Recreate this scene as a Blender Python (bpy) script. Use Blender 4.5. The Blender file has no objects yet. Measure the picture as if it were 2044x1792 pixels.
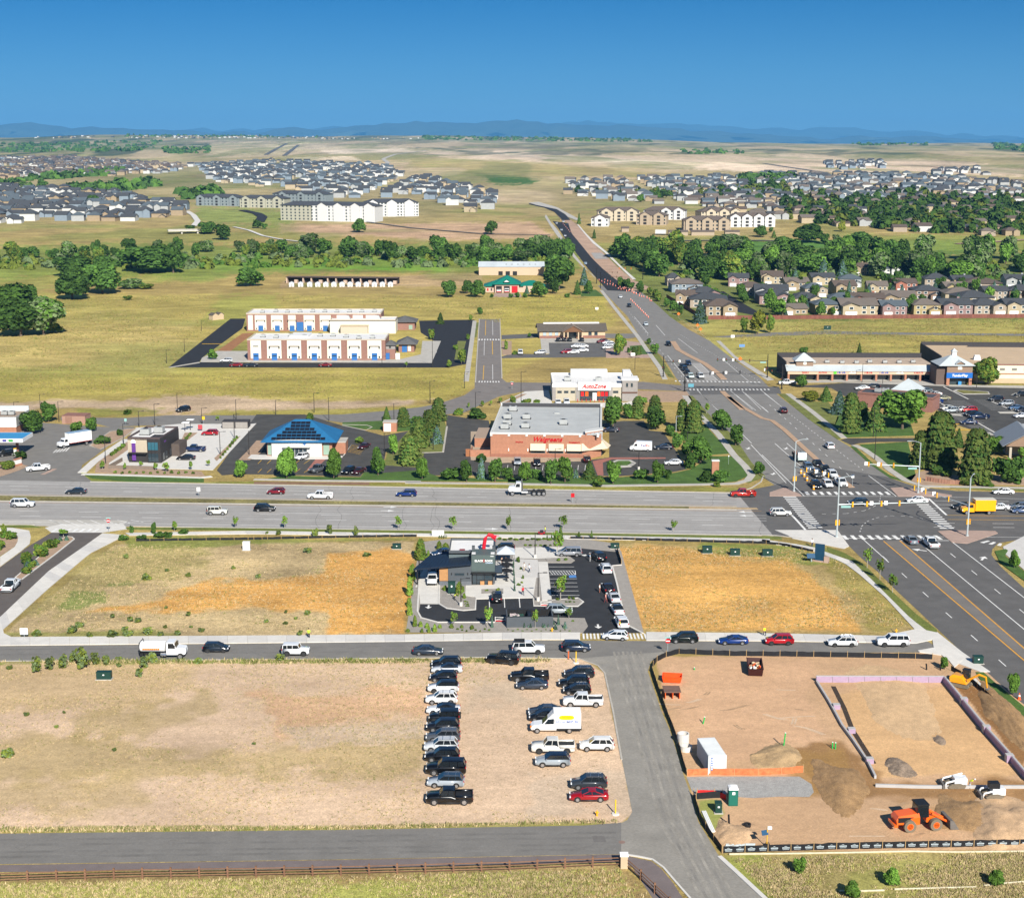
import bpy,bmesh,math,random
import numpy as np
from mathutils import Vector,Matrix,geometry
R=math.radians
random.seed(7)
scene=bpy.context.scene
COL=scene.collection
# camera, sky, sun, exposure
FPX,CX,CY,YH,CAMH=2950.0,1022.0,896.0,285.0,80.0
PITCH=math.atan((CY-YH)/FPX)
cam=bpy.data.cameras.new('camera');cam_o=bpy.data.objects.new('camera',cam);COL.objects.link(cam_o)
cam.sensor_fit='HORIZONTAL';cam.sensor_width=36;cam.lens=36*FPX/2044
cam.clip_start=1;cam.clip_end=120000
cam_o.location=(0,0,CAMH);cam_o.rotation_euler=(math.pi/2-PITCH,0,0)
scene.camera=cam_o
SUN_EL,SUN_AZ=R(33),R(17)
to_sun=Vector((math.sin(SUN_AZ)*math.cos(SUN_EL),-math.cos(SUN_AZ)*math.cos(SUN_EL),math.sin(SUN_EL)))
sun=bpy.data.lights.new('sun','SUN');sun.energy=4.9;sun.angle=R(0.53);sun.color=(1,.95,.86)
sun_o=bpy.data.objects.new('sun',sun);COL.objects.link(sun_o)
sun_o.rotation_euler=to_sun.to_track_quat('Z','Y').to_euler();sun_o.location=(0,-100,300)
world=bpy.data.worlds.new('World');scene.world=world;world.use_nodes=True
nt=world.node_tree;nt.nodes.clear()
def wn(t,**k):
 n=nt.nodes.new(t)
 for a,b in k.items():setattr(n,a,b)
 return n
sky=wn('ShaderNodeTexSky',sky_type='NISHITA',sun_disc=False,sun_elevation=SUN_EL,sun_rotation=math.pi-SUN_AZ,altitude=1900,air_density=1.0,dust_density=0.3,ozone_density=3.0)
tc=wn('ShaderNodeTexCoord');sx=wn('ShaderNodeSeparateXYZ');rmp=wn('ShaderNodeValToRGB')
nt.links.new(tc.outputs['Generated'],sx.inputs[0]);nt.links.new(sx.outputs['Z'],rmp.inputs[0])
cr=rmp.color_ramp
cr.elements[0].position=0.0;cr.elements[0].color=(.125,.207,.325,1)
cr.elements[1].position=0.105;cr.elements[1].color=(.003,.113,.228,1)
e=cr.elements.new(.03);e.color=(.068,.167,.29,1)
e=cr.elements.new(.35);e.color=(.32,.375,.41,1)
mul=wn('ShaderNodeMix',data_type='RGBA',blend_type='MULTIPLY');mul.inputs[0].default_value=1
nt.links.new(sky.outputs[0],mul.inputs[6]);nt.links.new(rmp.outputs[0],mul.inputs[7])
bg=wn('ShaderNodeBackground');bg.inputs[1].default_value=0.14
wo=wn('ShaderNodeOutputWorld')
nt.links.new(mul.outputs[2],bg.inputs[0]);nt.links.new(bg.outputs[0],wo.inputs[0])
vs=scene.view_settings
vs.view_transform='Standard';vs.look='None';vs.gamma=1;vs.exposure=0.72;vs.use_curve_mapping=False
scene.cycles.max_bounces=5;scene.cycles.diffuse_bounces=2;scene.cycles.glossy_bounces=2
scene.cycles.transmission_bounces=2;scene.cycles.transparent_max_bounces=4;scene.cycles.volume_bounces=0
scene.cycles.use_denoising=True
# survey helpers: image survey points to ground positions
ZW=dict(A=(0,960,640),B=(620,960,640),C=(1240,960,640),D=(1860,960,640),E=(0,1260,640),F=(620,1260,640),G=(1240,1260,640),H=(1860,1260,640),I=(0,1540,640),J=(960,1560,600),K=(1560,1560,500),L=(2000,1560,500),M=(1560,1850,500),N=(2000,1850,500),O=(0,1850,800),Q=(800,1850,800),a=(0,280,840),b=(830,280,840),c=(1660,280,840),d=(0,660,840),e=(830,660,840),f=(1660,660,840),T=(1000,1290,560),U=(1880,660,620),V=(1330,480,600),W=(2100,900,400),X=(560,730,500),Y=(1420,480,1080))
def zz(k,pts):
 x0,y0,w=ZW[k];s=w/2044.0
 if isinstance(pts[0],(int,float)):return((x0+pts[0]*s)*.8176,(y0+pts[1]*s)*.8176)
 return[((x0+p[0]*s)*.8176,(y0+p[1]*s)*.8176)for p in pts]
HY=np.array([-1e5,850,1250,2000,3000,4500,6500,9000,12000,1e6]);HZ=np.array([0,0,14,25,38,52,67,80,30,30])
RX=np.array([-9000,-3300,-2050,-980,-60,700,1770,3200,9000]);RZ=np.array([40,40,52,38,22,13,5,-12,-12])
_rng=np.random.RandomState(3);_LAT=_rng.rand(256,256)
def vnoise(x,y):
 xi=np.floor(x).astype(int);yi=np.floor(y).astype(int);fx=x-xi;fy=y-yi
 fx=fx*fx*(3-2*fx);fy=fy*fy*(3-2*fy)
 g=lambda a,b:_LAT[a%256,b%256]
 return(g(xi,yi)*(1-fx)+g(xi+1,yi)*fx)*(1-fy)+(g(xi,yi+1)*(1-fx)+g(xi+1,yi+1)*fx)*fy
def sstep(a,b,t):
 t=np.clip((t-a)/(b-a),0,1);return t*t*(3-2*t)
def Hn(x,y):
 h=np.interp(y,HY,HZ)
 far=sstep(5200,9000,y)*(1-sstep(9200,11500,y))
 h=h+far*np.interp(x,RX,RZ)
 t=sstep(1500,3500,y)
 h=h+t*(vnoise(x/420,y/700)-.5)*22+sstep(3500,6000,y)*(vnoise(x/1500+9,y/1500)-.5)*26
 return h
_LT=_LAT.tolist();_HY,_HZ,_RX,_RZ=HY.tolist(),HZ.tolist(),RX.tolist(),RZ.tolist()
def _vn(x,y):
 xi=math.floor(x);yi=math.floor(y);fx=x-xi;fy=y-yi;fx=fx*fx*(3-2*fx);fy=fy*fy*(3-2*fy);a,b=xi%256,(xi+1)%256;c,d=yi%256,(yi+1)%256
 return(_LT[a][c]*(1-fx)+_LT[b][c]*fx)*(1-fy)+(_LT[a][d]*(1-fx)+_LT[b][d]*fx)*fy
def _ip(t,X,Z):
 if t<=X[0]:return Z[0]
 for i in range(1,len(X)):
  if t<=X[i]:return Z[i-1]+(Z[i]-Z[i-1])*(t-X[i-1])/(X[i]-X[i-1])
 return Z[-1]
def _ss(a,b,t):t=min(1,max(0,(t-a)/(b-a)));return t*t*(3-2*t)
def Hz(x,y):
 if y<=850:return 0.0
 h=_ip(y,_HY,_HZ)
 if y>1500:h+=_ss(1500,3500,y)*(_vn(x/420,y/700)-.5)*22
 if y>3500:h+=_ss(3500,6000,y)*(_vn(x/1500+9,y/1500)-.5)*26+_ss(5200,9000,y)*(1-_ss(9200,11500,y))*_ip(x,_RX,_RZ)
 return h
cp,sp=math.cos(PITCH),math.sin(PITCH)
def ray(d):
 a=(d[0]-CX)/FPX;b=(d[1]-CY)/FPX
 return Vector((a,cp-b*sp,-sp-b*cp))
def P(d,z=None):
 v=ray(d)
 if v.z<-1e-6:
  t=(CAMH-(z or 0))/-v.z
  if z is not None or v.y*t<=850:return Vector((v.x*t,v.y*t,z or 0.0))
 lo,hi=840.0,None;y=840.0
 while y<9300:
  y2=y*1.02
  if CAMH+v.z/v.y*y2<Hz(v.x/v.y*y2,y2):hi=y2;break
  y=y2
 if hi is None:hi=y
 lo=y
 for _ in range(14):
  m=(lo+hi)/2
  if CAMH+v.z/v.y*m<Hz(v.x/v.y*m,m):hi=m
  else:lo=m
 return Vector((v.x/v.y*hi,hi,Hz(v.x/v.y*hi,hi)))
def ppm(d):
 q=P(d);return FPX/(q.y*cp-(q.z-CAMH)*sp)
def L2(h):
 h=h.lstrip('#');o=[]
 for i in(0,2,4):
  c=int(h[i:i+2],16)/255;o.append(c/12.92 if c<=.04045 else((c+.055)/1.055)**2.4)
 return tuple(o)
# materials
MATS={}
def mat(name,col,rough=.8,var=.12,scale=1.5,metal=0,bump=0,spec=.3,rnd=0,emit=0,fine=0,trans=0):
 if name in MATS:return MATS[name]
 if isinstance(col,str):col=L2(col)
 m=bpy.data.materials.new(name);m.use_nodes=True;MATS[name]=m
 t=m.node_tree;b=t.nodes['Principled BSDF']
 b.inputs['Roughness'].default_value=rough;b.inputs['Metallic'].default_value=metal
 b.inputs['Specular IOR Level'].default_value=spec
 b.inputs['Base Color'].default_value=(*col,1)
 m.diffuse_color=(*col,1)
 if emit:b.inputs['Emission Color'].default_value=(*col,1);b.inputs['Emission Strength'].default_value=emit
 if var or rnd:
  tcn=t.nodes.new('ShaderNodeTexCoord');nz=t.nodes.new('ShaderNodeTexNoise')
  nz.inputs['Scale'].default_value=scale;nz.inputs['Detail'].default_value=5;nz.inputs['Roughness'].default_value=.65
  t.links.new(tcn.outputs['Object'],nz.inputs['Vector'])
  mr=t.nodes.new('ShaderNodeMapRange');mr.inputs[1].default_value=.3;mr.inputs[2].default_value=.7
  mr.inputs[3].default_value=1-var;mr.inputs[4].default_value=1+var
  t.links.new(nz.outputs['Fac'],mr.inputs[0]);last=mr.outputs[0]
  if fine:
   n2=t.nodes.new('ShaderNodeTexNoise');n2.inputs['Scale'].default_value=scale*14;n2.inputs['Detail'].default_value=3
   t.links.new(tcn.outputs['Object'],n2.inputs['Vector'])
   m2=t.nodes.new('ShaderNodeMapRange');m2.inputs[1].default_value=.3;m2.inputs[2].default_value=.7
   m2.inputs[3].default_value=1-fine;m2.inputs[4].default_value=1+fine;t.links.new(n2.outputs['Fac'],m2.inputs[0])
   mm=t.nodes.new('ShaderNodeMath');mm.operation='MULTIPLY';t.links.new(last,mm.inputs[0]);t.links.new(m2.outputs[0],mm.inputs[1]);last=mm.outputs[0]
  if rnd:
   oi=t.nodes.new('ShaderNodeObjectInfo');m3=t.nodes.new('ShaderNodeMapRange')
   m3.inputs[3].default_value=1-rnd;m3.inputs[4].default_value=1+rnd;t.links.new(oi.outputs['Random'],m3.inputs[0])
   mm=t.nodes.new('ShaderNodeMath');mm.operation='MULTIPLY';t.links.new(last,mm.inputs[0]);t.links.new(m3.outputs[0],mm.inputs[1]);last=mm.outputs[0]
  mx=t.nodes.new('ShaderNodeVectorMath');mx.operation='SCALE';mx.inputs[0].default_value=col
  t.links.new(last,mx.inputs['Scale']);t.links.new(mx.outputs[0],b.inputs['Base Color'])
  if bump:
   bp=t.nodes.new('ShaderNodeBump');bp.inputs['Strength'].default_value=bump;bp.inputs['Distance'].default_value=.05
   t.links.new((n2 if fine else nz).outputs['Fac'],bp.inputs['Height']);t.links.new(bp.outputs[0],b.inputs['Normal'])
 return m
# mesh helpers
class MB:
 def __init__(s):s.v=[];s.f=[];s.m=[]
 def add(s,vs_,fs,m=0):
  o=len(s.v);s.v+=[tuple(p)for p in vs_];s.f+=[[i+o for i in f]for f in fs];s.m+=[m]*len(fs);return s
 def bx(s,x0,x1,y0,y1,z0,z1,m=0):
  if x1<x0:x0,x1=x1,x0
  if y1<y0:y0,y1=y1,y0
  return s.add([(x0,y0,z0),(x1,y0,z0),(x1,y1,z0),(x0,y1,z0),(x0,y0,z1),(x1,y0,z1),(x1,y1,z1),(x0,y1,z1)],[(0,3,2,1),(4,5,6,7),(0,1,5,4),(1,2,6,5),(2,3,7,6),(3,0,4,7)],m)
 def rot(s,c,sz,rz=0,rx=0,ry=0,m=0):
  M=Matrix.Translation(c)@Matrix.Rotation(rz,4,'Z')@Matrix.Rotation(ry,4,'Y')@Matrix.Rotation(rx,4,'X')
  a,b,d=sz[0]/2,sz[1]/2,sz[2]/2
  return s.add([M@Vector(p)for p in((-a,-b,-d),(a,-b,-d),(a,b,-d),(-a,b,-d),(-a,-b,d),(a,-b,d),(a,b,d),(-a,b,d))],[(0,3,2,1),(4,5,6,7),(0,1,5,4),(1,2,6,5),(2,3,7,6),(3,0,4,7)],m)
 def tube(s,p0,p1,r0,r1=None,n=8,m=0,cap=True):
  p0,p1=Vector(p0),Vector(p1);r1=r0 if r1 is None else r1
  ax=(p1-p0).normalized();u=ax.orthogonal().normalized();w=ax.cross(u)
  vs_=[p0+(u*math.cos(2*math.pi*i/n)+w*math.sin(2*math.pi*i/n))*r0 for i in range(n)]+[p1+(u*math.cos(2*math.pi*i/n)+w*math.sin(2*math.pi*i/n))*r1 for i in range(n)]
  fs=[(i,(i+1)%n,n+(i+1)%n,n+i)for i in range(n)]
  if cap:fs+=[tuple(range(n))[::-1],tuple(range(n,2*n))]
  return s.add(vs_,fs,m)
 def path(s,pts,r,n=6,m=0):
  for a,b in zip(pts[:-1],pts[1:]):s.tube(a,b,r,r,n,m)
  return s
 def prism(s,poly,z0,z1,m=0,top=None):
  n=len(poly);poly=ccw(poly)
  tri=geometry.tessellate_polygon([[Vector((p[0],p[1],0))for p in poly]])
  vs_=[(p[0],p[1],z0)for p in poly]+[(p[0],p[1],z1)for p in poly]
  s.add(vs_,[(i,(i+1)%n,n+(i+1)%n,n+i)for i in range(n)],m)
  fs=[]
  for t in tri:
   a,b,c=[Vector(poly[i]).to_2d()for i in t]
   t=t if(b-a).cross(c-a)>0 else t[::-1]
   fs.append([i+n for i in t])
  s.add(vs_,fs,m if top is None else top);return s
 def loft(s,rings,m=0,close=True,cap=True):
  n=len(rings[0]);vs_=[p for r in rings for p in r];fs=[]
  for k in range(len(rings)-1):
   for i in range(n if close else n-1):
    j=(i+1)%n;fs.append((k*n+i,k*n+j,(k+1)*n+j,(k+1)*n+i))
  if cap:fs+=[tuple(range(n))[::-1],tuple(range((len(rings)-1)*n,len(rings)*n))]
  return s.add(vs_,fs,m)
 def mesh(s,name,mats,smooth=False):
  me=bpy.data.meshes.new(name);me.from_pydata(s.v,[],s.f)
  for m in(mats if isinstance(mats,(list,tuple))else[mats]):me.materials.append(m)
  if any(s.m):me.polygons.foreach_set('material_index',s.m)
  if smooth:me.polygons.foreach_set('use_smooth',[True]*len(s.f))
  me.update();return me
 def mk(s,name,mats,parent=None,loc=None,smooth=False):
  return put(name,s.mesh(name,mats,smooth),parent,loc)
def ccw(poly):
 a=sum(poly[i][0]*poly[(i+1)%len(poly)][1]-poly[(i+1)%len(poly)][0]*poly[i][1]for i in range(len(poly)))
 return list(poly)if a>0 else list(poly)[::-1]
def put(name,me,parent=None,loc=None,rz=0,scale=None):
 o=bpy.data.objects.new(name,me);COL.objects.link(o)
 if parent is not None:o.parent=parent
 if loc is not None:o.location=loc
 if rz:o.rotation_euler[2]=rz
 if scale is not None:o.scale=scale if hasattr(scale,'__len__')else(scale,)*3
 return o
def tag(o,label=None,cat=None,group=None,kind=None):
 if label:o['label']=label
 if cat:o['category']=cat
 if group:o['group']=group
 if kind:o['kind']=kind
 return o
def thing(name,label,cat,loc=(0,0,0),rz=0,group=None):
 o=bpy.data.objects.new(name,None);COL.objects.link(o);o.empty_display_size=.3
 o.location=loc;o.rotation_euler=(0,0,rz);return tag(o,label,cat,group)
def copy_tree(o,parent=None):
 c=o.copy();COL.objects.link(c);c.parent=parent
 for ch in o.children:copy_tree(ch,c)
 return c
def box(root,name,m,x0,x1,y0,y1,z0,z1):return MB().bx(x0,x1,y0,y1,z0,z1).mk(name,m,root)
TEXTS=[]
def text(root,name,s,m,loc,size,rx=math.pi/2,rz=0,ext=.03,shear=0,off=0,sx_=1,align='CENTER'):
 cu=bpy.data.curves.new(name,'FONT');cu.body=s;cu.size=size;cu.extrude=ext;cu.shear=shear;cu.offset=off
 cu.align_x=align;cu.align_y='CENTER';cu.resolution_u=2
 o=bpy.data.objects.new(name,cu);COL.objects.link(o);o.parent=root;o.location=loc;o.rotation_euler=(rx,0,rz);o.scale=(sx_,1,1)
 TEXTS.append((o,m));return o
def flush_texts():
 dg=bpy.context.evaluated_depsgraph_get()
 for o,m in TEXTS:
  me=bpy.data.meshes.new_from_object(o.evaluated_get(dg));me.materials.clear();me.materials.append(m)
  n=o.name;p=o.parent;loc=o.location.copy();r=o.rotation_euler.copy();s_=o.scale.copy()
  bpy.data.objects.remove(o)
  q=bpy.data.objects.new(n,me);COL.objects.link(q);q.parent=p;q.location=loc;q.rotation_euler=r;q.scale=s_
 TEXTS.clear()
# ground sheet
GK=.90
def hwU(x):return 958.5+.0172*x
def hwT(x):return 989+.0158*x
def hwB(x):return 1000+.0118*x
def hwL(x):return 1047+.0142*x
PAINT=[([(-400,585),(1200,590),(1240,640),(900,800),(-400,830)],'#b3a35a',8,.8),([(-400,640),(330,640),(440,700),(330,745),(-400,745)],'#c0ab6c',30,.8),([(-400,745),(940,745),(930,800),(-400,790)],'#a99d4e',14,.7),([(440,585),(560,588),(540,612),(470,640),(410,640)],'#8f9a48',12,.5),([(1000,585),(1200,590),(1230,640),(1000,650)],'#b0a34e',10,.6),([(-400,492),(1160,488),(1160,542),(700,548),(-400,560)],'#788a40',8,.8),([(420,515),(900,516),(890,540),(430,538)],'#6f9a34',5,.8),([(-400,548),(420,540),(420,560),(-400,600)],'#8e9a48',10,.5),([(560,560),(960,545),(960,572),(560,575)],'#b89c76',4,.8),([(-60,800),(150,800),(380,786),(600,800),(870,800),(700,818),(420,826),(330,833),(160,818),(-60,815)],'#bda588',6,1),([(150,812),(330,815),(310,832),(150,830)],'#8c8a45',5,.9),([(420,820),(860,812),(700,828),(420,832)],'#9a9048',4,.9),([(1400,632),(2500,632),(2500,760),(1560,760),(1400,690)],'#aaa158',10,.9),([(1430,668),(2500,662),(2500,700),(1600,705)],'#a4934f',14,.7),([(1480,478),(1960,480),(1960,512),(1480,512)],'#4c7c36',4,.9),([(1700,470),(2500,462),(2500,505),(1700,505)],'#8f9a4a',6,.7),([(1200,505),(2500,500),(2500,640),(1330,640)],'#63753a',8,.8),([(1180,418),(1560,418),(1560,476),(1180,476)],'#ad9a68',6,.8),([(400,410),(620,418),(580,452),(430,450),(380,440)],'#7e9448',8,.7),([(560,448),(1060,444),(1100,470),(1060,478),(840,478),(560,464)],'#c3a183',4,.9),([(940,345),(1010,347),(1080,358),(1060,370),(990,368)],'#4a6a34',5,1),([(1470,358),(1590,354),(1590,366),(1500,368)],'#5d7440',4,.8),([(600,325),(820,322),(800,345),(760,350),(1040,400),(1030,404),(740,352)],'#c2a98c',4,.7),([(790,302),(1010,300),(1300,312),(1560,318),(1900,330),(2044,345),(1800,345),(1500,342),(1180,332),(900,316)],'#dfc8ac',4,1),([(1100,302),(1560,300),(1560,306),(1150,309)],'#b9a585',3,.7),([(1560,305),(1700,312),(1900,322),(2044,338),(2044,352),(1860,346),(1640,336),(1500,325)],'#d8bfa2',4,.9),([(620,286),(820,288),(810,308),(640,310),(520,302)],'#ccb99c',7,.8),([(420,285),(540,281),(600,288),(560,308),(410,312)],'#d0bf9c',7,.8),([(250,322),(520,322),(560,340),(250,345)],'#c4ae92',4,.7),([(-400,284),(340,279),(430,290),(300,308),(-400,310)],'#6f7a52',5,.45),([(-400,268),(2500,270),(2500,283),(-400,281)],'#66705c',3,.4),([(820,318),(1300,330),(1320,362),(1000,350),(830,340)],'#a89662',6,.6),([(640,300),(800,296),(835,302),(660,309)],'#e0cdb4',2,.9),([(960,306),(1180,317),(1400,323),(1180,325)],'#e4d2ba',2,.9),([(1300,308),(1560,311),(1700,319),(1500,320)],'#dcc4a8',2,.8),([(1080,352),(1330,356),(1320,360),(1100,358)],'#d0b694',2,.7),([(560,316),(700,312),(720,320),(600,322)],'#dcc8ac',2,.8),([(-400,hwT(-400)-1),(1380,hwT(1380)-1),(1380,hwB(1380)+1),(-400,hwB(-400)+1)],'#a08a4c',1.2,1),([(-400,hwT(-400)+2),(1345,hwT(1345)+1.5),(1345,hwB(1345)-3),(-400,hwB(-400)-3)],'#8d8a3c',1.5,.8),(zz('A',[(0,640),(640,600),(700,640),(1000,690),(1600,690),(2044,680),(2044,712),(720,700),(560,690)]),'#7c8a3c',2,.8),([(400,960),(1480,972),(1480,982),(400,968)],'#8d8b45',2,.9),([(10,1262),(230,1085),(830,1078),(800,1268),(10,1272)],'#bda67c',3,1),([(30,1230),(200,1090),(420,1080),(400,1130),(160,1215)],'#a89a62',22,.75),(zz('E',[(560,560),(860,560),(830,680),(480,740),(450,720)]),'#7d8a4a',6,.8),(zz('E',[(820,500),(1050,510),(1060,550),(830,560)]),'#7d8a4a',5,.7),(zz('E',[(940,160),(2044,180),(2044,230),(1000,240)]),'#848c44',4,.8),(zz('E',[(30,900),(1400,900),(1400,940),(60,940)]),'#8a8f45',5,.7),(zz('F',[(0,180),(1250,165),(1250,190),(0,215)]),'#868c46',3,.8),([(165,1222),(290,1196),(410,1160),(560,1160),(640,1140),(655,1100),(800,1086),(826,1110),(808,1265),(655,1266),(660,1216),(420,1216)],'#d3a05a',9,1),([(1225,1082),(1290,1084),(1520,1100),(1640,1085),(1700,1140),(1820,1255),(1800,1266),(1275,1262),(1240,1190)],'#b39c68',3,1),([(1400,1082),(1640,1090),(1690,1110),(1660,1130),(1380,1108)],'#7f8b42',5,.8),([(1620,1105),(1700,1120),(1830,1250),(1740,1268),(1700,1190)],'#a0944f',12,.7),([(1215,1086),(1330,1092),(1480,1108),(1580,1120),(1660,1180),(1720,1262),(1275,1258),(1240,1190)],'#d0a05a',10,.95),([(-400,1318),(1160,1314),(1208,1340),(1262,1620),(1240,1642),(-400,1662)],'#d6b99b',3,1),([(-400,1318),(420,1318),(300,1420),(-400,1440)],'#c0a67a',30,.7),([(-400,1500),(60,1460),(300,1500),(520,1490),(850,1470),(860,1540),(500,1540),(160,1560),(-400,1590)],'#b29c6c',26,.7),([(120,1430),(420,1390),(460,1430),(160,1470)],'#ad9868',20,.6),([(-400,1580),(260,1540),(300,1600),(-400,1662)],'#bfa777',24,.6),([(500,1380),(840,1380),(860,1440),(560,1470)],'#d3ab88',26,.9),([(560,1450),(850,1430),(850,1466),(600,1480)],'#c4b19a',14,.7),([(930,1340),(1060,1350),(1060,1410),(930,1420)],'#c9b49a',20,.7),([(1060,1550),(1250,1540),(1260,1620),(1060,1625)],'#cbb59c',16,.7),([(-400,1316),(1100,1316),(1100,1322),(-400,1326)],'#8f9050',4,.6),([(-400,1652),(700,1648),(1200,1640),(1200,1648),(700,1657),(-400,1664)],'#979250',3,.8),([(1306,1310),(1870,1302),(2500,1500),(2500,1690),(1445,1700),(1385,1590),(1330,1420)],'#cca782',3,1),([(1320,1320),(1620,1310),(1640,1480),(1420,1520),(1340,1400)],'#d2aa86',20,.8),([(1660,1380),(1890,1375),(2020,1540),(1760,1550)],'#d3ab7c',8,.9),([(1590,1495),(1680,1480),(1760,1560),(2044,1570),(2044,1600),(1760,1600),(1640,1590)],'#96724a',14,.9),([(1560,1510),(1680,1500),(1700,1590),(1600,1580)],'#a5814f',14,.8),([(1820,1610),(1990,1580),(2044,1600),(1940,1650)],'#b08a60',12,.7),(zz('L',[(1380,480),(1500,440),(2044,900),(2044,1290),(1750,900)]),'#8f6a44',3,1),(zz('M',[(590,430),(780,430),(830,560),(760,700),(640,600)]),'#8a9a48',5,.8),([(-400,1748),(660,1740),(1240,1726),(1300,1792),(1320,2500),(-400,2500)],'#a08a5c',4,1),([(-400,1768),(700,1762),(1000,1770),(1000,2500),(-400,2500)],'#a8aa5a',12,.85),([(1450,1706),(2500,1696),(2500,2500),(1540,2500),(1525,1792)],'#a99a62',3,1),([(1450,1710),(1520,1708),(1600,1790),(1650,2000),(1560,2000)],'#96a04a',14,.7),([(1700,1740),(2500,1740),(2500,2500),(1700,2500)],'#9a9a52',30,.6),]
def poly_sd(px,py,poly):
 d2=np.full(px.shape,1e18);ins=np.zeros(px.shape,bool);n=len(poly)
 for i in range(n):
  ax,ay=poly[i];bx_,by_=poly[(i+1)%n];ex,ey=bx_-ax,by_-ay;L=ex*ex+ey*ey+1e-12
  t=np.clip(((px-ax)*ex+(py-ay)*ey)/L,0,1);qx=px-ax-t*ex;qy=py-ay-t*ey
  d2=np.minimum(d2,qx*qx+qy*qy)
  c=((ay>py)!=(by_>py))&(px<(bx_-ax)*(py-ay)/(by_-ay+1e-12)+ax);ins^=c
 d=np.sqrt(d2);return np.where(ins,d,-d)
def make_ground():
 rows=[]
 r=2250.0
 while r>286.2:
  v=ray((CX,r));Y=CAMH/-v.z*v.y
  if Y>9000:break
  rows.append(Y);r-=2.3 if r>560 else 1.25
 rows=[y for y in rows if y<850]
 y=850.0
 while y<9600:rows.append(y);y*=1.0068
 rows+=[10500,12000,16000,24000,40000]
 rows=[-400,-150,0,60]+[q for q in rows if q>60]
 us=np.concatenate([[-6,-2.5,-1.2,-.8,-.6],np.linspace(-.5,.5,640),[.6,.8,1.2,2.5,6]])
 Y=np.array(rows)[:,None]+0*us[None,:];X=np.clip(us[None,:]*np.maximum(np.array(rows),90)[:,None],-40000,40000)
 Z=Hn(X.ravel(),Y.ravel()).reshape(X.shape)
 zc=Y*cp-(Z-CAMH)*sp;zc=np.where(zc<20,20,zc)
 px=CX+FPX*X/zc;py=CY-FPX*(Y*sp+(Z-CAMH)*cp)/zc
 n1=vnoise(X/9+40,Y/9);n2=vnoise(X/37+7,Y/37);n3=vnoise(X/150,Y/150+5);n0=vnoise(X/2.3,Y/2.3+3)
 base=np.array(L2('#a8935a'));far=np.array(L2('#a99a70'));vf=np.array(L2('#9f9678'))
 t=sstep(900,1800,Y)[...,None];col=base*(1-t)+far*t;t=sstep(3500,6500,Y)[...,None];col=col*(1-t)+vf*t
 for poly,hx,soft,st in PAINT:
  xs=[p[0]for p in poly];ys=[p[1]for p in poly];mk=(px>min(xs)-3*soft)&(px<max(xs)+3*soft)&(py>min(ys)-3*soft)&(py<max(ys)+3*soft)
  if not mk.any():continue
  j=soft*1.6*((n1[mk]-.5)*.9+(n2[mk]-.5)*.8+(n0[mk]-.5)*.9)
  sd=poly_sd(px[mk],py[mk],poly)+j
  w=(sstep(-soft*.6,soft*.6,sd)*st)[:,None]
  col[mk]=col[mk]*(1-w)+np.array(L2(hx))*w
 g=(sstep(.45,.75,n2)*sstep(.3,.65,n3)*.55)[...,None]
 lot=((py>1316)&(py<1700))[...,None]
 green=np.array(L2('#7f8a45'));col=np.where(lot,col,col*(1-g)+green*g)
 fv=sstep(1100,1900,Y)[...,None];nn=(vnoise(X/70+3,Y/260)*.6+vnoise(X/210,Y/700+8)*.4)[...,None];col=col*(1+fv*(nn-.5)*.9);pg=fv*sstep(.62,.75,vnoise(X/130+60,Y/420))[...,None]*.55*(px<2600)[...,None];col=col*(1-pg)+np.array(L2('#cdb696'))*pg;gr=fv*sstep(.6,.72,vnoise(X/95+90,Y/300+40))[...,None]*.5;col=col*(1-gr)+np.array(L2('#7d8450'))*gr
 s=((py<312)&(Y>3500))*sstep(.58,.66,vnoise(X/120,Y/420)*.6+vnoise(X/45,Y/150)*.4)*np.where(px<520,1,.75)*np.where((px>420)&(px<830)&(py>281),0,1)
 s=s[...,None]*.85;col=col*(1-s)+np.array(L2('#3f5038'))*s
 tex=np.where((py>1316)&(py<1664)&(px<1262),.55,np.where((py>1302)&(py<1700)&(px>1290),.4,1.0));col*=(1+tex*(.24*n1-.12))[...,None]*GK
 ny,nx=X.shape
 me=bpy.data.meshes.new('ground')
 co=np.stack([X,Y,Z],-1).reshape(-1,3).astype(np.float32)
 me.vertices.add(len(co));me.vertices.foreach_set('co',co.ravel())
 i=(np.arange(ny-1)[:,None]*nx+np.arange(nx-1)[None,:]).ravel()
 f=np.stack([i,i+1,i+nx+1,i+nx],-1)
 me.loops.add(f.size);me.loops.foreach_set('vertex_index',f.ravel().astype(np.int32))
 me.polygons.add(len(f));me.polygons.foreach_set('loop_start',(np.arange(len(f))*4).astype(np.int32))
 me.update(calc_edges=True)
 at=me.attributes.new('cover','FLOAT_COLOR','POINT')
 at.data.foreach_set('color',np.concatenate([col.reshape(-1,3),tex.reshape(-1,1)],1).astype(np.float32).ravel())
 me.polygons.foreach_set('use_smooth',[True]*len(f))
 m=bpy.data.materials.new('ground_cover');m.use_nodes=True;t=m.node_tree;b=t.nodes['Principled BSDF']
 b.inputs['Roughness'].default_value=.95;b.inputs['Specular IOR Level'].default_value=.1
 a=t.nodes.new('ShaderNodeAttribute');a.attribute_name='cover';tcn=t.nodes.new('ShaderNodeTexCoord');last=None
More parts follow.
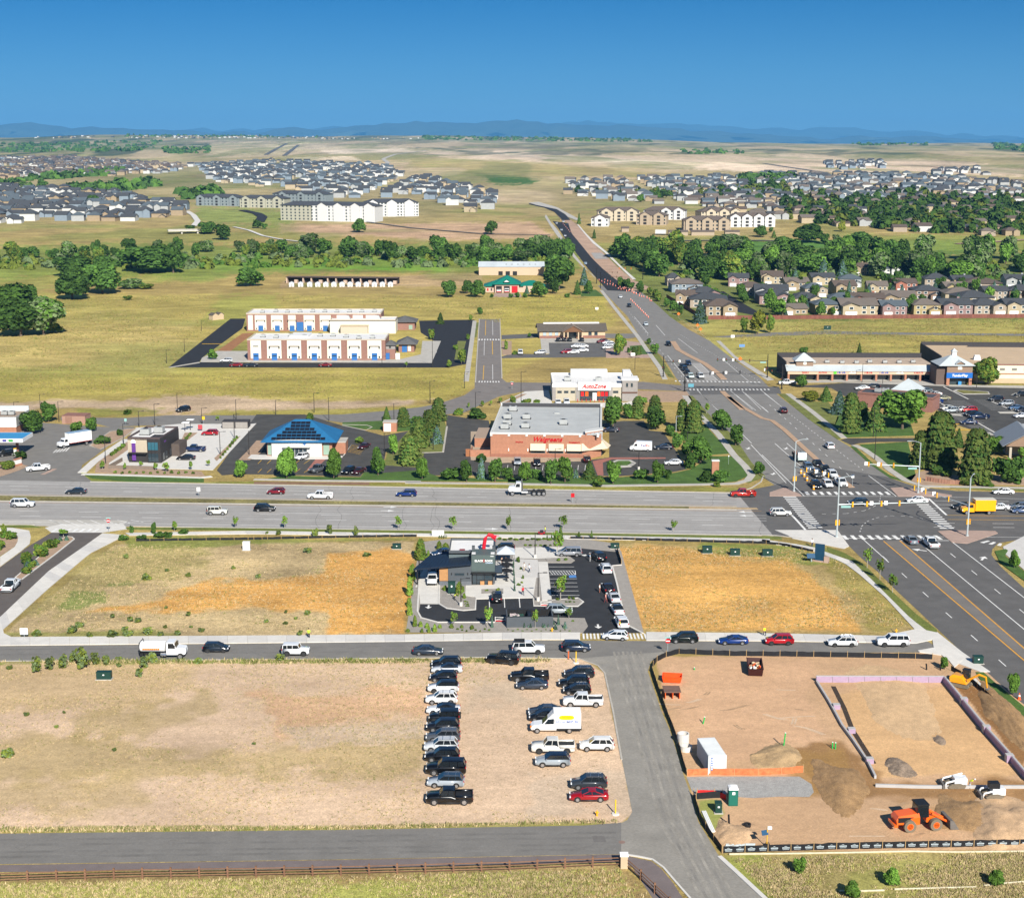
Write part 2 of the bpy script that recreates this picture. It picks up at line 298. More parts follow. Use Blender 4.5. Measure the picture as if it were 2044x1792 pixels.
 for sc,lo,hi,an in((.9,.72,1.26,1),(3.6,.70,1.28,1),(.11,.74,1.26,.4),(.022,.80,1.20,1)):
  mp=t.nodes.new('ShaderNodeMapping');mp.inputs['Scale'].default_value=(an,1,1);t.links.new(tcn.outputs['Object'],mp.inputs[0])
  nz=t.nodes.new('ShaderNodeTexNoise');nz.inputs['Scale'].default_value=sc;nz.inputs['Detail'].default_value=4;nz.inputs['Roughness'].default_value=.7
  t.links.new(mp.outputs[0],nz.inputs['Vector'])
  mr=t.nodes.new('ShaderNodeMapRange');mr.inputs[1].default_value=.32;mr.inputs[2].default_value=.68;mr.inputs[3].default_value=lo;mr.inputs[4].default_value=hi
  t.links.new(nz.outputs['Fac'],mr.inputs[0])
  if sc==3.6:bump_src=nz
  if last is None:last=mr.outputs[0]
  else:
   mm=t.nodes.new('ShaderNodeMath');mm.operation='MULTIPLY';t.links.new(last,mm.inputs[0]);t.links.new(mr.outputs[0],mm.inputs[1]);last=mm.outputs[0]
 mx=t.nodes.new('ShaderNodeVectorMath');mx.operation='SCALE';t.links.new(a.outputs['Color'],mx.inputs[0]);f1=t.nodes.new('ShaderNodeMath');f1.operation='SUBTRACT';f1.inputs[1].default_value=1;t.links.new(last,f1.inputs[0]);f2=t.nodes.new('ShaderNodeMath');f2.operation='MULTIPLY_ADD';f2.inputs[2].default_value=1;t.links.new(f1.outputs[0],f2.inputs[0]);t.links.new(a.outputs['Alpha'],f2.inputs[1]);t.links.new(f2.outputs[0],mx.inputs['Scale'])
 t.links.new(mx.outputs[0],b.inputs['Base Color'])
 bp=t.nodes.new('ShaderNodeBump');bp.inputs['Strength'].default_value=.4;bp.inputs['Distance'].default_value=.2
 t.links.new(bump_src.outputs['Fac'],bp.inputs['Height']);t.links.new(bp.outputs[0],b.inputs['Normal'])
 me.materials.append(m)
 tag(put('ground',me),kind='structure')
make_ground()
# roads, walks and paint
asph=mat('asphalt_grey',(.185,.175,.16),.9,.12,.35,fine=.09)
asph_hw=mat('asphalt_highway',(.325,.31,.292),.9,.10,.25,fine=.07)
asph_n=mat('asphalt_avenue',(.20,.19,.175),.9,.12,.3,fine=.08)
asph_dark=mat('asphalt_dark',(.115,.11,.105),.9,.14,.3,fine=.08)
asph_new=mat('asphalt_new',(.022,.022,.024),.85,.25,.4,fine=.1)
asph_lot=mat('asphalt_lot',(.066,.063,.058),.88,.25,.25,fine=.12)
asph_brown=mat('asphalt_brown',(.11,.095,.085),.9,.12,.4,fine=.08)
asph_pink=mat('asphalt_path',(.17,.14,.135),.9,.12,.5,fine=.1)
conc=mat('concrete',(.60,.575,.53),.85,.08,.6,fine=.04)
conc_d=mat('concrete_worn',(.43,.405,.36),.85,.14,.4,fine=.06)
kerbm=mat('kerb_concrete',(.42,.39,.34),.85,.14,.8)
lawn=mat('lawn',(.065,.125,.022),.95,.25,.25,fine=.3,bump=.6)
lawn_d=mat('lawn_dry',(.15,.165,.04),.95,.3,.2,fine=.3,bump=.6)
mulch=mat('mulch_bed',(.36,.25,.17),.95,.2,.8,fine=.2)
gravel=mat('grey_gravel',(.30,.275,.245),.95,.12,.8,fine=.22,bump=.5)
rock=mat('crushed_rock',(.34,.33,.31),.95,.15,1.2,fine=.35,bump=.9)
brickpave=mat('red_paving',(.32,.13,.10),.9,.15,1,fine=.1)
pinkconc=mat('pink_concrete',(.38,.27,.22),.9,.12,.6,fine=.06)
paintw=mat('white_road_paint',(.72,.71,.68),.7,.15,.8)
painty=mat('yellow_road_paint',(.60,.30,.05),.7,.15,.8)
painty2=mat('bright_yellow_paint',(.75,.42,.02),.7,.1,.8)
blackm=mat('black_metal',(.015,.015,.016),.5,0)
def sheet(name,pts,m,z=.02,thick=0):
 q=[P(p,0.0)for p in pts]
 if thick:return tag(MB().prism([(p.x,p.y)for p in q],-.05,thick).mk(name,m),kind='structure')
 mb=MB();poly=ccw([(p.x,p.y)for p in q]);tri=geometry.tessellate_polygon([[Vector((a,b,0))for a,b in poly]])
 fs=[]
 for t in tri:
  a,b,c=[Vector(poly[i])for i in t];fs.append(t if(b-a).cross(c-a)>0 else t[::-1])
 mb.add([(a,b,z)for a,b in poly],fs);return tag(mb.mk(name,m),kind='structure')
def resample(pts,n):
 q=[Vector(p)for p in pts];ds=[0]
 for a,b in zip(q[:-1],q[1:]):ds.append(ds[-1]+(b-a).length)
 o=[]
 for k in range(n):
  s=ds[-1]*k/(n-1);i=max(j for j in range(len(ds))if ds[j]<=s+1e-9);i=min(i,len(q)-2)
  o.append(q[i].lerp(q[i+1],(s-ds[i])/max(ds[i+1]-ds[i],1e-9)))
 return o
def strip(name,la,lb,m,n=60,z=.02):
 a=[P(p)for p in resample(la,n)];b=[P(p)for p in resample(lb,n)];mb=MB()
 A,B=resample(a,n),resample(b,n)
 vs_=[]
 for p,q in zip(A,B):
  for k in range(5):
   w=p.lerp(q,k/4);zz_=Hz(w.x,w.y)+z+max(0,w.y-840)*3e-4;vs_.append((w.x,w.y,zz_))
 fs=[(i*5+k,i*5+k+1,(i+1)*5+k+1,(i+1)*5+k)for i in range(n-1)for k in range(4)]
 mb.add(vs_,fs);o=mb.mk(name,m)
 return tag(o,kind='structure')
def ribbon(name,pts,w,m,z=.12,kind='structure',n=None,curb=True):
 """a strip of given width in metres along a surveyed line; a raised kerb when curb"""
 q=[P(p,0.0)for p in pts]if n is None else[P(p)for p in resample(pts,n)]
 mb=MB();L=[];Rr=[]
 for i,p in enumerate(q):
  t=(q[min(i+1,len(q)-1)]-q[max(i-1,0)]);t.z=0;t.normalize();nn=Vector((-t.y,t.x,0))*(w/2);zb=Hz(p.x,p.y)
  L.append((p+nn,zb));Rr.append((p-nn,zb))
 for i in range(len(q)-1):
  a,b,c,d=Rr[i],Rr[i+1],L[i+1],L[i]
  top=[(v.x,v.y,zb+z)for v,zb in(a,b,c,d)]
  if curb:
   bot=[(v.x,v.y,zb-.05)for v,zb in(a,b,c,d)]
   mb.add(bot+top,[(4,5,6,7),(0,1,5,4),(1,2,6,5),(2,3,7,6),(3,0,4,7)])
  else:mb.add(top,[(0,1,2,3)])
 return tag(mb.mk(name,m),kind=kind)
def dashes(name,p0,p1,w,m,dash=3.0,gap=9.0,z=.03):
 a,b=P(p0),P(p1);d=b-a;L=d.length;d.normalize();nn=Vector((-d.y,d.x,0))*(w/2);mb=MB();s=0
 while s<L:
  e_=min(s+dash,L);A,B=a+d*s,a+d*e_
  zo=lambda p:Hz(p.x,p.y)+z+max(0,p.y-840)*4e-4
  mb.add([(*(A-nn).xy,zo(A)),(*(B-nn).xy,zo(B)),(*(B+nn).xy,zo(B)),(*(A+nn).xy,zo(A))],[(0,1,2,3)]);s+=dash+gap
 return tag(mb.mk(name,m),kind='structure')
def line(p0,p1,w=.15,m=None,z=.03):return dashes('lane_line',p0,p1,w,m or paintw,400,0,z)
sheet('highway',[(-200,hwU(-200)),(1500,hwU(1500)+.5),(1556,975),(1556,1070),(-200,hwL(-200))],asph_hw,.012)
ribbon('kerb',[(180,hwU(180)),(900,hwU(900)),(1470,hwU(1470)),(1500,974),(1519,962),(1524,950)],.35,kerbm)
ribbon('median_kerb',[(-200,hwT(-200)),(1470,hwT(1470))],.35,kerbm)
ribbon('median_kerb',[(-200,hwB(-200)),(1470,hwB(1470))],.35,kerbm)
sheet('median',[(-200,hwT(-200)),(1470,hwT(1470)),(1470,hwB(1470)),(-200,hwB(-200))],mat('median_grass',(.19,.165,.06),.95,.45,.12,fine=.4,bump=.6),thick=.08)
sheet('median_tip',[(1375,hwT(1375)+1),(1510,hwT(1510)+1),(1513,hwB(1510)-1),(1375,hwB(1375)-1)],mat('median_dirt',(.38,.28,.17),.95,.2,.4,fine=.2),thick=.10)
ribbon('kerb',[(260,hwL(260)),(900,hwL(900)),(1550,hwL(1550)),(1600,1075)],.35,kerbm)
ribbon('kerb',[(-200,hwL(-200)),(70,hwL(70))],.35,kerbm)
for f_ in(.36,.60):dashes('lane_dashes',(-200,hwU(-200)*(1-f_)+hwT(-200)*f_),(1480,hwU(1480)*(1-f_)+hwT(1480)*f_),.18,paintw,4.5,9)
line((-100,hwU(-100)+6),(1470,hwU(1470)+6.5),.15);line((-100,hwT(-100)-2.2),(1470,hwT(1470)-2.2),.12,painty)
line((-100,hwB(-100)+2.5),(1520,hwB(1520)+2.5),.12,painty)
line((-100,hwL(-100)-6),(1540,hwL(1540)-6),.15)
for f_ in(.42,.62):dashes('lane_dashes',(-200,hwB(-200)*(1-f_)+hwL(-200)*f_),(1530,hwB(1530)*(1-f_)+hwL(1530)*f_),.18,paintw,4.5,9)
line((720,hwB(720)+11),(1530,hwB(1530)+11),.15);line((560,hwB(560)+17),(1530,hwB(1530)+16.5),.15)
sheet('intersection',[(1470,983),(1556,966),(1640,930),(1770,952),(1830,972),(1910,980),(2200,986),(2200,1078),(2050,1074),(1992,1084),(1978,1099),(1898,1080),(1672,1072),(1545,1071)],asph_dark,.018)
ave_l=[(1193,570),(1218,596),(1253,632),(1279,676),(1325,714),(1348,752),(1372,784),(1434,857),(1500,928),(1526,954),(1556,975)]
ave_r=[(1270,575),(1311,608),(1337,632),(1371,656),(1416,680),(1462,716),(1515,752),(1543,781),(1613,835),(1672,877),(1697,892),(1738,928),(1777,954)]
sheet('avenue',ave_l+ave_r[::-1],asph_n,.012)
sheet('avenue_south',zz('H',[(610,165),(780,330),(900,430),(1050,580),(1200,720),(1370,880),(1560,1060),(1740,1200),(1960,1400),(2600,1900),(2600,900),(2044,560),(1860,390),(1790,300),(1800,240),(1470,185)]),asph_dark,.014)
sheet('avenue_centre_lane',zz('H',[(960,195),(1070,190),(2044,1030),(2200,1160),(2200,1250),(2044,1110)]),mat('asphalt_centre',(.17,.155,.14),.9,.1,.3,fine=.07),.021)
sheet('patch_asphalt',[(1372,770),(1555,772),(1560,786),(1378,788)],mat('asphalt_patch',(.12,.115,.11),.9,.15,.3),.016)
for p0,p1,m_ in(((950,195),(2200,1255),painty),((1075,190),(2200,1163),painty)):line(zz('H',p0),zz('H',p1),.30,m_)
line(zz('H',(790,180)),zz('H',(990,360)),.2);line(zz('H',(1240,215)),zz('H',(2200,1010)),.2);line(zz('H',(1470,190)),zz('H',(2200,755)),.2)
dashes('lane_dashes',zz('H',(940,310)),zz('H',(2100,1345)),.18,paintw,3,9);dashes('lane_dashes',zz('H',(1470,290)),zz('H',(2200,880)),.18,paintw,3,9)
def zebra(a0,a1,b0,b1,n,fill=.45):
 A0,A1,B0,B1=P(a0,0),P(a1,0),P(b0,0),P(b1,0);mb=MB()
 for i in range(n):
  t0,t1=i/n,(i+fill)/n
  q=[A0.lerp(A1,t0),A0.lerp(A1,t1),B0.lerp(B1,t1),B0.lerp(B1,t0)]
  mb.add([(p.x,p.y,.034)for p in q],[(0,1,2,3)])
 tag(mb.mk('zebra_crossing',paintw),kind='structure')
zebra(*[zz('D',p)for p in((165,805),(370,1062),(265,805),(482,1058))],17)
zebra(*[zz('D',p)for p in((1205,865),(1400,1065),(1300,865),(1512,1065))],12)
zebra(*[zz('H',p)for p in((620,150),(1400,150),(650,182),(1450,182))],12)
zebra(*[zz('D',p)for p in((330,768),(1010,768),(350,792),(1040,792))],12)
zebra(*[zz('V',p)for p in((1080,1530),(1800,1540),(1085,1538),(1815,1548))],22)
zebra(*[zz('V',p)for p in((1200,1600),(1880,1600),(1205,1609),(1890,1609))],22)
zebra(*[zz('H',p)for p in((1700,205),(1900,240),(1760,190),(1900,220))],3)
zebra(*[zz('D',p)for p in((1230,740),(1150,765),(1310,740),(1240,768))],4)
zebra(*[zz('H',p)for p in((310,185),(420,140),(420,190),(480,140))],4)
for p0,p1 in(((640,172),(1130,172)),((1080,190),(1470,190))):line(zz('H',p0),zz('H',p1),.3)
line(zz('D',(235,950)),zz('D',(340,1065)),.5);line(zz('D',(1300,820)),zz('D',(1440,950)),.5);line(zz('D',(160,800)),zz('D',(1060,805)),.2)
for y_ in(838,868,897,1012,1042):dashes('lane_dashes',zz('D',(1340,y_)),zz('D',(2300,y_+8)),.18,paintw,4.5,8)
line(zz('D',(1440,950)),zz('D',(2300,960)),.15,painty2);line(zz('D',(1450,984)),zz('D',(2300,992)),.15,painty2)
line(zz('D',(1060,800)),zz('D',(2300,830)),.15);line(zz('D',(1380,1118)),zz('D',(2300,1125)),.15)
arc=[zz('D',p)for p in((765,1080),(780,1035),(820,1000),(890,972),(1000,955),(1150,960),(1290,985))]
for a_,b_ in zip(arc[:-1],arc[1:]):dashes('turn_guide',a_,b_,.15,paintw,.9,1.4)
arc=[zz('D',p)for p in((925,800),(920,840),(880,880),(800,915),(660,938),(420,942))]
for a_,b_ in zip(arc[:-1],arc[1:]):dashes('turn_guide',a_,b_,.15,paintw,.9,1.4)
dl=lambda k,a,b,**kw:dashes('lane_dashes',zz(k,a),zz(k,b),.16,paintw,**kw)
line(zz('V',(1020,1320)),zz('V',(1200,1540)),.18);line(zz('V',(745,1000)),zz('V',(860,1140)),.18);line(zz('V',(1110,1180)),zz('V',(1270,1300)),.18);line(zz('V',(925,1070)),zz('V',(1000,1155)),.18)
line(zz('V',(1270,1610)),zz('V',(1430,1771)),.18);line(zz('D',(0,480)),zz('D',(330,800)),.18);line(zz('D',(100,390)),zz('D',(500,740)),.18);line(zz('D',(195,390)),zz('D',(545,700)),.18)
line(zz('C',(1500,0)),zz('C',(1900,390)),.18);line(zz('C',(1895,400)),zz('D',(190,700)),.18)
line(zz('C',(1760,0)),zz('C',(1935,135)),.15);line(zz('C',(1850,0)),zz('C',(2030,150)),.15);line(zz('D',(20,0)),zz('D',(170,120)),.15);line(zz('D',(0,105)),zz('D',(50,145)),.15)
dl('D',(60,90),(700,660),dash=2.5,gap=5);dl('D',(150,110),(790,600),dash=1.2,gap=2.2);dl('V',(1130,1150),(1790,1540),dash=1,gap=2.5);dl('V',(960,900),(1380,1200),dash=1,gap=2.5)
dl('V',(700,960),(1190,1560),dash=2.5,gap=7);line(zz('D',(830,640)),zz('D',(1050,805)),.18);line(zz('V',(1540,1610)),zz('V',(1730,1771)),.15);line(zz('V',(1640,1615)),zz('V',(1800,1771)),.15);line(zz('V',(1800,1610)),zz('V',(1960,1740)),.15)
line(zz('V',(1210,1380)),zz('V',(1340,1500)),.15);line(zz('V',(1290,1385)),zz('V',(1440,1530)),.15);line(zz('V',(1500,1370)),zz('V',(1700,1540)),.15)
tanc=mat('tan_concrete',(.42,.28,.18),.9,.12,.5)
ribbon('avenue_median',zz('V',[(1065,1205),(1110,1275),(1210,1330),(1330,1390),(1440,1470),(1490,1520)]),2.2,tanc,.12)
ribbon('avenue_median',zz('V',[(1475,1620),(1560,1700),(1640,1771)]),1.8,tanc,.12)
ribbon('avenue_median',zz('D',[(-260,30),(-150,110),(0,195),(80,215),(180,290),(330,430),(520,600),(700,735)]),1.5,tanc,.12)
sheet('traffic_island',zz('D',[(1000,740),(1100,735),(1250,760),(1480,795),(1480,806),(1060,806)]),pinkconc,thick=.12)
sheet('traffic_island',zz('D',[(60,775),(180,735),(300,790),(310,803),(60,803)]),pinkconc,thick=.12)
sheet('traffic_island',zz('H',[(1370,120),(1480,112),(1820,118),(1840,135),(1600,215),(1480,205)]),pinkconc,thick=.12)
sheet('corner_island',zz('H',[(100,110),(590,110),(680,235),(640,255),(240,175),(200,150)]),conc,thick=.10)
sheet('paint_island_base',zz('V',[(1225,1385),(1290,1385),(1440,1530),(1340,1530)]),asph_hw,.021)
strip('new_carriageway',zz('V',[(520,780),(440,690),(360,600),(270,480),(190,380),(110,260),(65,205)]),zz('V',[(730,790),(590,690),(480,600),(390,510),(300,400),(225,310),(195,225)]),asph_new,z=.05)
strip('new_carriageway',zz('V',[(215,198),(170,150),(100,108),(0,88),(-130,60)]),zz('V',[(150,200),(120,170),(80,130),(0,96),(-130,66)])[::1],asph_new,z=.12)
dirtroad=mat('graded_dirt',(.40,.27,.19),.95,.2,.1,fine=.12)
strip('dirt_carriageway',zz('V',[(730,785),(590,690),(480,600),(390,510),(300,400),(225,310),(195,225),(150,200),(110,165)]),zz('V',[(900,770),(730,690),(600,580),(500,480),(400,390),(330,310),(260,230),(215,195),(170,150)]),dirtroad,z=.04)
strip('side_walk_far',zz('V',[(400,650),(330,600),(250,520),(170,420),(90,310),(30,220),(0,170)]),zz('V',[(430,690),(350,610),(262,500),(182,395),(103,275),(50,215),(10,150)]),conc_d,z=.06)
strip('side_walk_far',zz('V',[(730,690),(620,585),(500,470),(400,390),(330,310),(265,230)]),zz('V',[(760,690),(640,585),(520,465),(415,380),(345,310),(280,235)]),conc,z=.08)
strip('grey_bridge_deck',zz('V',[(420,520),(385,470)]),zz('V',[(530,520),(470,470)]),asph_hw,z=.10,n=8)
strip('subdivision_road',zz('b',[(1120,525),(1240,560),(1330,600),(1400,628)]),zz('b',[(1180,520),(1290,552),(1360,590),(1440,632)]),conc_d,z=.1,n=20)
sheet('street',[(-200,1292),(0,1289),(507,1284),(1014,1277.5),(1536,1280),(1800,1284),(1845,1276),(1905,1312),(1850,1302),(1330,1302),(1157,1314),(1000,1311),(507,1315.5),(-200,1322)],asph,.012)
sheet('lane',[(1157,1313.5),(1193,1327),(1207,1342),(1224,1419),(1241,1515),(1262,1620),(1252,1636),(1236,1644),(1236,1704),(1276,1709.6),(1302,1715),(1324,1731),(1346,1757),(1378,1792),(1420,1850),(1600,1870),(1526,1792),(1436,1709),(1394,1640),(1380,1588),(1365,1548),(1349,1495),(1336,1455),(1320,1419),(1304,1371),(1293,1340),(1299,1320),(1318,1306),(1335,1300)],mat('asphalt_dusty',(.255,.238,.208),.9,.14,.2,fine=.1),.014)
sheet('lower_street',[(-200,1666),(0,1663),(654,1656),(1166,1647),(1240,1641),(1240,1704),(654,1715),(-200,1727)],asph,.016)
sheet('trail',[(-200,1728.5),(654,1716),(1240,1704.5),(1258,1709),(1300,1718),(1320,1733),(1344,1762),(1400,1850),(1340,1850),(1262,1730),(1240,1720),(654,1733),(-200,1742)],asph_pink,.010)
ribbon('kerb',[(1252,1706),(1276,1709.6),(1302,1715),(1324,1731),(1346,1757),(1376,1791),(1420,1850)],.25,conc)
ribbon('kerb',[(1436,1709),(1470,1740),(1526,1792),(1590,1860)],.55,conc)
ribbon('kerb',[(-200,1320.5),(507,1316),(1000,1311.5),(1157,1314.5),(1193,1328),(1207,1343),(1224,1420),(1241,1516)],.25,kerbm,.08)
slab_mats=[conc,mat('concrete_b',(.57,.545,.50),.85,.08,.6),mat('concrete_c',(.63,.60,.55),.85,.08,.6),mat('concrete_d',(.54,.52,.49),.85,.08,.6)]
def slabs(name,la,lb,length,thick=.12):
 a=[P(p,0)for p in la];b=[P(p,0)for p in lb];n=max(2,int((a[-1]-a[0]).length/length))
 A,B=resample(a,n+1),resample(b,n+1)
 root=tag(bpy.data.objects.new(name,None),kind='structure');COL.objects.link(root)
 for i in range(n):
  e_=.012;p=[A[i].lerp(A[i+1],e_/length),A[i].lerp(A[i+1],1-e_/length),B[i].lerp(B[i+1],1-e_/length),B[i].lerp(B[i+1],e_/length)]
  MB().prism([(q.x,q.y)for q in p],-.05,thick).mk('slab',random.choice(slab_mats),root)
slabs('sidewalk',[(-60,1274),(20,1272),(507,1269),(804,1267),(1014,1263),(1158,1263)],[(-60,1290),(0,1288.5),(507,1283.5),(804,1280.5),(1014,1277),(1158,1277)],3.2)
slabs('sidewalk',[(1290,1262),(1537,1264.5),(1761,1269.5)],[(1290,1278.5),(1537,1279.5),(1770,1283)],3.2)
sheet('sidewalk_corner',zz('H',[(940,936),(1190,885),(1280,892),(1365,910),(1330,965),(1200,992),(960,990)]),conc,thick=.12)
sheet('corner_walk',zz('H',[(1330,965),(1365,905),(1560,1060),(1780,1214),(1700,1214),(1480,1130),(1400,1085),(1340,1030)]),conc,thick=.11)
sheet('corner_nose',zz('H',[(1215,1050),(1440,1010),(1590,1105),(1500,1180),(1460,1130),(1400,1085),(1230,1062)]),slab_mats[2],thick=.13)
slabs('sidewalk_diagonal',zz('E',[(0,790),(380,430),(660,235),(800,135)]),zz('E',[(20,890),(370,572),(700,292),(980,150)]),3.0)
sheet('sidewalk_bend',zz('E',[(-250,1010),(-250,960),(-200,900),(0,785),(25,890),(30,915),(90,945),(90,1008)]),conc,thick=.11)
slabs('sidewalk_highway',[(250,1064),(506,1059.8),(834,1065),(1137,1069),(1537,1076)],[(258,1069),(506,1066),(834,1070.5),(1137,1076),(1537,1083)],3.5,.10)
slabs('sidewalk_avenue',zz('H',[(0,182),(250,217),(400,242),(520,290),(700,350),(860,500),(1010,650),(1160,800),(1280,890)]),zz('H',[(0,206),(230,240),(360,265),(510,310),(640,365),(760,455),(960,632),(1080,762),(1190,882)]),3.5,.10)
slabs('sidewalk_west',zz('E',[(0,320),(130,230),(145,170),(100,120),(-100,110)]),zz('E',[(0,395),(230,225),(245,140),(215,95),(-100,90)]),3.0,.10)
for n_,pts in(('verge',zz('H',[(510,240),(640,285),(790,370),(900,480),(1050,620),(1200,760),(1365,885),(1365,908),(1282,890),(1160,800),(1010,650),(860,500),(700,350),(515,272)])),('verge',[(250,1053),(506,1053.5),(900,1060),(1500,1069.5),(1556,1074),(1545,1076),(1137,1068.5),(834,1064),(506,1059),(255,1057)]),('verge',zz('E',[(-200,70),(240,70),(340,90),(-200,92)]))):sheet(n_,pts,lawn if 'H' in n_ else mat('verge_grass',(.13,.155,.03),.95,.3,.2,fine=.3),thick=.06)
sheet('verge',zz('H',[(0,150),(150,160),(160,185),(0,182)]),lawn_d,thick=.05)
sheet('corner_walk',zz('H',[(1880,240),(2100,130),(2300,130),(2300,420),(2044,420),(1900,300)]),slab_mats[3],thick=.11)
sheet('verge',zz('H',[(1815,275),(1900,258),(1920,270),(1895,310),(2044,430),(2300,600),(2300,700),(2044,505),(1860,370)]),lawn,thick=.125)
sheet('side_street',zz('E',[(-300,620),(0,398),(230,230),(400,128),(800,128),(660,237),(380,432),(0,785),(-300,1000)]),asph_brown,.016)
sheet('street_apron',zz('E',[(350,90),(480,60),(960,60),(1000,100),(800,128),(400,128)]),conc,.02)
zebra(*[zz('E',p)for p in((395,124),(770,124),(430,98),(810,98))],7)
sheet('planter_bed',zz('E',[(560,165),(580,180),(430,300),(170,495),(120,480),(250,370),(440,190),(530,160)]),mulch,thick=.12)
ribbon('kerb',zz('E',[(560,165),(580,180),(430,300),(170,495),(120,480),(250,370),(440,190),(530,160),(560,165)]),.25,conc,.15)
sheet('gore_area',zz('A',[(-300,990),(360,985),(1000,990),(960,1030),(800,1050),(480,1050),(350,1035),(-300,1030)]),conc_d,.016)
for i in range(7):line(zz('A',(450+i*105-60,988)),zz('A',(520+i*100,1035-max(0,i-3)*10)),.2)
line(zz('A',(380,988)),zz('A',(520,1030)),.15);line(zz('A',(560,1042)),zz('A',(1190,992)),.15)
sheet('west_lot',zz('E',[(-300,130),(100,115),(145,160),(130,225),(0,310),(-300,480)]),mulch,.02)
sheet('back_road',zz('A',[(470,190),(1000,192),(1300,172),(2044,172)])+zz('B',[(690,165),(1000,140),(1300,108),(1450,78),(1600,48),(1700,-20),(1960,-60),(2000,-20),(1900,30),(1640,150),(1500,165),(1300,192),(1000,217),(690,228),(400,190),(0,240)])+zz('A',[(1100,252),(860,265),(720,230),(480,215)]),asph,.011)
sheet('north_street',zz('e',[(828,290),(950,290),(960,640),(990,665),(1240,668),(1800,662),(2140,695),(2150,722),(1760,706),(1240,712),(1080,722),(960,745),(790,800),(660,830),(560,800),(740,742),(800,700),(800,665),(808,540)]),mat('asphalt_warm',(.19,.17,.155),.9,.15,.3,fine=.08),.0115)
for y_ in(412,662):zebra(*[zz('e',p)for p in((825,y_-4),(955,y_-4),(822,y_+4),(958,y_+4))],8)
line(zz('e',(866,300)),zz('e',(864,385)),.2,painty2);line(zz('e',(905,420)),zz('e',(907,500)),.2,painty2);line(zz('e',(855,565)),zz('e',(850,650)),.2,painty2)
line(zz('e',(907,300)),zz('e',(908,385)),.15);line(zz('e',(858,420)),zz('e',(856,505)),.15);line(zz('e',(907,560)),zz('e',(908,650)),.15)
for a_,b_ in(((828,290),(805,665)),((950,290),(962,640))):ribbon('kerb',[zz('e',a_),zz('e',b_)],.4,kerbm)
ribbon('walk_north',[zz('e',(800,300)),zz('e',(750,660))],1.8,conc_d,.08)
sheet('bank_lot',zz('B',[(-290,600),(20,165),(395,165),(690,252),(860,290),(1010,330),(1200,295),(1210,360),(1030,440),(1010,560),(1290,580),(1440,600),(1440,640),(850,622),(830,650),(430,640),(-120,630),(-250,640)]),asph_lot,.013)
sheet('drug_store_lot',zz('B',[(1500,168),(1640,190),(1830,212),(1860,330),(1700,300),(1690,520),(2060,545)])+zz('C',[(640,520),(790,500),(790,300),(720,240),(900,215),(1060,215),(1100,290),(1210,300),(1330,480),(1400,590),(1300,612),(880,645),(700,645),(-500,640)])+zz('B',[(1440,640),(1300,610),(1290,585),(1330,460),(1470,460),(1500,260)]),asph_lot,.0135)
sheet('drug_store_walk',zz('B',[(1690,300),(1860,300),(1900,500),(2044,500)])+zz('C',[(640,500),(640,528),(0,540)])+zz('B',[(1900,545),(1690,520)]),mat('tan_walk',(.40,.31,.22),.9,.1,.6),thick=.10)
sheet('red_paving',zz('C',[(660,530),(800,500),(1230,500),(1230,510),(810,515),(740,540),(745,640),(700,640)]),brickpave,.018)
sheet('red_paving',zz('B',[(480,515),(560,515),(480,590),(410,600)]),brickpave,.018)
sheet('bank_walk',zz('B',[(-50,510),(-20,480),(560,490),(700,490),(760,400),(700,480),(690,500),(560,515),(0,515)]),conc,thick=.1)
sheet('island',zz('C',[(800,540),(850,520),(960,522),(1000,545),(960,575),(860,580)]),conc_d,thick=.1)
sheet('island_grass',zz('C',[(825,545),(860,530),(945,530),(965,545),(930,565),(850,565)]),lawn,thick=.13)
sheet('lawn',zz('B',[(110,665),(250,640),(430,650),(830,655),(860,615),(1000,622),(1290,600),(1440,650),(2060,675),(2060,692),(1300,684),(120,676)]),lawn,thick=.05)
sheet('lawn',zz('C',[(0,662),(700,655),(880,655),(1280,625),(1420,595),(1480,560),(1580,492),(1740,492),(1880,600),(1862,650),(1780,688),(1500,712),(760,716),(0,700)]),lawn,thick=.05)
sheet('lawn',zz('C',[(1340,310),(1530,240),(1740,470),(1590,480),(1560,440),(1400,400)]),lawn,thick=.05)
sheet('lawn',zz('C',[(1390,20),(1440,20),(1600,200),(1760,330),(1900,540),(2010,650),(1880,700),(1840,690),(1930,640),(1760,440),(1620,270),(1510,190)]),lawn_d,thick=.05)
ribbon('walk_avenue',zz('C',[(1380,20),(1440,110),(1530,205),(1640,320),(1760,480),(1850,570),(1900,640),(1870,680),(1780,705),(1500,712),(760,722),(0,706)]),1.9,conc_d,.08)
ribbon('walk_highway',zz('C',[(0,706),(-800,698)]),1.6,conc_d,.08)
ribbon('walk_highway',zz('B',[(1300,690),(500,682),(0,672)]),1.6,conc_d,.08)
sheet('verge_strip',zz('B',[(0,690),(900,695),(900,715),(0,708)]),mat('bark',(.22,.13,.08),.95,.2,.5),thick=.04)
sheet('lawn',zz('B',[(690,228),(1000,215),(1300,190),(1480,180),(1480,260),(1230,290),(1120,300),(1000,285),(860,280),(690,255)]),lawn,thick=.05)
ribbon('kerb',zz('B',[(690,252),(870,290),(920,265),(880,250),(690,245)]),.4,kerbm)
sheet('tree_island',zz('B',[(1330,460),(1470,460),(1500,260),(1480,200),(1440,200),(1200,300),(1040,470),(1010,560),(1290,580)]),lawn_d,thick=.06)
ribbon('kerb',zz('B',[(1310,465),(1475,460),(1505,260)]),.5,kerbm)
sheet('bank_bed',zz('B',[(-60,460),(20,370),(110,370),(60,460),(-30,520),(-120,520)]),mulch,thick=.08)
for i in range(7):line(zz('B',(730+i*5,455+i*-9)),zz('B',(830+i*6,478-i*9)),.12,painty2)
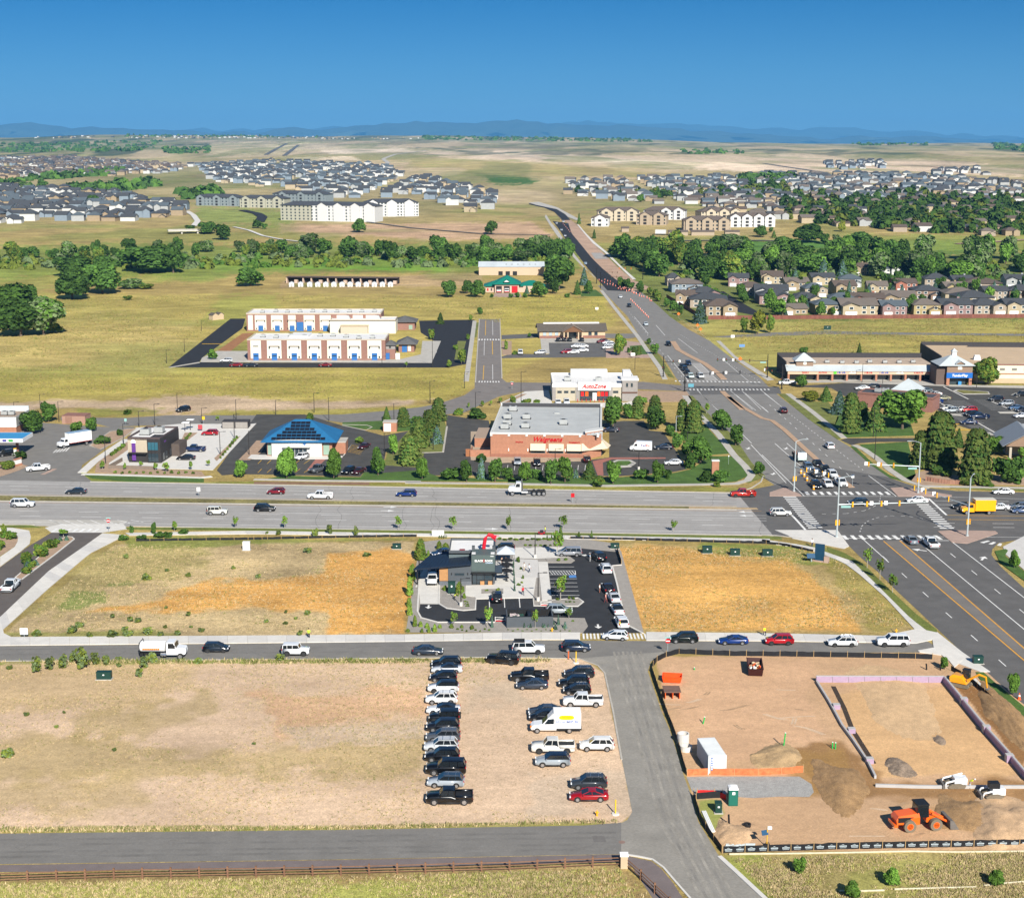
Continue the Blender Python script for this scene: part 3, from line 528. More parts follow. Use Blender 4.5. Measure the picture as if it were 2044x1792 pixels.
for i in range(6):line(zz('B',(60+i*75,520)),zz('B',(30+i*72,550)),.12,painty2);line(zz('B',(60+i*75,590)),zz('B',(30+i*72,620)),.12,painty2)
for i in range(12):line(zz('C',(0+i*55,560)),zz('C',(-5+i*55,600)),.12)
sheet('taco_pad',zz('A',[(1010,330),(1060,270),(1400,240),(1960,240),(2000,235),(1660,600),(1300,590),(1200,600),(850,600),(820,560),(1000,440)]),conc,thick=.06)
sheet('taco_bed',zz('A',[(750,560),(870,440),(1000,380),(1000,440),(850,545),(850,575),(1200,590),(1570,610),(1600,650),(1100,640),(740,620)]),mulch,thick=.10)
sheet('taco_bed',zz('A',[(1400,400),(1440,310),(1540,310),(1420,400)]),mulch,thick=.12)
sheet('taco_bed',zz('A',[(1840,350),(1875,335),(1730,490),(1690,530),(1670,510)]),mulch,thick=.12)
ribbon('taco_walk',zz('A',[(640,620),(740,530),(990,360)]),2.2,conc,.13)
ribbon('taco_walk',zz('A',[(640,632),(1100,645),(1560,660),(1650,650)]),1.5,conc,.12)
sheet('taco_verge',zz('A',[(660,640),(700,628),(1590,665),(1590,695),(1000,690),(720,665)]),lawn,thick=.06)
zebra(*[zz('A',p)for p in((1540,490),(1690,505),(1525,498),(1675,513))],5)
sheet('entry_drive',zz('A',[(-200,600),(0,540),(250,480),(420,400),(640,330),(860,262),(1060,262),(950,330),(740,490),(640,560),(630,620),(720,690),(1000,705),(-200,690)]),asph,.0118)
sheet('gas_lot',zz('A',[(-200,250),(340,230),(480,240),(760,260),(850,262),(720,350),(680,390),(400,460),(250,500),(-200,560)]),asph,.0113)
sheet('gas_bed',zz('A',[(-200,560),(0,530),(130,540),(220,570),(150,600),(0,650),(-200,660)]),mulch,thick=.08)
sheet('drive_island',zz('A',[(700,410),(860,300),(1000,280),(1060,280),(960,350),(780,440)]),mulch,thick=.12)
ribbon('kerb',zz('A',[(700,410),(860,300),(1000,280),(1060,280),(960,350),(780,440),(700,410)]),.3,kerbm,.14)
zebra(*[zz('A',p)for p in((440,440),(560,420),(410,465),(530,450))],5)
line(zz('A',(330,635)),zz('A',(430,590)),1.2,pinkconc,.05)
sheet('store_pad',zz('e',[(1100,720),(1240,712),(1260,790),(1700,785),(1760,770),(1740,800),(1560,815),(1050,800),(950,790)]),conc,thick=.05)
sheet('store_bed',zz('e',[(1740,715),(2060,720),(2100,780),(1760,785)]),mulch,thick=.05)
sheet('store_bed',zz('e',[(940,800),(1080,735),(1110,735),(980,800)]),mulch,thick=.07)
sheet('clinic_lot',zz('e',[(960,512),(1020,495),(1240,500),(1240,430),(1580,430),(1600,515),(960,522)]),asph_dark,.012)
sheet('clinic_walk',zz('e',[(1190,405),(1580,405),(1580,430),(1240,430),(1245,495),(1200,500)]),conc_d,thick=.06)
sheet('clinic_bed',zz('e',[(960,420),(1020,420),(1020,500),(965,505)]),mulch,thick=.06)
sheet('clinic_bed',zz('e',[(1580,470),(1700,420),(1800,430),(1850,520),(1580,520)]),pinkconc,thick=.06)
sheet('clinic_lawn',zz('e',[(1720,450),(1800,445),(1830,500),(1740,500)]),lawn,thick=.07)
sheet('clinic_drive',zz('e',[(960,385),(1180,375),(1180,400),(960,410)]),asph_dark,.012)
sheet('school_lot',zz('d',[(1370,287),(1458,287),(1440,345),(1200,520),(1185,545),(1460,548)])+zz('e',[(0,548),(540,550),(590,440),(480,370),(470,300),(800,293),(775,400),(760,555),(640,578),(0,578)])+zz('d',[(1000,577)]),asph_new,.0125)
sheet('school_walk',zz('d',[(1190,545),(1200,520),(1290,480),(1470,480),(1480,530)])+zz('e',[(0,530),(350,530),(480,500),(490,420),(600,420),(545,550),(0,548)]),conc_d,thick=.06)
sheet('play_bark',zz('d',[(1290,478),(1440,375),(1510,370),(1370,480)]),mat('orange_bark',(.30,.14,.06),.95,.2,.5),.02)
for i in range(9):line(zz('e',(520+i*8,425)),zz('e',(508+i*8,490)),.12)
line(zz('d',(1200,437)),zz('d',(1320,437)),1.0,painty2)
sheet('school_beds',zz('e',[(700,420),(750,420),(720,530),(680,530)]),lawn_d,.02)
sheet('school_verge',zz('e',[(790,310),(825,310),(810,400),(780,400)]),lawn_d,.02)
sheet('far_lot_kerb',zz('d',[(1000,577),(1185,545),(1188,550),(1010,579)]),kerbm,thick=.1)
sheet('mall_lot',zz('f',[(640,690),(1000,668),(1500,668),(1600,690),(2300,700),(2300,990),(1850,990),(1600,900),(1500,800),(1300,800),(1000,760),(900,700)]),asph_lot,.013)
sheet('mall_walk',zz('f',[(650,655),(1500,640),(1600,690),(2300,705),(2300,690),(1580,680),(1500,660),(930,668),(650,668)]),conc_d,thick=.08)
for y0,n_ in((400,8),(480,7),(590,7)):
 for i in range(n_):line(zz('W',(930+y0*.35+i*22,y0+i*14)),zz('W',(1150+y0*.4+i*26,y0+4+i*14)),.12)
for i in range(9):line(zz('W',(1420+i*26,392+i*15)),zz('W',(1640+i*26,392+i*15)),.12)
for i in range(8):line(zz('W',(1340+i*20,710+i*12)),zz('W',(1560+i*24,712+i*12)),.12)
for a_,b_ in(((985,598),(1085,590)),((1130,694),(1260,688)),((1170,765),(1390,760))):line(zz('W',a_),zz('W',b_),.9,painty2)
for a_,b_ in(((1040,225),(1350,380)),((1460,670),(1720,820)),((1000,430),(1080,470)),((1620,400),(1900,520))):line(zz('W',a_),zz('W',b_),.5,conc)
for pts in([(1150,280),(1200,262),(1600,290),(1620,320),(1280,322)],[(1050,575),(1080,560),(1330,575),(1300,592)],[(1710,540),(1980,535),(1990,560),(1740,558)],[(1880,330),(1930,310),(2010,340),(1950,355)],[(1530,800),(1620,800),(1680,830),(1560,822)]):
 sheet('mall_island',zz('W',pts),conc_d,thick=.12)
for pts in([(1200,285),(1230,268),(1590,295),(1600,312),(1290,314)],[(1910,325),(1940,315),(1990,338),(1950,345)]):sheet('mall_planting',zz('W',pts),mat('planting',(.16,.15,.04),.95,.4,.4,fine=.3),thick=.14)
sheet('east_field_road',zz('f',[(190,395),(540,370),(860,360),(1200,368),(2300,380),(2300,392),(1200,382),(870,380),(560,390),(280,400)]),asph,.011)
sheet('mall_lawn',zz('D',[(590,180),(700,120),(1150,200),(1190,330),(650,345),(560,270)]),lawn,thick=.05)
sheet('mall_lawn',zz('D',[(300,60),(520,70),(560,130),(600,190),(560,270),(420,160),(270,60)]),lawn_d,thick=.05)
sheet('mall_lawn',zz('D',[(760,400),(1140,380),(1200,640),(1150,700),(1000,600)]),lawn,thick=.05)
sheet('mall_verge',zz('D',[(130,5),(190,5),(560,290),(620,355),(590,362),(360,200)]),lawn_d,thick=.05)
sheet('mall_verge',zz('D',[(690,415),(720,410),(880,560),(1000,640),(1160,700),(1000,662),(850,560)]),lawn,thick=.05)
ribbon('walk_mall',zz('D',[(205,5),(400,150),(560,280),(640,350)]),1.8,conc_d,.08)
ribbon('walk_mall',zz('D',[(720,405),(800,440),(900,510),(1000,600),(1120,680),(1250,725),(2300,745)]),1.9,conc_d,.08)
sheet('mall_drive',zz('D',[(610,365),(660,350),(1200,350),(1200,378),(900,380),(760,390),(700,405)]),asph_lot,.016)
sheet('mall_bed',zz('D',[(1120,660),(1300,590),(1500,640),(2300,640),(2300,720),(1500,710),(1250,720)]),mulch,thick=.05)
sheet('mall_verge',zz('D',[(1450,735),(2300,735),(2300,770),(1800,760)]),lawn_d,thick=.05)
sheet('field_walk',zz('f',[(215,420),(240,420),(330,510),(560,650),(520,655),(330,530)]),conc_d,thick=.06)
sheet('subdivision_street',zz('f',[(195,125),(260,125),(330,170),(470,250),(430,265),(350,250),(280,180)]),asph_new,.02)
sheet('fire_drive',zz('e',[(0,95),(480,88),(740,85),(740,80),(480,82),(0,88)]),asph_dark,.012)
sheet('fire_apron',zz('e',[(920,135),(1070,135),(1080,160),(910,160)]),pinkconc,.02)
sheet('fire_lawn',zz('e',[(1440,120),(1520,115),(1570,155),(1430,155)]),lawn,.02)
ribbon('walk_avenue',zz('V',[(470,780),(560,900),(680,1050),(770,1160),(860,1290),(960,1430),(1000,1520)]),1.8,conc_d,.08)
sheet('tree_lawn',zz('V',[(800,1210),(850,1200),(960,1330),(1080,1510),(1030,1500),(930,1380)]),lawn_d,.02)
sheet('north_drive',zz('V',[(0,1140),(740,1140),(790,1165),(700,1180),(0,1165)]),asph,.0125)
for k_,pts,w_,m_ in(('b',[(240,378),(190,348),(200,322),(290,290),(255,265),(330,236),(420,226),(520,214)],9,conc_d),('a',[(1580,240),(1640,205),(1705,172)],14,asph_dark),('a',[(1690,245),(1735,210),(1772,182)],14,asph_dark),('c',[(500,292),(700,322),(860,345),(905,375)],10,asph_dark),('c',[(1180,300),(1500,310),(1590,325),(1560,345),(1500,352)],12,dirtroad),('a',[(1390,670),(1480,690),(1560,722),(1660,742),(1770,756)],3,conc),('a',[(1150,665),(1175,635),(1150,600),(1110,575)],5,conc),('c',[(-40,752),(300,748),(560,752)],6,asph),('a',[(1440,570),(1530,590),(1560,610),(1540,640)],9,asph_new),('b',[(160,640),(420,675),(840,710),(1250,718)],4,asph_dark),('a',[(100,330),(300,318),(480,300),(620,270)],8,conc_d),('c',[(1640,770),(1800,762),(2044,745)],7,dirtroad)):
 ribbon('far_street',zz(k_,pts),w_,m_,.5,n=30,curb=False)
seal=mat('crack_seal',(.10,.097,.093),.7,.1);rw_=random.Random(21)
for f0,f1,xa,xb in((hwU,hwT,-100,1470),(hwB,hwL,-100,1530)):
 for i in range(7):
  x=rw_.uniform(xa,xb);pts=[(x+rw_.uniform(-6,6),f0(x)*(1-t/5)+f1(x)*t/5)for t in range(6)];ribbon('crack_seal',pts,.06,seal,.026,curb=False)
 for g in(.2,.3,.46,.54,.72,.8):ribbon('tyre_lane',[(xa,f0(xa)*(1-g)+f1(xa)*g),(xb,f0(xb)*(1-g)+f1(xb)*g)],.6,mat('asphalt_worn',(.285,.27,.252),.9,.15,.15,fine=.08),.0155,curb=False)
for i in range(16):
 x,y=rw_.uniform(0,1300),rw_.uniform(1668,1705)if i<8 else rw_.uniform(1286,1312);ribbon('crack_seal',[(x,y),(x+rw_.uniform(4,14),y+rw_.uniform(-5,8)),(x+rw_.uniform(16,40),y+rw_.uniform(-6,6))],.05,seal,.026,curb=False)
for a_,b_ in(((0,1676),(1230,1661)),((0,1686),(1230,1671)),((0,1700),(1230,1684)),((0,1710),(1230,1694)),((0,1296),(1140,1286)),((0,1306),(1140,1296))):ribbon('tyre_lane',[a_,((a_[0]+b_[0])/2,(a_[1]+b_[1])/2+.8),b_],.55,mat('asphalt_track',(.172,.163,.15),.9,.2,.2,fine=.1),.021,curb=False)
for i in range(7):ribbon('tyre_lane',[(1225+i*9,1300),(1252+i*9,1400),(1288+i*10,1530),(1318+i*11,1640),(1400+i*11,1792)],.35,mat('dust_worn',(.235,.22,.195),.9,.25,.3,fine=.1)if i%2 else mat('dust_track',(.275,.255,.22),.9,.3,.3,fine=.1),.021+.0005*i,curb=False)
for i in range(18):x,y=rw_.uniform(1810,1990),0;p_=zz('H',(rw_.uniform(800,1900),rw_.uniform(300,900)));ribbon('crack_seal',[p_,(p_[0]+rw_.uniform(8,20),p_[1]+rw_.uniform(4,16))],.07,seal,.027,curb=False)
tk1,tk2=mat('rut_dark',(.40,.26,.15),.95,.25,.6,fine=.2),mat('rut_pale',(.58,.42,.28),.95,.2,.6,fine=.2)
for i in range(20):
 x,y=rw_.uniform(1350,1640),rw_.uniform(1330,1470);
 if i>12:x,y=rw_.uniform(1460,1900),rw_.uniform(1600,1675)
 dx,dy=rw_.uniform(-70,70),rw_.uniform(-14,22)
 for o in(0,6):ribbon('tyre_rut',[(x+o,y),(x+o+dx*.35,y+dy*.2),(x+o+dx*.7,y+dy*.6),(x+o+dx,y+dy)],.28,tk1 if i%2 else tk2,.008+.0002*i+.0001*o,curb=False)
sheet('verge',zz('L',[(1560,330),(1640,330),(1740,420),(2100,720),(2100,870),(1800,570),(1600,400)]),lawn,thick=.06)
sheet('sidewalk_site',zz('L',[(1480,372),(1560,395),(1800,620),(2100,905),(2100,965),(1780,665)]),conc,thick=.09)
# vehicles
glassm=mat('car_glass',(.012,.015,.018),.06,0,spec=.7)
tyrem=mat('tyre_rubber',(.018,.018,.018),.85,.2,6)
rimm=mat('alloy_rim',(.45,.45,.46),.35,0,metal=.7)
rimd=mat('dark_rim',(.04,.04,.04),.4,0)
headm=mat('headlight_lens',(.75,.77,.78),.15,0,spec=.6)
tailm=mat('taillight_lens',(.35,.01,.01),.2,0,spec=.6)
trimm=mat('black_trim',(.02,.02,.021),.55,0)
chrome=mat('chrome',(.6,.6,.6),.2,0,metal=.9)
def paint(hx):
 m=mat('car_paint_'+hx,'#'+hx,.28,0,spec=.5)
 b=m.node_tree.nodes['Principled BSDF'];b.inputs['Coat Weight'].default_value=.6;b.inputs['Coat Roughness'].default_value=.08
 return m
SP={'sedan':(4.85,1.84,1.45,.86,.97,1.0,(-1.75,-.95,.15,1.0),.33,1.42),'coupe':(4.9,1.86,1.38,.84,.95,.98,(-1.9,-.85,.0,.95),.34,1.42),'hatch':(4.2,1.75,1.52,.90,.98,1.0,(-1.95,-1.5,.2,1.15),.31,1.27),'wagon':(4.8,1.84,1.60,.92,1.02,1.05,(-2.15,-1.8,.25,1.05),.34,1.38),'suv':(4.70,1.88,1.70,1.02,1.10,1.12,(-2.15,-1.75,.35,1.08),.36,1.36),'bigsuv':(5.25,2.02,1.92,1.18,1.24,1.26,(-2.5,-2.25,.45,1.1),.40,1.52),'jeep':(4.35,1.88,1.86,1.18,1.22,1.24,(-2.02,-1.96,.42,.72),.42,1.32),'van':(5.1,1.98,1.76,.98,1.06,1.08,(-2.45,-2.15,.55,1.55),.36,1.5),'pickup':(5.85,2.03,1.92,1.18,1.22,1.0,(-.75,-.6,.75,1.3),.41,1.85),}
MC={}
def mesh_of(key,fn):
 if key not in MC:MC[key]=fn()
 return MC[key]
def ring(x,w,zb,zt):
 return[(x,-w*.88,zb),(x,-w,zb+.18),(x,-w*1.0,zt-.2),(x,-w*.90,zt),(x,w*.90,zt),(x,w*1.0,zt-.2),(x,w,zb+.18),(x,w*.88,zb)]
def body_mesh(kind,pm):
 L,W,H,hood,belt,deck,g,r,ax=SP[kind];h=L/2;w=W/2;mb=MB();zb=.26 if r>.35 else .2
 box_=kind in('jeep','pickup','bigsuv')
 nose=hood-(.10 if box_ else .2)
 st=[(-h,w*.86,zb+.18,deck-.22),(-h+.06,w*.94,zb+.06,deck-.06),(-h+.3,w*.98,zb,deck),(g[0],w,zb,deck),(g[0]*.3,w,zb,belt),(g[3],w,zb,belt),(g[3]+.12,w*.99,zb,hood+.03),(h-.55,w*.97,zb,hood-(.02 if box_ else .08)),(h-.16,w*.92,zb+.05,nose),(h-.03,w*.84,zb+.12,nose-.14),(h,w*.76,zb+.2,nose-.22)]
 mb.loft([ring(*s)for s in st])
 n0=len(mb.f)
 for sx_ in(-1,1):
  for s in(-1,1):
   y=s*(w+.003);n=14
   c=[(sx_*ax,y,r)]+[(sx_*ax+(r+.085)*math.cos(math.pi*2*i/n),y,max(zb-.02,r+(r+.085)*math.sin(math.pi*2*i/n)))for i in range(n)]
   mb.add(c,[(0,1+i,1+(i+1)%n)if s<0 else(0,1+(i+1)%n,1+i)for i in range(n)],1)
 for s in(-1,1):mb.bx(-ax+r+.1,ax-r-.1,s*(w-.02),s*(w+.006),zb-.02,zb+.16,1)
 mb.bx(h-.10,h+.012,-w*.5,w*.5,zb+.2,nose-.22,1)
 if kind=='pickup':
  x0,x1=-h+.02,-.78
  for s in(-1,1):mb.bx(x0,x1,s*(w-.13),s*(w-.01),deck-.25,1.28)
  mb.bx(x0,x0+.09,-w+.1,w-.1,deck-.2,1.28);mb.bx(x0-.06,x0,-w*.9,w*.9,.45,.62,1)
 me=mb.mesh('body',[pm,trimm],True);
 return me
def gh_rings(kind):
 L,W,H,hood,belt,deck,g,r,ax=SP[kind];wb,wt=W/2*.93,W/2*(.90 if kind in('jeep',)else .74 if kind in('sedan','coupe')else .78)
 bz=belt-.02
 b=[(g[0],-wb*.96,deck-.02),(g[3],-wb*.94,bz),(g[3],wb*.94,bz),(g[0],wb*.96,deck-.02)]
 t=[(g[1],-wt,H-.06),(g[2],-wt,H-.05),(g[2],wt,H-.05),(g[1],wt,H-.06)]
 return b,t
def quadm(name,*pts):
 mb=MB();mb.add(pts,[tuple(range(len(pts)))]);return mb.mesh(name,glassm)
def roof_mesh(kind,pm):
 b,t=gh_rings(kind);H=SP[kind][2];mb=MB();x0,x1=t[0][0]-.05,t[1][0]+.05;w=t[2][1]+.03
 mb.loft([[(x0,-w*.9,H-.08),(x1,-w*.9,H-.08),(x1,w*.9,H-.08),(x0,w*.9,H-.08)],[(x0,-w,H-.06),(x1,-w,H-.05),(x1,w,H-.05),(x0,w,H-.06)],[(x0+.12,-w*.85,H-.01),(x1-.16,-w*.85,H-.01),(x1-.16,w*.85,H-.01),(x0+.12,w*.85,H-.01)],[(x0+.5,-w*.4,H+.015),(x1-.5,-w*.4,H+.015),(x1-.5,w*.4,H+.015),(x0+.5,w*.4,H+.015)]])
 for i in(0,1,2,3):mb.tube(b[i],t[i],.05 if i in(1,2)else .075,None,6)
 for s in(-1,1):
  yb,yt=s*abs(b[1][1]),s*abs(t[1][1])
  for f in((.42,)if kind in('coupe',)else(.36,.72)if kind not in('pickup',)else(.5,)):
   xb=b[1][0]+(b[0][0]-b[1][0])*(f*.86+.12);xt=t[1][0]+(t[0][0]-t[1][0])*f
   mb.tube((xb,yb,b[1][2]),(xt,yt,H-.06),.045,None,5)
 return mb.mesh('roof',[pm],False)
def wheel_meshes(r,dark):
 def ty():return MB().tube((0,-.11,0),(0,.11,0),r,r,18).mesh('tyre',tyrem)
 def ri():
  mb=MB().tube((0,-.12,0),(0,.12,0),r*.64,r*.64,14)
  for s in(-1,1):
   for k in range(5):
    a=k*2*math.pi/5;mb.rot((math.cos(a)*r*.4,s*.122,math.sin(a)*r*.4),(r*.16,.012,r*.16),0,0,-a,1)
  return mb.mesh('rim',[rimd if dark else rimm,trimm])
 return mesh_of(('tyre',r),ty),mesh_of(('rim',r,dark),ri)
def add_wheels(root,r,w,axles,lod,dark=False,tw=1):
 ty,ri=wheel_meshes(r,dark)
 for x in axles:
  for s in(-1,1):
   t=put('wheel',mesh_of(('hub',r),lambda:MB().tube((0,-.105,0),(0,.105,0),r*.3,r*.3,8).mesh('wheel',trimm)),root,(x,s*(w-.085),r))
   a=put('tyre',ty,t);b=put('rim',ri,t)
   if tw!=1:t.scale=(1,tw,1)
def hd(k,p0,p1):a,b=P(zz(k,p0)),P(zz(k,p1));return math.degrees(math.atan2(b.y-a.y,b.x-a.x))
def spot(k,x,y,head,L,W):
 q=P(zz(k,(x,y)));a=R(head);off=abs(math.sin(a))*L/2+abs(math.cos(a))*W/2
 return Vector((q.x,q.y+off,Hz(q.x,q.y+off)+.016)),a
def car(kind,hx,k,x,y,head,label,roof=None,lod=0,dark=False,rails=False,cat=None,name=None,sc=1):
 L,W,H,hood,belt,deck,g,r,ax=SP[kind];loc,a=spot(k,x,y,head,L*sc,W*sc);pm=paint(hx)
 names=dict(sedan='sedan',coupe='coupe',hatch='hatchback',wagon='station_wagon',suv='suv',bigsuv='suv',jeep='off_road_car',van='minivan',pickup='pickup_truck')
 root=thing(name or names[kind],label,cat or dict(pickup='pickup truck',van='minivan').get(kind,'car'),loc,a)
 if sc!=1:root.scale=(sc,)*3
 put('body',mesh_of(('body',kind,hx),lambda:body_mesh(kind,pm)),root)
 rp=paint(roof)if roof else pm
 put('roof',mesh_of(('roof',kind,roof or hx),lambda:roof_mesh(kind,rp)),root)
 b,t=gh_rings(kind)
 if lod<2:
  put('windshield',mesh_of(('ws',kind),lambda:quadm('windshield',b[1],b[2],t[2],t[1])),root)
  put('rear_window',mesh_of(('rw',kind),lambda:quadm('rear_window',b[3],b[0],t[0],t[3])),root)
  put('side_window',mesh_of(('s1',kind),lambda:quadm('side_window',b[0],b[1],t[1],t[0])),root)
  put('side_window',mesh_of(('s2',kind),lambda:quadm('side_window',b[2],b[3],t[3],t[2])),root)
  for s in(-1,1):
   put('headlight',mesh_of(('hl',kind),lambda:MB().bx(-.1,.05,-.2,.2,-.07,.07).mesh('headlight',headm)),root,(L/2-.1,s*(W/2-.32),hood-.22))
   put('taillight',mesh_of(('tl',kind),lambda:MB().bx(-.04,.06,-.1,.1,-.14,.12).mesh('taillight',tailm)),root,(-L/2+.04,s*(W/2-.16),deck-.15))
   if lod==0:put('mirror',mesh_of(('mi',hx),lambda:MB().bx(-.08,.08,-.11,.11,-.07,.07).mesh('mirror',pm)),root,(g[3]-.25,s*(W/2+.08),belt+.05))
  if lod==0:
   put('licence_plate',mesh_of('lp',lambda:MB().bx(-.01,.01,-.16,.16,-.08,.08).mesh('licence_plate',mat('plate',(.6,.6,.58),.6,0))),root,(-L/2-.005,0,.62))
 else:
  put('window',mesh_of(('gh',kind),lambda:MB().loft([b,t]).mesh('window',glassm)),root)
 add_wheels(root,r,W/2,(-ax,ax),lod,dark)
 if kind=='pickup':box(root,'truck_bed',trimm,-L/2+.11,-.78,-W/2+.12,W/2-.12,.98,1.06)
 if rails:put('roof_rail',MB().bx(g[1]+.1,g[2]-.1,W/2*.66,W/2*.70,H,H+.06).bx(g[1]+.1,g[2]-.1,-W/2*.70,-W/2*.66,H,H+.06).bx(g[1]+.5,g[1]+.56,-W/2*.68,W/2*.68,H+.05,H+.08).bx(g[2]-.6,g[2]-.54,-W/2*.68,W/2*.68,H+.05,H+.08).mesh('roof_rail',chrome),root)
 if kind=='jeep':box(root,'spare_wheel',tyrem,-L/2-.22,-L/2+.02,-.38,.38,.6,1.35)
 return root
J=[('suv','0c0d10',440,250,'black crossover parked at the top of the long column on the dirt lot',{}),('sedan','b9bdc2',445,292,'silver sedan with dark roof, second from the top of the long column',dict(roof='10151c')),('hatch','0a0e18',415,358,'navy black hatchback third from the top of the long column',{}),('suv','d6d8da',415,452,'white SUV with black roof, fourth from the top of the long column',dict(roof='0c0c0e',dark=True)),('suv','dfe0e0',400,548,'all white SUV fifth from the top of the long parked column',dict(rails=True)),('sedan','d9dbdd',415,634,'white sedan with black roof above the black off-roader',dict(roof='0e1014')),('jeep','0b0c0d',420,710,'boxy black off-road car in the long parked column',dict(dark=True)),('suv','12141a',410,778,'black crossover with red tail lamps just below the boxy off-road car',{}),('wagon','4a4e54',412,862,'charcoal grey wagon in the long parked column above a silver crossover',dict(rails=True)),('suv','b6babd',397,946,'silver crossover with sunroof in the long parked column',dict(rails=True)),('suv','0a0a0c',405,1028,'black crossover right behind the large black SUV',{}),('bigsuv','08080a',437,1138,'large black SUV with chrome wheels third from the bottom of the long column',{}),('wagon','9aa2aa',435,1243,'silver hatchback with roof rack and dark roof beside the black pickup',dict(roof='26384a',rails=True)),('pickup','070708',465,1385,'black crew cab pickup at the bottom of the long column on the dirt',{})]
for kd,hx,x,y,lb,kw in J:car(kd,hx,'J',x,y,180+random.uniform(-2,2),lb,**kw)
J2=[('bigsuv','060607',915,226,167,'black SUV turning into the dirt lot near the street kerb',dict(dark=True)),('pickup','101114',1135,360,180,'black pickup with sail panels parked behind a grey sedan',{}),('sedan','2a3442',1155,424,180,'slate blue sedan parked in front of the black pickup with sail panels',{}),('suv','20242b',1548,332,180,'dark grey SUV with roof rails at the top right of the dirt lot',dict(rails=True)),('suv','08090b',1505,411,180,'black SUV in the middle of three close to the lot corner',{}),('hatch','0b0d10',1530,466,180,'small black crossover behind the white work pickup',dict(rails=True)),('pickup','d8dadb',1580,571,180,'white extended cab work pickup on the dirt lot',{}),('sedan','3a4049',1262,646,180,'charcoal sedan partly behind the white box van',{}),('hatch','101216',1250,690,180,'black hatchback nearly hidden behind the white box van',{}),('pickup','cfcdc6',1330,958,180,'cream white pickup with black bed cover and sunroof',dict(dark=True)),('suv','dfdfdc',1695,938,180,'white SUV alone near the lane, below the white box van',{}),('suv','8e979e',1328,1070,180,'silver SUV with blue black hood below the cream pickup',dict(roof='0e1a2e')),('suv','30353b',1628,1257,180,'dark grey SUV with silver rails above the red coupe',dict(rails=True)),('coupe','8e0b14',1628,1358,180,'red coupe at the lower right corner of the dirt lot',{}),('sedan','28323f',288,139,0,'slate grey sedan driving right on the lower street past the long column',{}),('suv','1d2a3e',1523,112,0,'dark blue SUV on the street by the orange post',{})]
for kd,hx,x,y,h_,lb,kw in J2:car(kd,hx,'J',x,y,h_,lb,**kw)
t=car('bigsuv','d9dadb','J',1125,129,0,'white off-road SUV with black roof rack and black wheels on the street',dark=True)
MB().bx(-2.3,-.6,-.75,.75,1.93,1.97).bx(-2.3,-2.2,-.75,.75,1.93,2.1).bx(-.7,-.6,-.75,.75,1.93,2.1).bx(-2.3,-.6,-.78,-.72,1.93,2.1).bx(-2.3,-.6,.72,.78,1.93,2.1).mk('roof_rack',trimm,t)
car('hatch','1b2530','E',1680,1066,0,'dark slate hatchback just ahead of the white water truck',dark=True)
car('jeep','dcdedf','F',322,1093,0,'white boxy off-road car with black tyres on the lower street',dark=True)
car('pickup','cfd3d6','E',45,605,hd('E',(0,900),(380,530)),'white pickup with orange load driving up the left side street',dark=True)
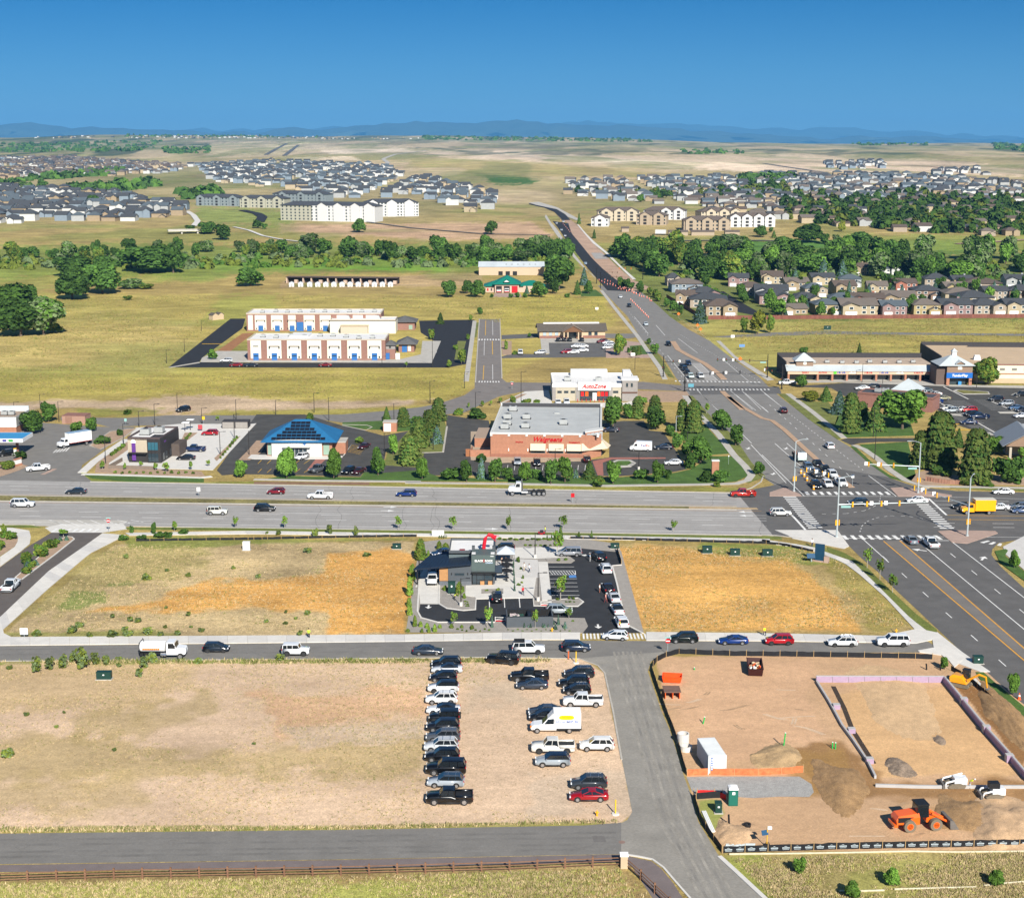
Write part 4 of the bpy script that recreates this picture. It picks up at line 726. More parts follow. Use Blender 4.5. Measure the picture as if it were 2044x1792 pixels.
for kd,hx,k,x,y,h_,lb,kw in[('hatch','d6dadd','G',840,976,172,'white hatchback turning into the coffee shop driveway over the striped crossing',{}),('suv','0b1410','G',1375,994,180,'black green SUV on the street right of the driveway',{}),('coupe','0d2f6e','G',1760,1007,180,'bright blue coupe waiting on the lower street',{}),('suv','a30d18','H',140,1010,180,'red crossover between the blue coupe and a white crossover',dict(dark=True)),('wagon','d8dadb','H',635,1021,180,'white crossover with roof rails and black sills on the street',dict(dark=True,rails=True)),('bigsuv','dfe1e3','H',1030,1022,180,'white SUV last in the street queue near the avenue',dict(dark=True)),('suv','c9cccf','G',765,462,97,'white crossover high in the coffee drive-through queue',dict(rails=True)),('sedan','1a0d10','G',783,612,97,'black sedan with dark red tail beside the two people in the queue',{}),('sedan','b4b7bb','G',828,688,100,'silver sedan in the coffee queue behind the black sedan',{}),('sedan','cfd2d5','G',858,782,97,'white sedan with black glass roof in the coffee queue',dict(roof='10161e')),('suv','d2d5d8','G',892,888,97,'white SUV with the yellow-vested worker at its side in the queue',{}),('suv','0b0f12','G',705,366,112,'black SUV with red lamps turning at the top of the coffee queue',{}),('van','8a8d92','G',478,318,180,'silver grey minivan behind the sapling at the lot top',{}),('suv','8f979d','T',1335,772,0,'silver SUV leaving behind the black trash enclosure',dict(dark=True)),('suv','0a0a0c','T',777,676,90,'black SUV parked alone in a marked bay by the shop',{}),('suv','d5d6d6','T',197,517,270,'white SUV facing us in the drive-through lane under the wing roof',{}),('suv','14304e','T',207,405,270,'dark blue SUV in the shade of the wing roof behind the white one',{}),('suv','10151c','T',835,215,180,'dark SUV half hidden behind the white canopy tent',{}),('sedan','1c3352','T',290,262,200,'dark blue car at the drive-through entrance behind the wing roof',{}),('sedan','1d2731','A',585,790,180,'dark grey sedan alone at the far left of the upper highway lanes',{}),('bigsuv','d9dbdc','A',168,893,0,'long white SUV at the left end of the lower highway lanes',{}),('jeep','d5d3c8','A',1690,953,0,'cream white boxy SUV ahead of the black police car',{}),('suv','0a0b10','B',80,926,0,'black police SUV with blue side stripe on the highway',{}),('hatch','6e0c1a','B',168,791,180,'dark red hatchback on the upper highway lanes',{}),('pickup','dfe0e1','B',515,829,180,'white pickup on the upper highway lanes',dict(dark=False)),('wagon','0d2a66','B',1188,809,180,'blue wagon ahead of the white truck tractor on the highway',dict(rails=True)),('pickup','a3200f','C',1838,813,180,'red orange pickup entering the highway at the intersection',dict(dark=True)),('suv','d9d8d2','D',150,961,0,'white SUV stopped at the left crosswalk of the intersection',{}),('suv','1c2a33','D',757,881,180,'dark teal SUV crossing the middle of the intersection',{}),('sedan','d9dadb','D',1217,859,180,'white hatchback sedan rolling over the right crosswalk',{}),('sedan','dcddde','D',1890,793,180,'white sedan in the far right turn lane by the grass',{}),('sedan','10141c','D',1575,908,180,'black car half behind the yellow box truck',{}),('sedan','d5d8da','D',1850,915,180,'white sedan behind the yellow box truck',{}),('sedan','56606c','D',2020,906,180,'grey sedan at the right frame edge on the highway, upper of two',{}),('sedan','47597a','D',2040,940,180,'blue grey sedan at the right frame edge, lower of two',{}),]:car(kd,hx,k,x,y,h_,lb,**kw)
AV=hd('D',(100,390),(500,740));AU=AV+180
for kd,hx,x,y,h_,lb in[('suv','5b6c7c',375,610,AV,'blue grey SUV waiting behind the dark grey van, avenue queue'),('sedan','101114',450,580,AV,'black sedan rearmost in the middle queue lane'),('van','3a3c40',445,670,AV,'dark grey van in the middle of the avenue queue'),('sedan','0c0d10',510,622,AV,'black car second from the back near the avenue median'),('suv','d8dada',567,670,AV,'white SUV with red plate area in the inner queue lane'),('suv','0d0e10',437,754,AV,'black SUV first at the stop line next to the orange barrels'),('suv','dddedf',527,747,AV,'white SUV first at the stop line in the middle lane'),('pickup','d8dadb',637,740,AV,'white pickup first at the stop line by the median'),('suv','3a0d12',175,162,AU,'dark red SUV driving away up the avenue alone'),('wagon','d5d7d8',540,440,AU,'white wagon driving away past the mall drive')]:car(kd,hx,'D',x,y,h_,lb,lod=1)
SU=hd('H',(2000,1090),(960,195))
car('sedan','6d7780','H',1185,230,SU,'grey sedan waiting in the left turn lane south of the intersection');car('pickup','dadcdd','H',1345,264,SU,'white pickup waiting beside the grey sedan south of the intersection')
AV2=hd('V',(745,1000),(1200,1540))
for i,(kd,hx,k,x,y,h_,lb)in enumerate([('sedan','d8dadb','V',632,846,AV2,'white car nearest the cones on the upper avenue'),('suv','1c1f24','V',705,922,AV2,'dark car on the upper avenue behind the pale one'),('sedan','c5ced2','V',845,1076,AV2,'pale blue car opposite the clinic on the avenue'),('suv','0d0e10','V',1033,1246,AV2,'black car coming down the avenue past the clinic'),('suv','16243c','V',1200,1410,AV2,'navy car alone in the inner lane at the upper crossing'),('sedan','10151c','V',1150,1432,AV2,'dark car last of the row at the upper signals'),('suv','142030','V',1172,1456,AV2,'dark blue car second of the row at the upper signals'),('sedan','1d2026','V',1192,1482,AV2,'black car second from front at the upper signals'),('suv','cfe0da','V',1222,1518,AV2,'pale green SUV first at the upper stop line'),('suv','dcdedd','V',1305,1518,AV2,'white SUV beside the pale green one at the upper stop line'),('sedan','9fb0c0','V',340,566,AV2,'pale car alone on the new black carriageway'),('sedan','c8ccd0','V',170,336,AV2,'white car farthest down the curve of the new carriageway'),('sedan','b0b8c0','V',140,286,AV2,'silver car near the cones at the bend'),('suv','c8ccd0','V',155,217,AV2,'white SUV at the far bend crossing'),('suv','30343a','V',192,246,AV2,'dark SUV at the far bend right of the cones'),('sedan','b8bcc2','V',100,230,AV2,'grey car at the far bend left side'),('sedan','d5d7d8','e',1298,802,270,'white sedan, left one of the pair before the red-lettered store'),('suv','cfd3d6','e',1348,802,270,'white SUV, right one of the pair before the red-lettered store'),('van','dfe0df','e',1072,504,270,'white van in the small lot beside the clinic field'),('suv','d5d7d8','e',1190,502,200,'white SUV at the clinic lot entrance'),('suv','8a1420','e',1345,497,200,'red car at the left end of the clinic lot cluster'),('sedan','dcdedd','e',1385,497,190,'white sedan front left in the clinic lot cluster'),('sedan','dadcdd','e',1440,486,190,'white sedan front right in the clinic lot cluster'),('suv','d8dadb','e',1405,462,190,'white SUV back left in the clinic lot cluster'),('sedan','d5d7da','e',1440,462,190,'white sedan back right in the clinic lot cluster'),('suv','d9dada','e',1590,470,200,'white SUV front in the row by the clinic hedge'),('suv','c9cdd2','e',1602,455,200,'silver SUV middle of the row by the clinic hedge'),('sedan','d9dcdd','e',1590,440,200,'white sedan back of the row by the clinic hedge'),('suv','6a1018','e',1560,434,200,'dark red SUV near the clinic corner'),('suv','121418','e',1298,427,90,'black car leftmost at the clinic wall'),('suv','1a1410','e',1332,427,90,'dark brown car second at the clinic wall'),('suv','14161a','e',1365,427,90,'black car at the clinic door'),('suv','101216','e',1437,427,90,'black car right of the clinic door'),('suv','d8dadb','d',1342,548,180,'white SUV at the left end of the school curb'),('sedan','7a1018','d',1400,573,180,'red car left of the dark one before the school'),('sedan','1c2430','d',1490,573,180,'dark car in the middle of the school front lane'),('sedan','701016','d',1930,573,180,'red car right of middle before the school'),('suv','8f959c','C',75,570,270,'silver SUV leftmost before the drug store'),('suv','0c0c0e','C',228,577,270,'black SUV before the drug store windows'),('suv','2a0c0e','C',620,548,90,'dark red car near the drug store entrance'),('sedan','101a2c','C',800,306,180,'navy car half behind the drug store corner'),('sedan','1a2230','C',1215,442,180,'dark sedan right of the white delivery van'),('sedan','dadcdd','C',1297,563,180,'white sedan in the drug store lot by the hedge'),('suv','d9dbdc','B',362,530,240,'white SUV before the bank entrance'),('pickup','4a4e52','B',490,632,240,'grey pickup between the two bank trees'),('suv','0c0d10','B',728,642,250,'black SUV right of the second bank tree'),('sedan','3a1216','B',808,642,250,'dark sedan with red lamps beside the black SUV at the bank'),('sedan','3a0d12','B',850,446,250,'dark red car in the yellow-lined bays by the bank'),('suv','9c1220','A',1632,332,180,'red SUV at the taco shop order point'),('pickup','10244a','A',1510,460,180,'blue pickup beside the taco shop'),('sedan','0c1018','A',1445,524,180,'black sedan below the blue pickup at the taco shop'),('suv','0e141c','A',1415,153,230,'black SUV parked alone at the dirt field edge'),('pickup','d8dadb','A',275,618,205,'white pickup leaving the fuel station drive'),('suv','0c0d0f','A',25,502,220,'black SUV under the fuel canopy'),('suv','0f1116','W',165,255,180,'black SUV behind the pale pyramid roof'),('sedan','d9dcdb','W',35,268,180,'white sedan left of the black SUV near the mall'),('suv','d9dadb','W',760,340,200,'white SUV at the top left of the mall lot'),('sedan','5d6a70','W',830,302,200,'grey green sedan with red lamp at the mall lot top'),('sedan','d5d7d6','W',945,348,200,'white sedan in the second mall row beside the tan one'),('sedan','8d8a70','W',1045,398,190,'tan sedan in the second mall row'),('pickup','0e2c66','W',925,440,185,'bright blue pickup at the mall row end'),('sedan','c8ccc4','W',1110,525,200,'pale sedan at the left of the mall middle row'),('suv','a8b0b4','W',1155,558,200,'silver SUV below the pale sedan in the mall row'),('sedan','d5d3d0','W',1290,545,200,'white car just left of the red one in the mall row'),('suv','b3180e','W',1375,548,190,'bright red SUV in the mall lot'),('suv','0c0d10','W',1400,602,200,'black SUV tucked behind the navy pickup'),('pickup','0a1c3c','W',1495,632,180,'navy pickup in the middle of the mall lot'),('sedan','0c2348','W',1365,698,180,'navy sedan alone by the yellow bars'),('suv','141a28','W',1710,412,195,'black SUV at the end of the far right mall row'),('suv','9aa0a6','W',1845,468,195,'silver SUV in the right mall row'),('sedan','3d5a7c','W',1960,518,195,'steel blue sedan in the right mall row'),('suv','10141c','W',2030,352,195,'dark SUV at the far right upper mall row'),('sedan','d0d3d8','W',2030,622,195,'white sedan at the right frame edge of the mall lot'),('suv','1a1e2c','W',2050,555,195,'dark SUV at the right frame edge of the mall lot'),('pickup','d9dadb','f',640,682,180,'white pickup leaving the mall corner at the upper crossing'),('pickup','dcdedf','c',1,1,0,'')]):
 if lb:car(kd,hx,k,x,y,h_,lb,lod=1 if k in 'ACBW' else 2)
# trucks and machines
white_p=paint('e2e3e3');yellow_p=paint('f2a900');yellow_m=paint('e59a10');orange_p=paint('e8641c');red_p=paint('b01020')
def cab_mesh(x0,x1,w,z0,z1,hoodz=None,hoodx=None,m=None):
 mb=MB();mb.loft([[(x0,-w,z0),(x1,-w,z0),(x1,w,z0),(x0,w,z0)],[(x0,-w,z0+(z1-z0)*.5),(x1,-w,z0+(z1-z0)*.5),(x1,w,z0+(z1-z0)*.5),(x0,w,z0+(z1-z0)*.5)],[(x0,-w*.92,z1),(x1-.35,-w*.92,z1),(x1-.35,w*.92,z1),(x0,w*.92,z1)]])
 if hoodz:mb.loft([[(x1-.05,-w*.95,z0),(x1-.05,w*.95,z0),(x1-.05,w*.85,hoodz+.12),(x1-.05,-w*.85,hoodz+.12)],[(hoodx-.2,-w*.85,z0),(hoodx-.2,w*.85,z0),(hoodx-.2,w*.75,hoodz),(hoodx-.2,-w*.75,hoodz)],[(hoodx,-w*.75,z0+.1),(hoodx,w*.75,z0+.1),(hoodx,w*.6,hoodz-.15),(hoodx,-w*.6,hoodz-.15)]])
 return mb
def truck_glass(root,x0,x1,w,z0,z1):
 zm=z0+(z1-z0)*.52;zt=z1-.15
 MB().add([(x1+.012,-w*.92,zm),(x1+.012,w*.92,zm),(x1-.3,w*.84,zt),(x1-.3,-w*.84,zt)],[(0,1,2,3)]).mk('windshield',glassm,root)
 for s in(-1,1):MB().add([(x0+.25,s*(w+.012),zm),(x1-.15,s*(w+.012),zm),(x1-.42,s*(w*.935+.012),zt),(x0+.25,s*(w*.935+.012),zt)],[(0,1,2,3)]if s<0 else[(3,2,1,0)]).mk('side_window',glassm,root)
def truck(name,label,k,x,y,head,L,W=2.4,cat='truck',sc=1):
 loc,a=spot(k,x,y,head,L,W);root=thing(name,label,cat,loc,a);root.scale=(sc,)*3;return root
t=truck('water_tanker_truck','white water tanker truck with orange stripe driving on the lower street','E',1262,1118,0,7.6)
cab_mesh(.75,2.3,1.1,.75,2.75,1.75,3.7).mk('cab',white_p,t);truck_glass(t,.75,2.3,1.1,.75,2.75)
mb=MB();rr=[[(x_,math.cos(q/16*6.2832)*1.15*s_,1.85+math.sin(q/16*6.2832)*.85*s_)for q in range(16)]for x_,s_ in((-3.5,.9),(-3.35,1),(.3,1),(.45,.9))];mb.loft(rr);mb.mk('tank',mat('white_tank',(.78,.78,.77),.35,.05),t,smooth=False)
for s in(-1,1):
 for i in range(9):box(t,'tank_print',mat('orange_print','#e07a10',.6,0),-3.0+i*.3,-2.74+i*.3,s*1.14,s*1.165,1.6,1.85)
MB().bx(-3.6,3.0,-.45,.45,.62,.85).bx(-3.5,-3.0,-1.0,1.0,.5,.95).mk('chassis',trimm,t);MB().tube((-.2,-.9,.75),(.7,-.9,.75),.3).mk('fuel_tank',chrome,t)
MB().bx(-3.62,-3.5,-.9,.9,1.0,2.6).path([(-3.3,.4,2.7),(-3.3,.4,3.0),(-2.9,-.4,3.0),(-2.9,-.4,2.7)],.05).mk('rear_frame',trimm,t)
for s in(-1,1):box(t,'headlight',headm,3.55,3.72,s*.85,s*.6,1.1,1.35);MB().bx(2.0,2.15,s*1.35,s*1.2,1.9,2.35).mk('mirror',trimm,t)
add_wheels(t,.5,1.2,(2.9,-2.3),0,tw=1.6)
t=truck('box_van','white box van with yellow and blue company print on the dirt lot','J',1345,786,180,7.0,2.3,'van')
mb=MB();mb.loft([ring(*s)for s in[(-.2,1.0,.35,1.4),(1.6,1.0,.35,1.3),(1.75,1.0,.35,1.25),(2.9,.95,.35,1.1),(3.3,.88,.42,.95),(3.4,.78,.5,.85)]]);mb.loft([[(-.2,-.95,1.3),(1.75,-.95,1.25),(1.75,.95,1.25),(-.2,.95,1.3)],[(-.2,-.85,2.15),(.95,-.8,2.1),(.95,.8,2.1),(-.2,.85,2.15)]]);mb.mk('cab',white_p,t)
MB().add([(1.74,-.86,1.3),(1.74,.86,1.3),(1.02,.74,2.07),(1.02,-.74,2.07)],[(0,1,2,3)]).mk('windshield',glassm,t)
for s in(-1,1):MB().add([(.15,s*.965,1.32),(1.5,s*.965,1.3),(.95,s*.85,2.0),(.15,s*.89,2.02)],[(0,1,2,3)]if s<0 else[(3,2,1,0)]).mk('side_window',glassm,t)
mb=MB();mb.loft([[(-3.6,-1.12,.75),(0,-1.12,.75),(0,1.12,.75),(-3.6,1.12,.75)],[(-3.6,-1.12,2.95),(.1,-1.12,2.95),(.1,1.12,2.95),(-3.6,1.12,2.95)],[(-3.55,-1.02,3.05),(.2,-1.02,3.05),(.2,1.02,3.05),(-3.55,1.02,3.05)]]);mb.loft([[(0,-1.1,2.1),(.9,-.8,2.12),(.9,.8,2.12),(0,1.1,2.1)],[(.1,-1.1,2.95),(.25,-.8,2.9),(.25,.8,2.9),(.1,1.1,2.95)]]);mb.mk('cargo_box',mat('white_box',(.8,.8,.78),.5,.04),t)
for s in(-1,1):
 rz_=0 if s<0 else math.pi
 mb=MB();n=18;mb.add([(-1.6+1.05*math.copysign(abs(math.cos(i/n*6.283))**.6,math.cos(i/n*6.283)),s*1.128,2.35+.34*math.copysign(abs(math.sin(i/n*6.283))**.7,math.sin(i/n*6.283)))for i in range(n)],[tuple(range(n))if s<0 else tuple(range(n))[::-1]]);mb.mk('yellow_badge',mat('yellow_print','#f4d40a',.6,0),t)
 for i in range(8):box(t,'badge_print',mat('gold_print','#b98a00',.6,0),-2.3+i*.18,-2.17+i*.18,s*1.13,s*1.136,2.36,2.52);box(t,'badge_print',mat('gold_print','#b98a00',.6,0),-2.3+i*.18,-2.17+i*.18,s*1.13,s*1.136,2.15,2.28)
 text(t,'side_lettering','303-HOMEPURE',mat('blue_print','#0b4aa0',.6,0),(-1.7,s*1.14,1.72),.46,rz=rz_,ext=.004,off=.008)
 box(t,'headlight',mat('amber_lens','#d9761a',.3,0),3.2,3.42,s*.88,s*.62,.8,1.0)
MB().bx(-3.7,3.0,-.9,.9,.4,.75).bx(3.3,3.46,-.85,.85,.4,.6).mk('chassis',trimm,t);add_wheels(t,.38,1.1,(2.45,-2.0),0)
t=truck('truck_tractor','white day cab truck tractor with bare black frame on the highway','B',2130,800,180,8.6)
cab_mesh(1.4,2.9,1.1,.95,3.0,2.0,4.3).mk('cab',white_p,t);truck_glass(t,1.4,2.9,1.1,.95,3.0)
MB().bx(-4.1,3.6,-.45,.45,.75,1.05).bx(-3.9,-2.2,-.5,.5,1.05,1.15).bx(4.2,4.45,-1.15,1.15,.5,.95).mk('frame',trimm,t)
for s in(-1,1):MB().tube((-.1,s*.95,.8),(1.3,s*.95,.8),.32).mk('fuel_tank',chrome,t);MB().tube((1.2,s*.95,1),(1.2,s*.95,3.6),.09).mk('exhaust_stack',chrome,t);box(t,'headlight',headm,4.1,4.32,s*.95,s*.65,1.3,1.55)
MB().bx(1.0,1.35,-1.0,1.0,1.1,2.9).mk('headache_rack',trimm,t);add_wheels(t,.52,1.2,(3.4,-1.6,-2.75,-3.85),0,tw=1.7)
t=truck('yellow_box_truck','yellow box truck with pale roof stopped at the right crosswalk','D',1690,948,180,7.4)
cab_mesh(.9,2.3,1.05,.6,2.4,1.45,3.5).mk('cab',yellow_p,t);truck_glass(t,.9,2.3,1.05,.6,2.4)
box(t,'cargo_box',yellow_p,-3.7,.8,-1.2,1.2,.85,3.3);box(t,'box_roof',mat('pale_roof',(.55,.53,.45),.6,.1),-3.72,.82,-1.22,1.22,3.3,3.36);MB().bx(-3.6,3.2,-.5,.5,.45,.8).mk('chassis',trimm,t)
for s in(-1,1):box(t,'headlight',headm,3.35,3.52,s*.85,s*.6,.85,1.1)
add_wheels(t,.45,1.15,(2.6,-2.3),0,tw=1.4)
t=truck('delivery_box_truck','white box truck with blue topped cargo box in the fuel station drive','A',545,436,hd('A',(690,385),(410,430)),9.5)
cab_mesh(2.2,3.6,1.05,.7,2.5,1.6,4.8).mk('cab',white_p,t);truck_glass(t,2.2,3.6,1.05,.7,2.5);box(t,'cargo_box',MATS['white_box'],-4.6,2.0,-1.22,1.22,1.1,3.75)
box(t,'box_roof',mat('blue_grey_roof',(.25,.36,.48),.5,.1),-4.62,2.02,-1.24,1.24,3.75,3.8);MB().bx(-4.5,4.4,-.5,.5,.55,1.05).mk('chassis',trimm,t);box(t,'red_stripe',mat('red_stripe','#a01818',.6,0),-4.6,2.0,-1.235,1.235,1.12,1.25)
add_wheels(t,.5,1.15,(3.8,-3.0),0,tw=1.5)
t=truck('delivery_van','white high roof delivery van with purple and orange lettering in the drug store lot','C',1040,456,172,5.9,2.0,'van')
mb=MB();mb.loft([ring(*s)for s in[(-2.95,.95,.4,2.3),(-2.9,1.0,.32,2.55),(1.2,1.0,.32,2.6),(1.7,.98,.32,2.2),(2.1,.97,.32,1.45),(2.8,.92,.35,1.15),(2.95,.8,.45,.95)]]);mb.mk('body',white_p,t,smooth=False)
MB().add([(2.08,-.8,1.52),(2.08,.8,1.52),(1.72,.8,2.12),(1.72,-.8,2.12)],[(0,1,2,3)]).mk('windshield',glassm,t)
for s in(-1,1):
 MB().add([(.9,s*1.008,1.4),(1.85,s*1.0,1.4),(1.5,s*1.0,2.0),(.9,s*1.008,2.0)],[(0,1,2,3)]if s<0 else[(3,2,1,0)]).mk('side_window',glassm,t)
 rz_=0 if s<0 else math.pi;pm_=mat('purple_print','#3a1a78',.6,0);om_=mat('orange_letter','#e8480c',.6,0)
 text(t,'lettering','Fed',pm_,(-.75 if s>0 else-1.35,s*1.015,1.6),.95,rz=rz_,ext=.004,off=.015);text(t,'lettering','Ex',om_,(-1.9 if s>0 else-.2,s*1.015,1.6),.95,rz=rz_,ext=.004,off=.015)
add_wheels(t,.36,1.0,(1.9,-1.9),0)
t=truck('flatbed_truck','green white flatbed truck with brown load last in the avenue queue','D',315,548,AV,7.5)
cab_mesh(1.4,3.0,1.1,.7,2.5,None).mk('cab',paint('b8c8c4'),t);truck_glass(t,1.4,3.0,1.1,.7,2.5);MB().bx(-3.7,1.2,-1.15,1.15,.95,1.1).bx(-3.7,1.2,-1.15,-1.05,1.1,1.7).bx(-3.7,1.2,1.05,1.15,1.1,1.7).mk('flatbed',trimm,t)
mb=MB()
for i in range(14):mb.rot((random.uniform(-3.2,.8),random.uniform(-.8,.8),random.uniform(1.3,2.1)),(random.uniform(.4,1.4),.25,.25),random.uniform(0,3),0,random.uniform(-.5,.5))
mb.mk('load',mat('brown_load',(.2,.1,.07),.9,.2),t);add_wheels(t,.48,1.1,(2.4,-2.2),0,tw=1.5)
# buildings
wglass=mat('window_glass',(.03,.045,.055),.08,0,spec=.7)
brickm=mat('red_brick',(.36,.17,.105),.9,.12,1.2,fine=.12)
brickp=mat('plum_brick',(.24,.12,.095),.9,.12,1.2,fine=.1)
cream=mat('cream_panel',(.66,.60,.47),.8,.04,.6)
stucco=mat('tan_stucco',(.50,.38,.25),.85,.06,.6)
whitem=mat('white_membrane',(.70,.69,.67),.7,.07,.4)
greyroof=mat('grey_membrane',(.42,.43,.42),.75,.1,.25)
bluedoor=mat('blue_door_paint',(.03,.13,.36),.5,.08,1)
shingle=mat('brown_shingle',(.10,.085,.07),.9,.15,1,fine=.15)
slate=mat('grey_shingle',(.10,.10,.10),.9,.15,1,fine=.15)
hvac=mat('hvac_metal',(.40,.41,.40),.5,.1,1,metal=.3)
redl=mat('red_letter','#b3121c',.5,0);whitel=mat('white_letter',(.85,.85,.83),.5,0)
def frame(name,label,cat,k,pl,pr,dz=0):
 a,b=P(zz(k,pl)),P(zz(k,pr));d=b-a
 return thing(name,label,cat,(a.x,a.y,a.z+dz),math.atan2(d.y,d.x)),d.xy.length
def win(root,x0,x1,z0,z1,y=0,name='window',m=None,fr=None,fw=.07):
 fr=fr or mat('window_frame',(.25,.24,.22),.6,0)
 o=MB().bx(x0,x1,y-.05,y-.02,z0,z1).mk(name,m or wglass,root)
 MB().bx(x0-fw,x1+fw,y-.09,y-.001,z1,z1+fw).bx(x0-fw,x1+fw,y-.09,y-.001,z0-fw,z0).bx(x0-fw,x0,y-.09,y-.001,z0,z1).bx(x1,x1+fw,y-.09,y-.001,z0,z1).mk('frame',fr,o)
 return o
def flat_roof(root,x0,x1,y0,y1,z,m,pm,h=.5,t=.25):
 MB().bx(x0+t,x1-t,y0+t,y1-t,z-.1,z+.03).mk('roof',m,root)
 MB().bx(x0,x1,y0,y0+t,z-.3,z+h).bx(x0,x1,y1-t,y1,z-.3,z+h).bx(x0,x0+t,y0+t,y1-t,z-.3,z+h).bx(x1-t,x1,y0+t,y1-t,z-.3,z+h).mk('parapet',pm,root)
def ac(root,x,y,z,s=1):
 o=MB().bx(x-.9*s,x+.9*s,y-.8*s,y+.8*s,z+.15,z+1.2*s).mk('roof_unit',hvac,root)
 MB().bx(x-1.1*s,x+1.1*s,y-1*s,y+1*s,z,z+.15).mk('kerb_frame',trimm,o);MB().tube((x,y,z+1.2*s),(x,y,z+1.27*s),.5*s,None,10).mk('fan',trimm,o)
def hip(root,x0,x1,y0,y1,z,h,m,over=.5,ridge=None,name='roof'):
 x0-=over;x1+=over;y0-=over;y1+=over;w,d=x1-x0,y1-y0
 if w>=d:a,b=(x0+d/2,(y0+y1)/2,z+h),(x1-d/2,(y0+y1)/2,z+h)
 else:a,b=((x0+x1)/2,y0+w/2,z+h),((x0+x1)/2,y1-w/2,z+h)
 mb=MB().bx(x0,x1,y0,y1,z-.12,z);v=[(x0,y0,z),(x1,y0,z),(x1,y1,z),(x0,y1,z),a,b]
 mb.add(v,[(0,1,5,4),(2,3,4,5),(1,2,5),(3,0,4)]if w>=d else[(0,1,4),(2,3,5),(1,2,5,4),(3,0,4,5)]);return mb.mk(name,m,root)
def gable(root,x0,x1,y0,y1,z,h,m,wm,over=.4,axis='x',name='roof'):
 mb=MB();t=.12
 if axis=='x':
  ym=(y0+y1)/2;A=[(y0-over,z),(ym,z+h),(y1+over,z)]
  for xx in(0,):
   P0=[(x0-over,y,zz_)for y,zz_ in A];P1=[(x1+over,y,zz_)for y,zz_ in A]
   up=lambda q:[(a,b,c+t)for a,b,c in q]
   a0,a1=up(P0),up(P1);mb.add(P0+P1+a0+a1,[(6,9,10,7),(7,10,11,8),(3,0,1,4),(4,1,2,5),(0,3,9,6),(2,8,11,5),(0,6,7,1),(1,7,8,2),(3,4,10,9),(4,5,11,10)])
  o=mb.mk(name,m,root);MB().add([(x0,y0,z),(x0,y1,z),(x0,ym,z+h-.05)],[(0,2,1)]).mk('gable',wm,root);MB().add([(x1,y0,z),(x1,y1,z),(x1,ym,z+h-.05)],[(0,1,2)]).mk('gable',wm,root)
 else:
  xm=(x0+x1)/2;A=[(x0-over,z),(xm,z+h),(x1+over,z)]
  P0=[(x,y0-over,zz_)for x,zz_ in A];P1=[(x,y1+over,zz_)for x,zz_ in A];up=lambda q:[(a,b,c+t)for a,b,c in q]
  a0,a1=up(P0),up(P1);mb.add(P0+P1+a0+a1,[(6,7,10,9),(7,8,11,10),(3,4,1,0),(4,5,2,1),(0,6,9,3),(2,5,11,8),(0,1,7,6),(1,2,8,7),(3,9,10,4),(4,10,11,5)])
  o=mb.mk(name,m,root);MB().add([(x0,y0,z),(x1,y0,z),(xm,y0,z+h-.05)],[(0,1,2)]).mk('gable',wm,root);MB().add([(x0,y1,z),(x1,y1,z),(xm,y1,z+h-.05)],[(0,2,1)]).mk('gable',wm,root)
 return o
# coffee shop
charc=mat('charcoal_panel',(.075,.085,.095),.6,.06,1);greenp=mat('green_grey_panel',(.085,.115,.11),.55,.06,1);blkroof=mat('navy_black_metal',(.012,.02,.036),.4,.1,.6);wood=mat('cedar_board',(.42,.22,.09),.7,.12,2);blk=mat('grey_block',(.13,.14,.155),.9,.1,2)
b_,W_=frame('coffee_shop','charcoal coffee shop with black wing roof and lit sign lettering','shop','T',(265,507),(755,507))
box(b_,'wall',charc,1.65,5.95,.05,9,0,3.9);MB().bx(0,5.95,-.06,.04,0,.8).mk('block_base',blk,b_)
for r_ in range(4):
 for c_ in range(13):MB().bx(.02+c_*.455+(r_%2)*.1,.43+c_*.455+(r_%2)*.1 if c_<12 else 5.93,-.085,-.06,.02+r_*.2,.19+r_*.2).mk('block',blk,b_)
box(b_,'side_wall',charc,0,1.65,.3,8,0,3.4)
for i in range(10):MB().bx(.02,1.63,.22-.0,.29,.82+i*.25,1.05+i*.25).mk('cedar_plank',wood,b_)
box(b_,'tower',greenp,5.95,10.25,0,3.9,2.4,5.9);box(b_,'tower_back_wall',charc,5.95,10.25,1.2,3.9,0,2.4)
for i in range(22):MB().bx(6.0+i*.195,6.05+i*.195,-.035,0,2.9,5.85).mk('panel_rib',greenp,b_)
MB().bx(5.9,10.3,-.06,0,2.72,2.8).bx(5.9,10.3,-.06,0,5.85,5.95).mk('panel_trim',charc,b_)
box(b_,'tower_roof',mat('tan_membrane',(.5,.4,.26),.8,.08),6.25,9.95,.25,4.2,5.35,5.42);MB().bx(6.0,6.7,.3,1.6,5.9,5.94).bx(9.5,10.2,.3,1.6,5.9,5.94).mk('roof_pad',whitem,b_)
MB().bx(5.95,6.5,3.2,3.9,5.9,6.6).bx(9.75,10.25,3.2,3.9,5.9,6.6).mk('parapet_return',charc,b_)
box(b_,'rear_wall',mat('teal_grey_panel',(.10,.13,.135),.6,.06),1.65,10.25,4.0,13,0,5.05);flat_roof(b_,1.65,10.25,4.0,13,5.1,whitem,charc,.45,.2)
MB().bx(3.6,4.6,5.0,5.4,5.1,5.5).mk('roof_box',mat('maroon_box',(.2,.04,.05),.7,.1),b_)
box(b_,'door',wglass,6.15,6.85,.55,.6,.05,2.25);
for x0,x1 in((6.95,8.3),(8.38,9.75)):box(b_,'window',wglass,x0,x1,.55,.6,.05,2.25)
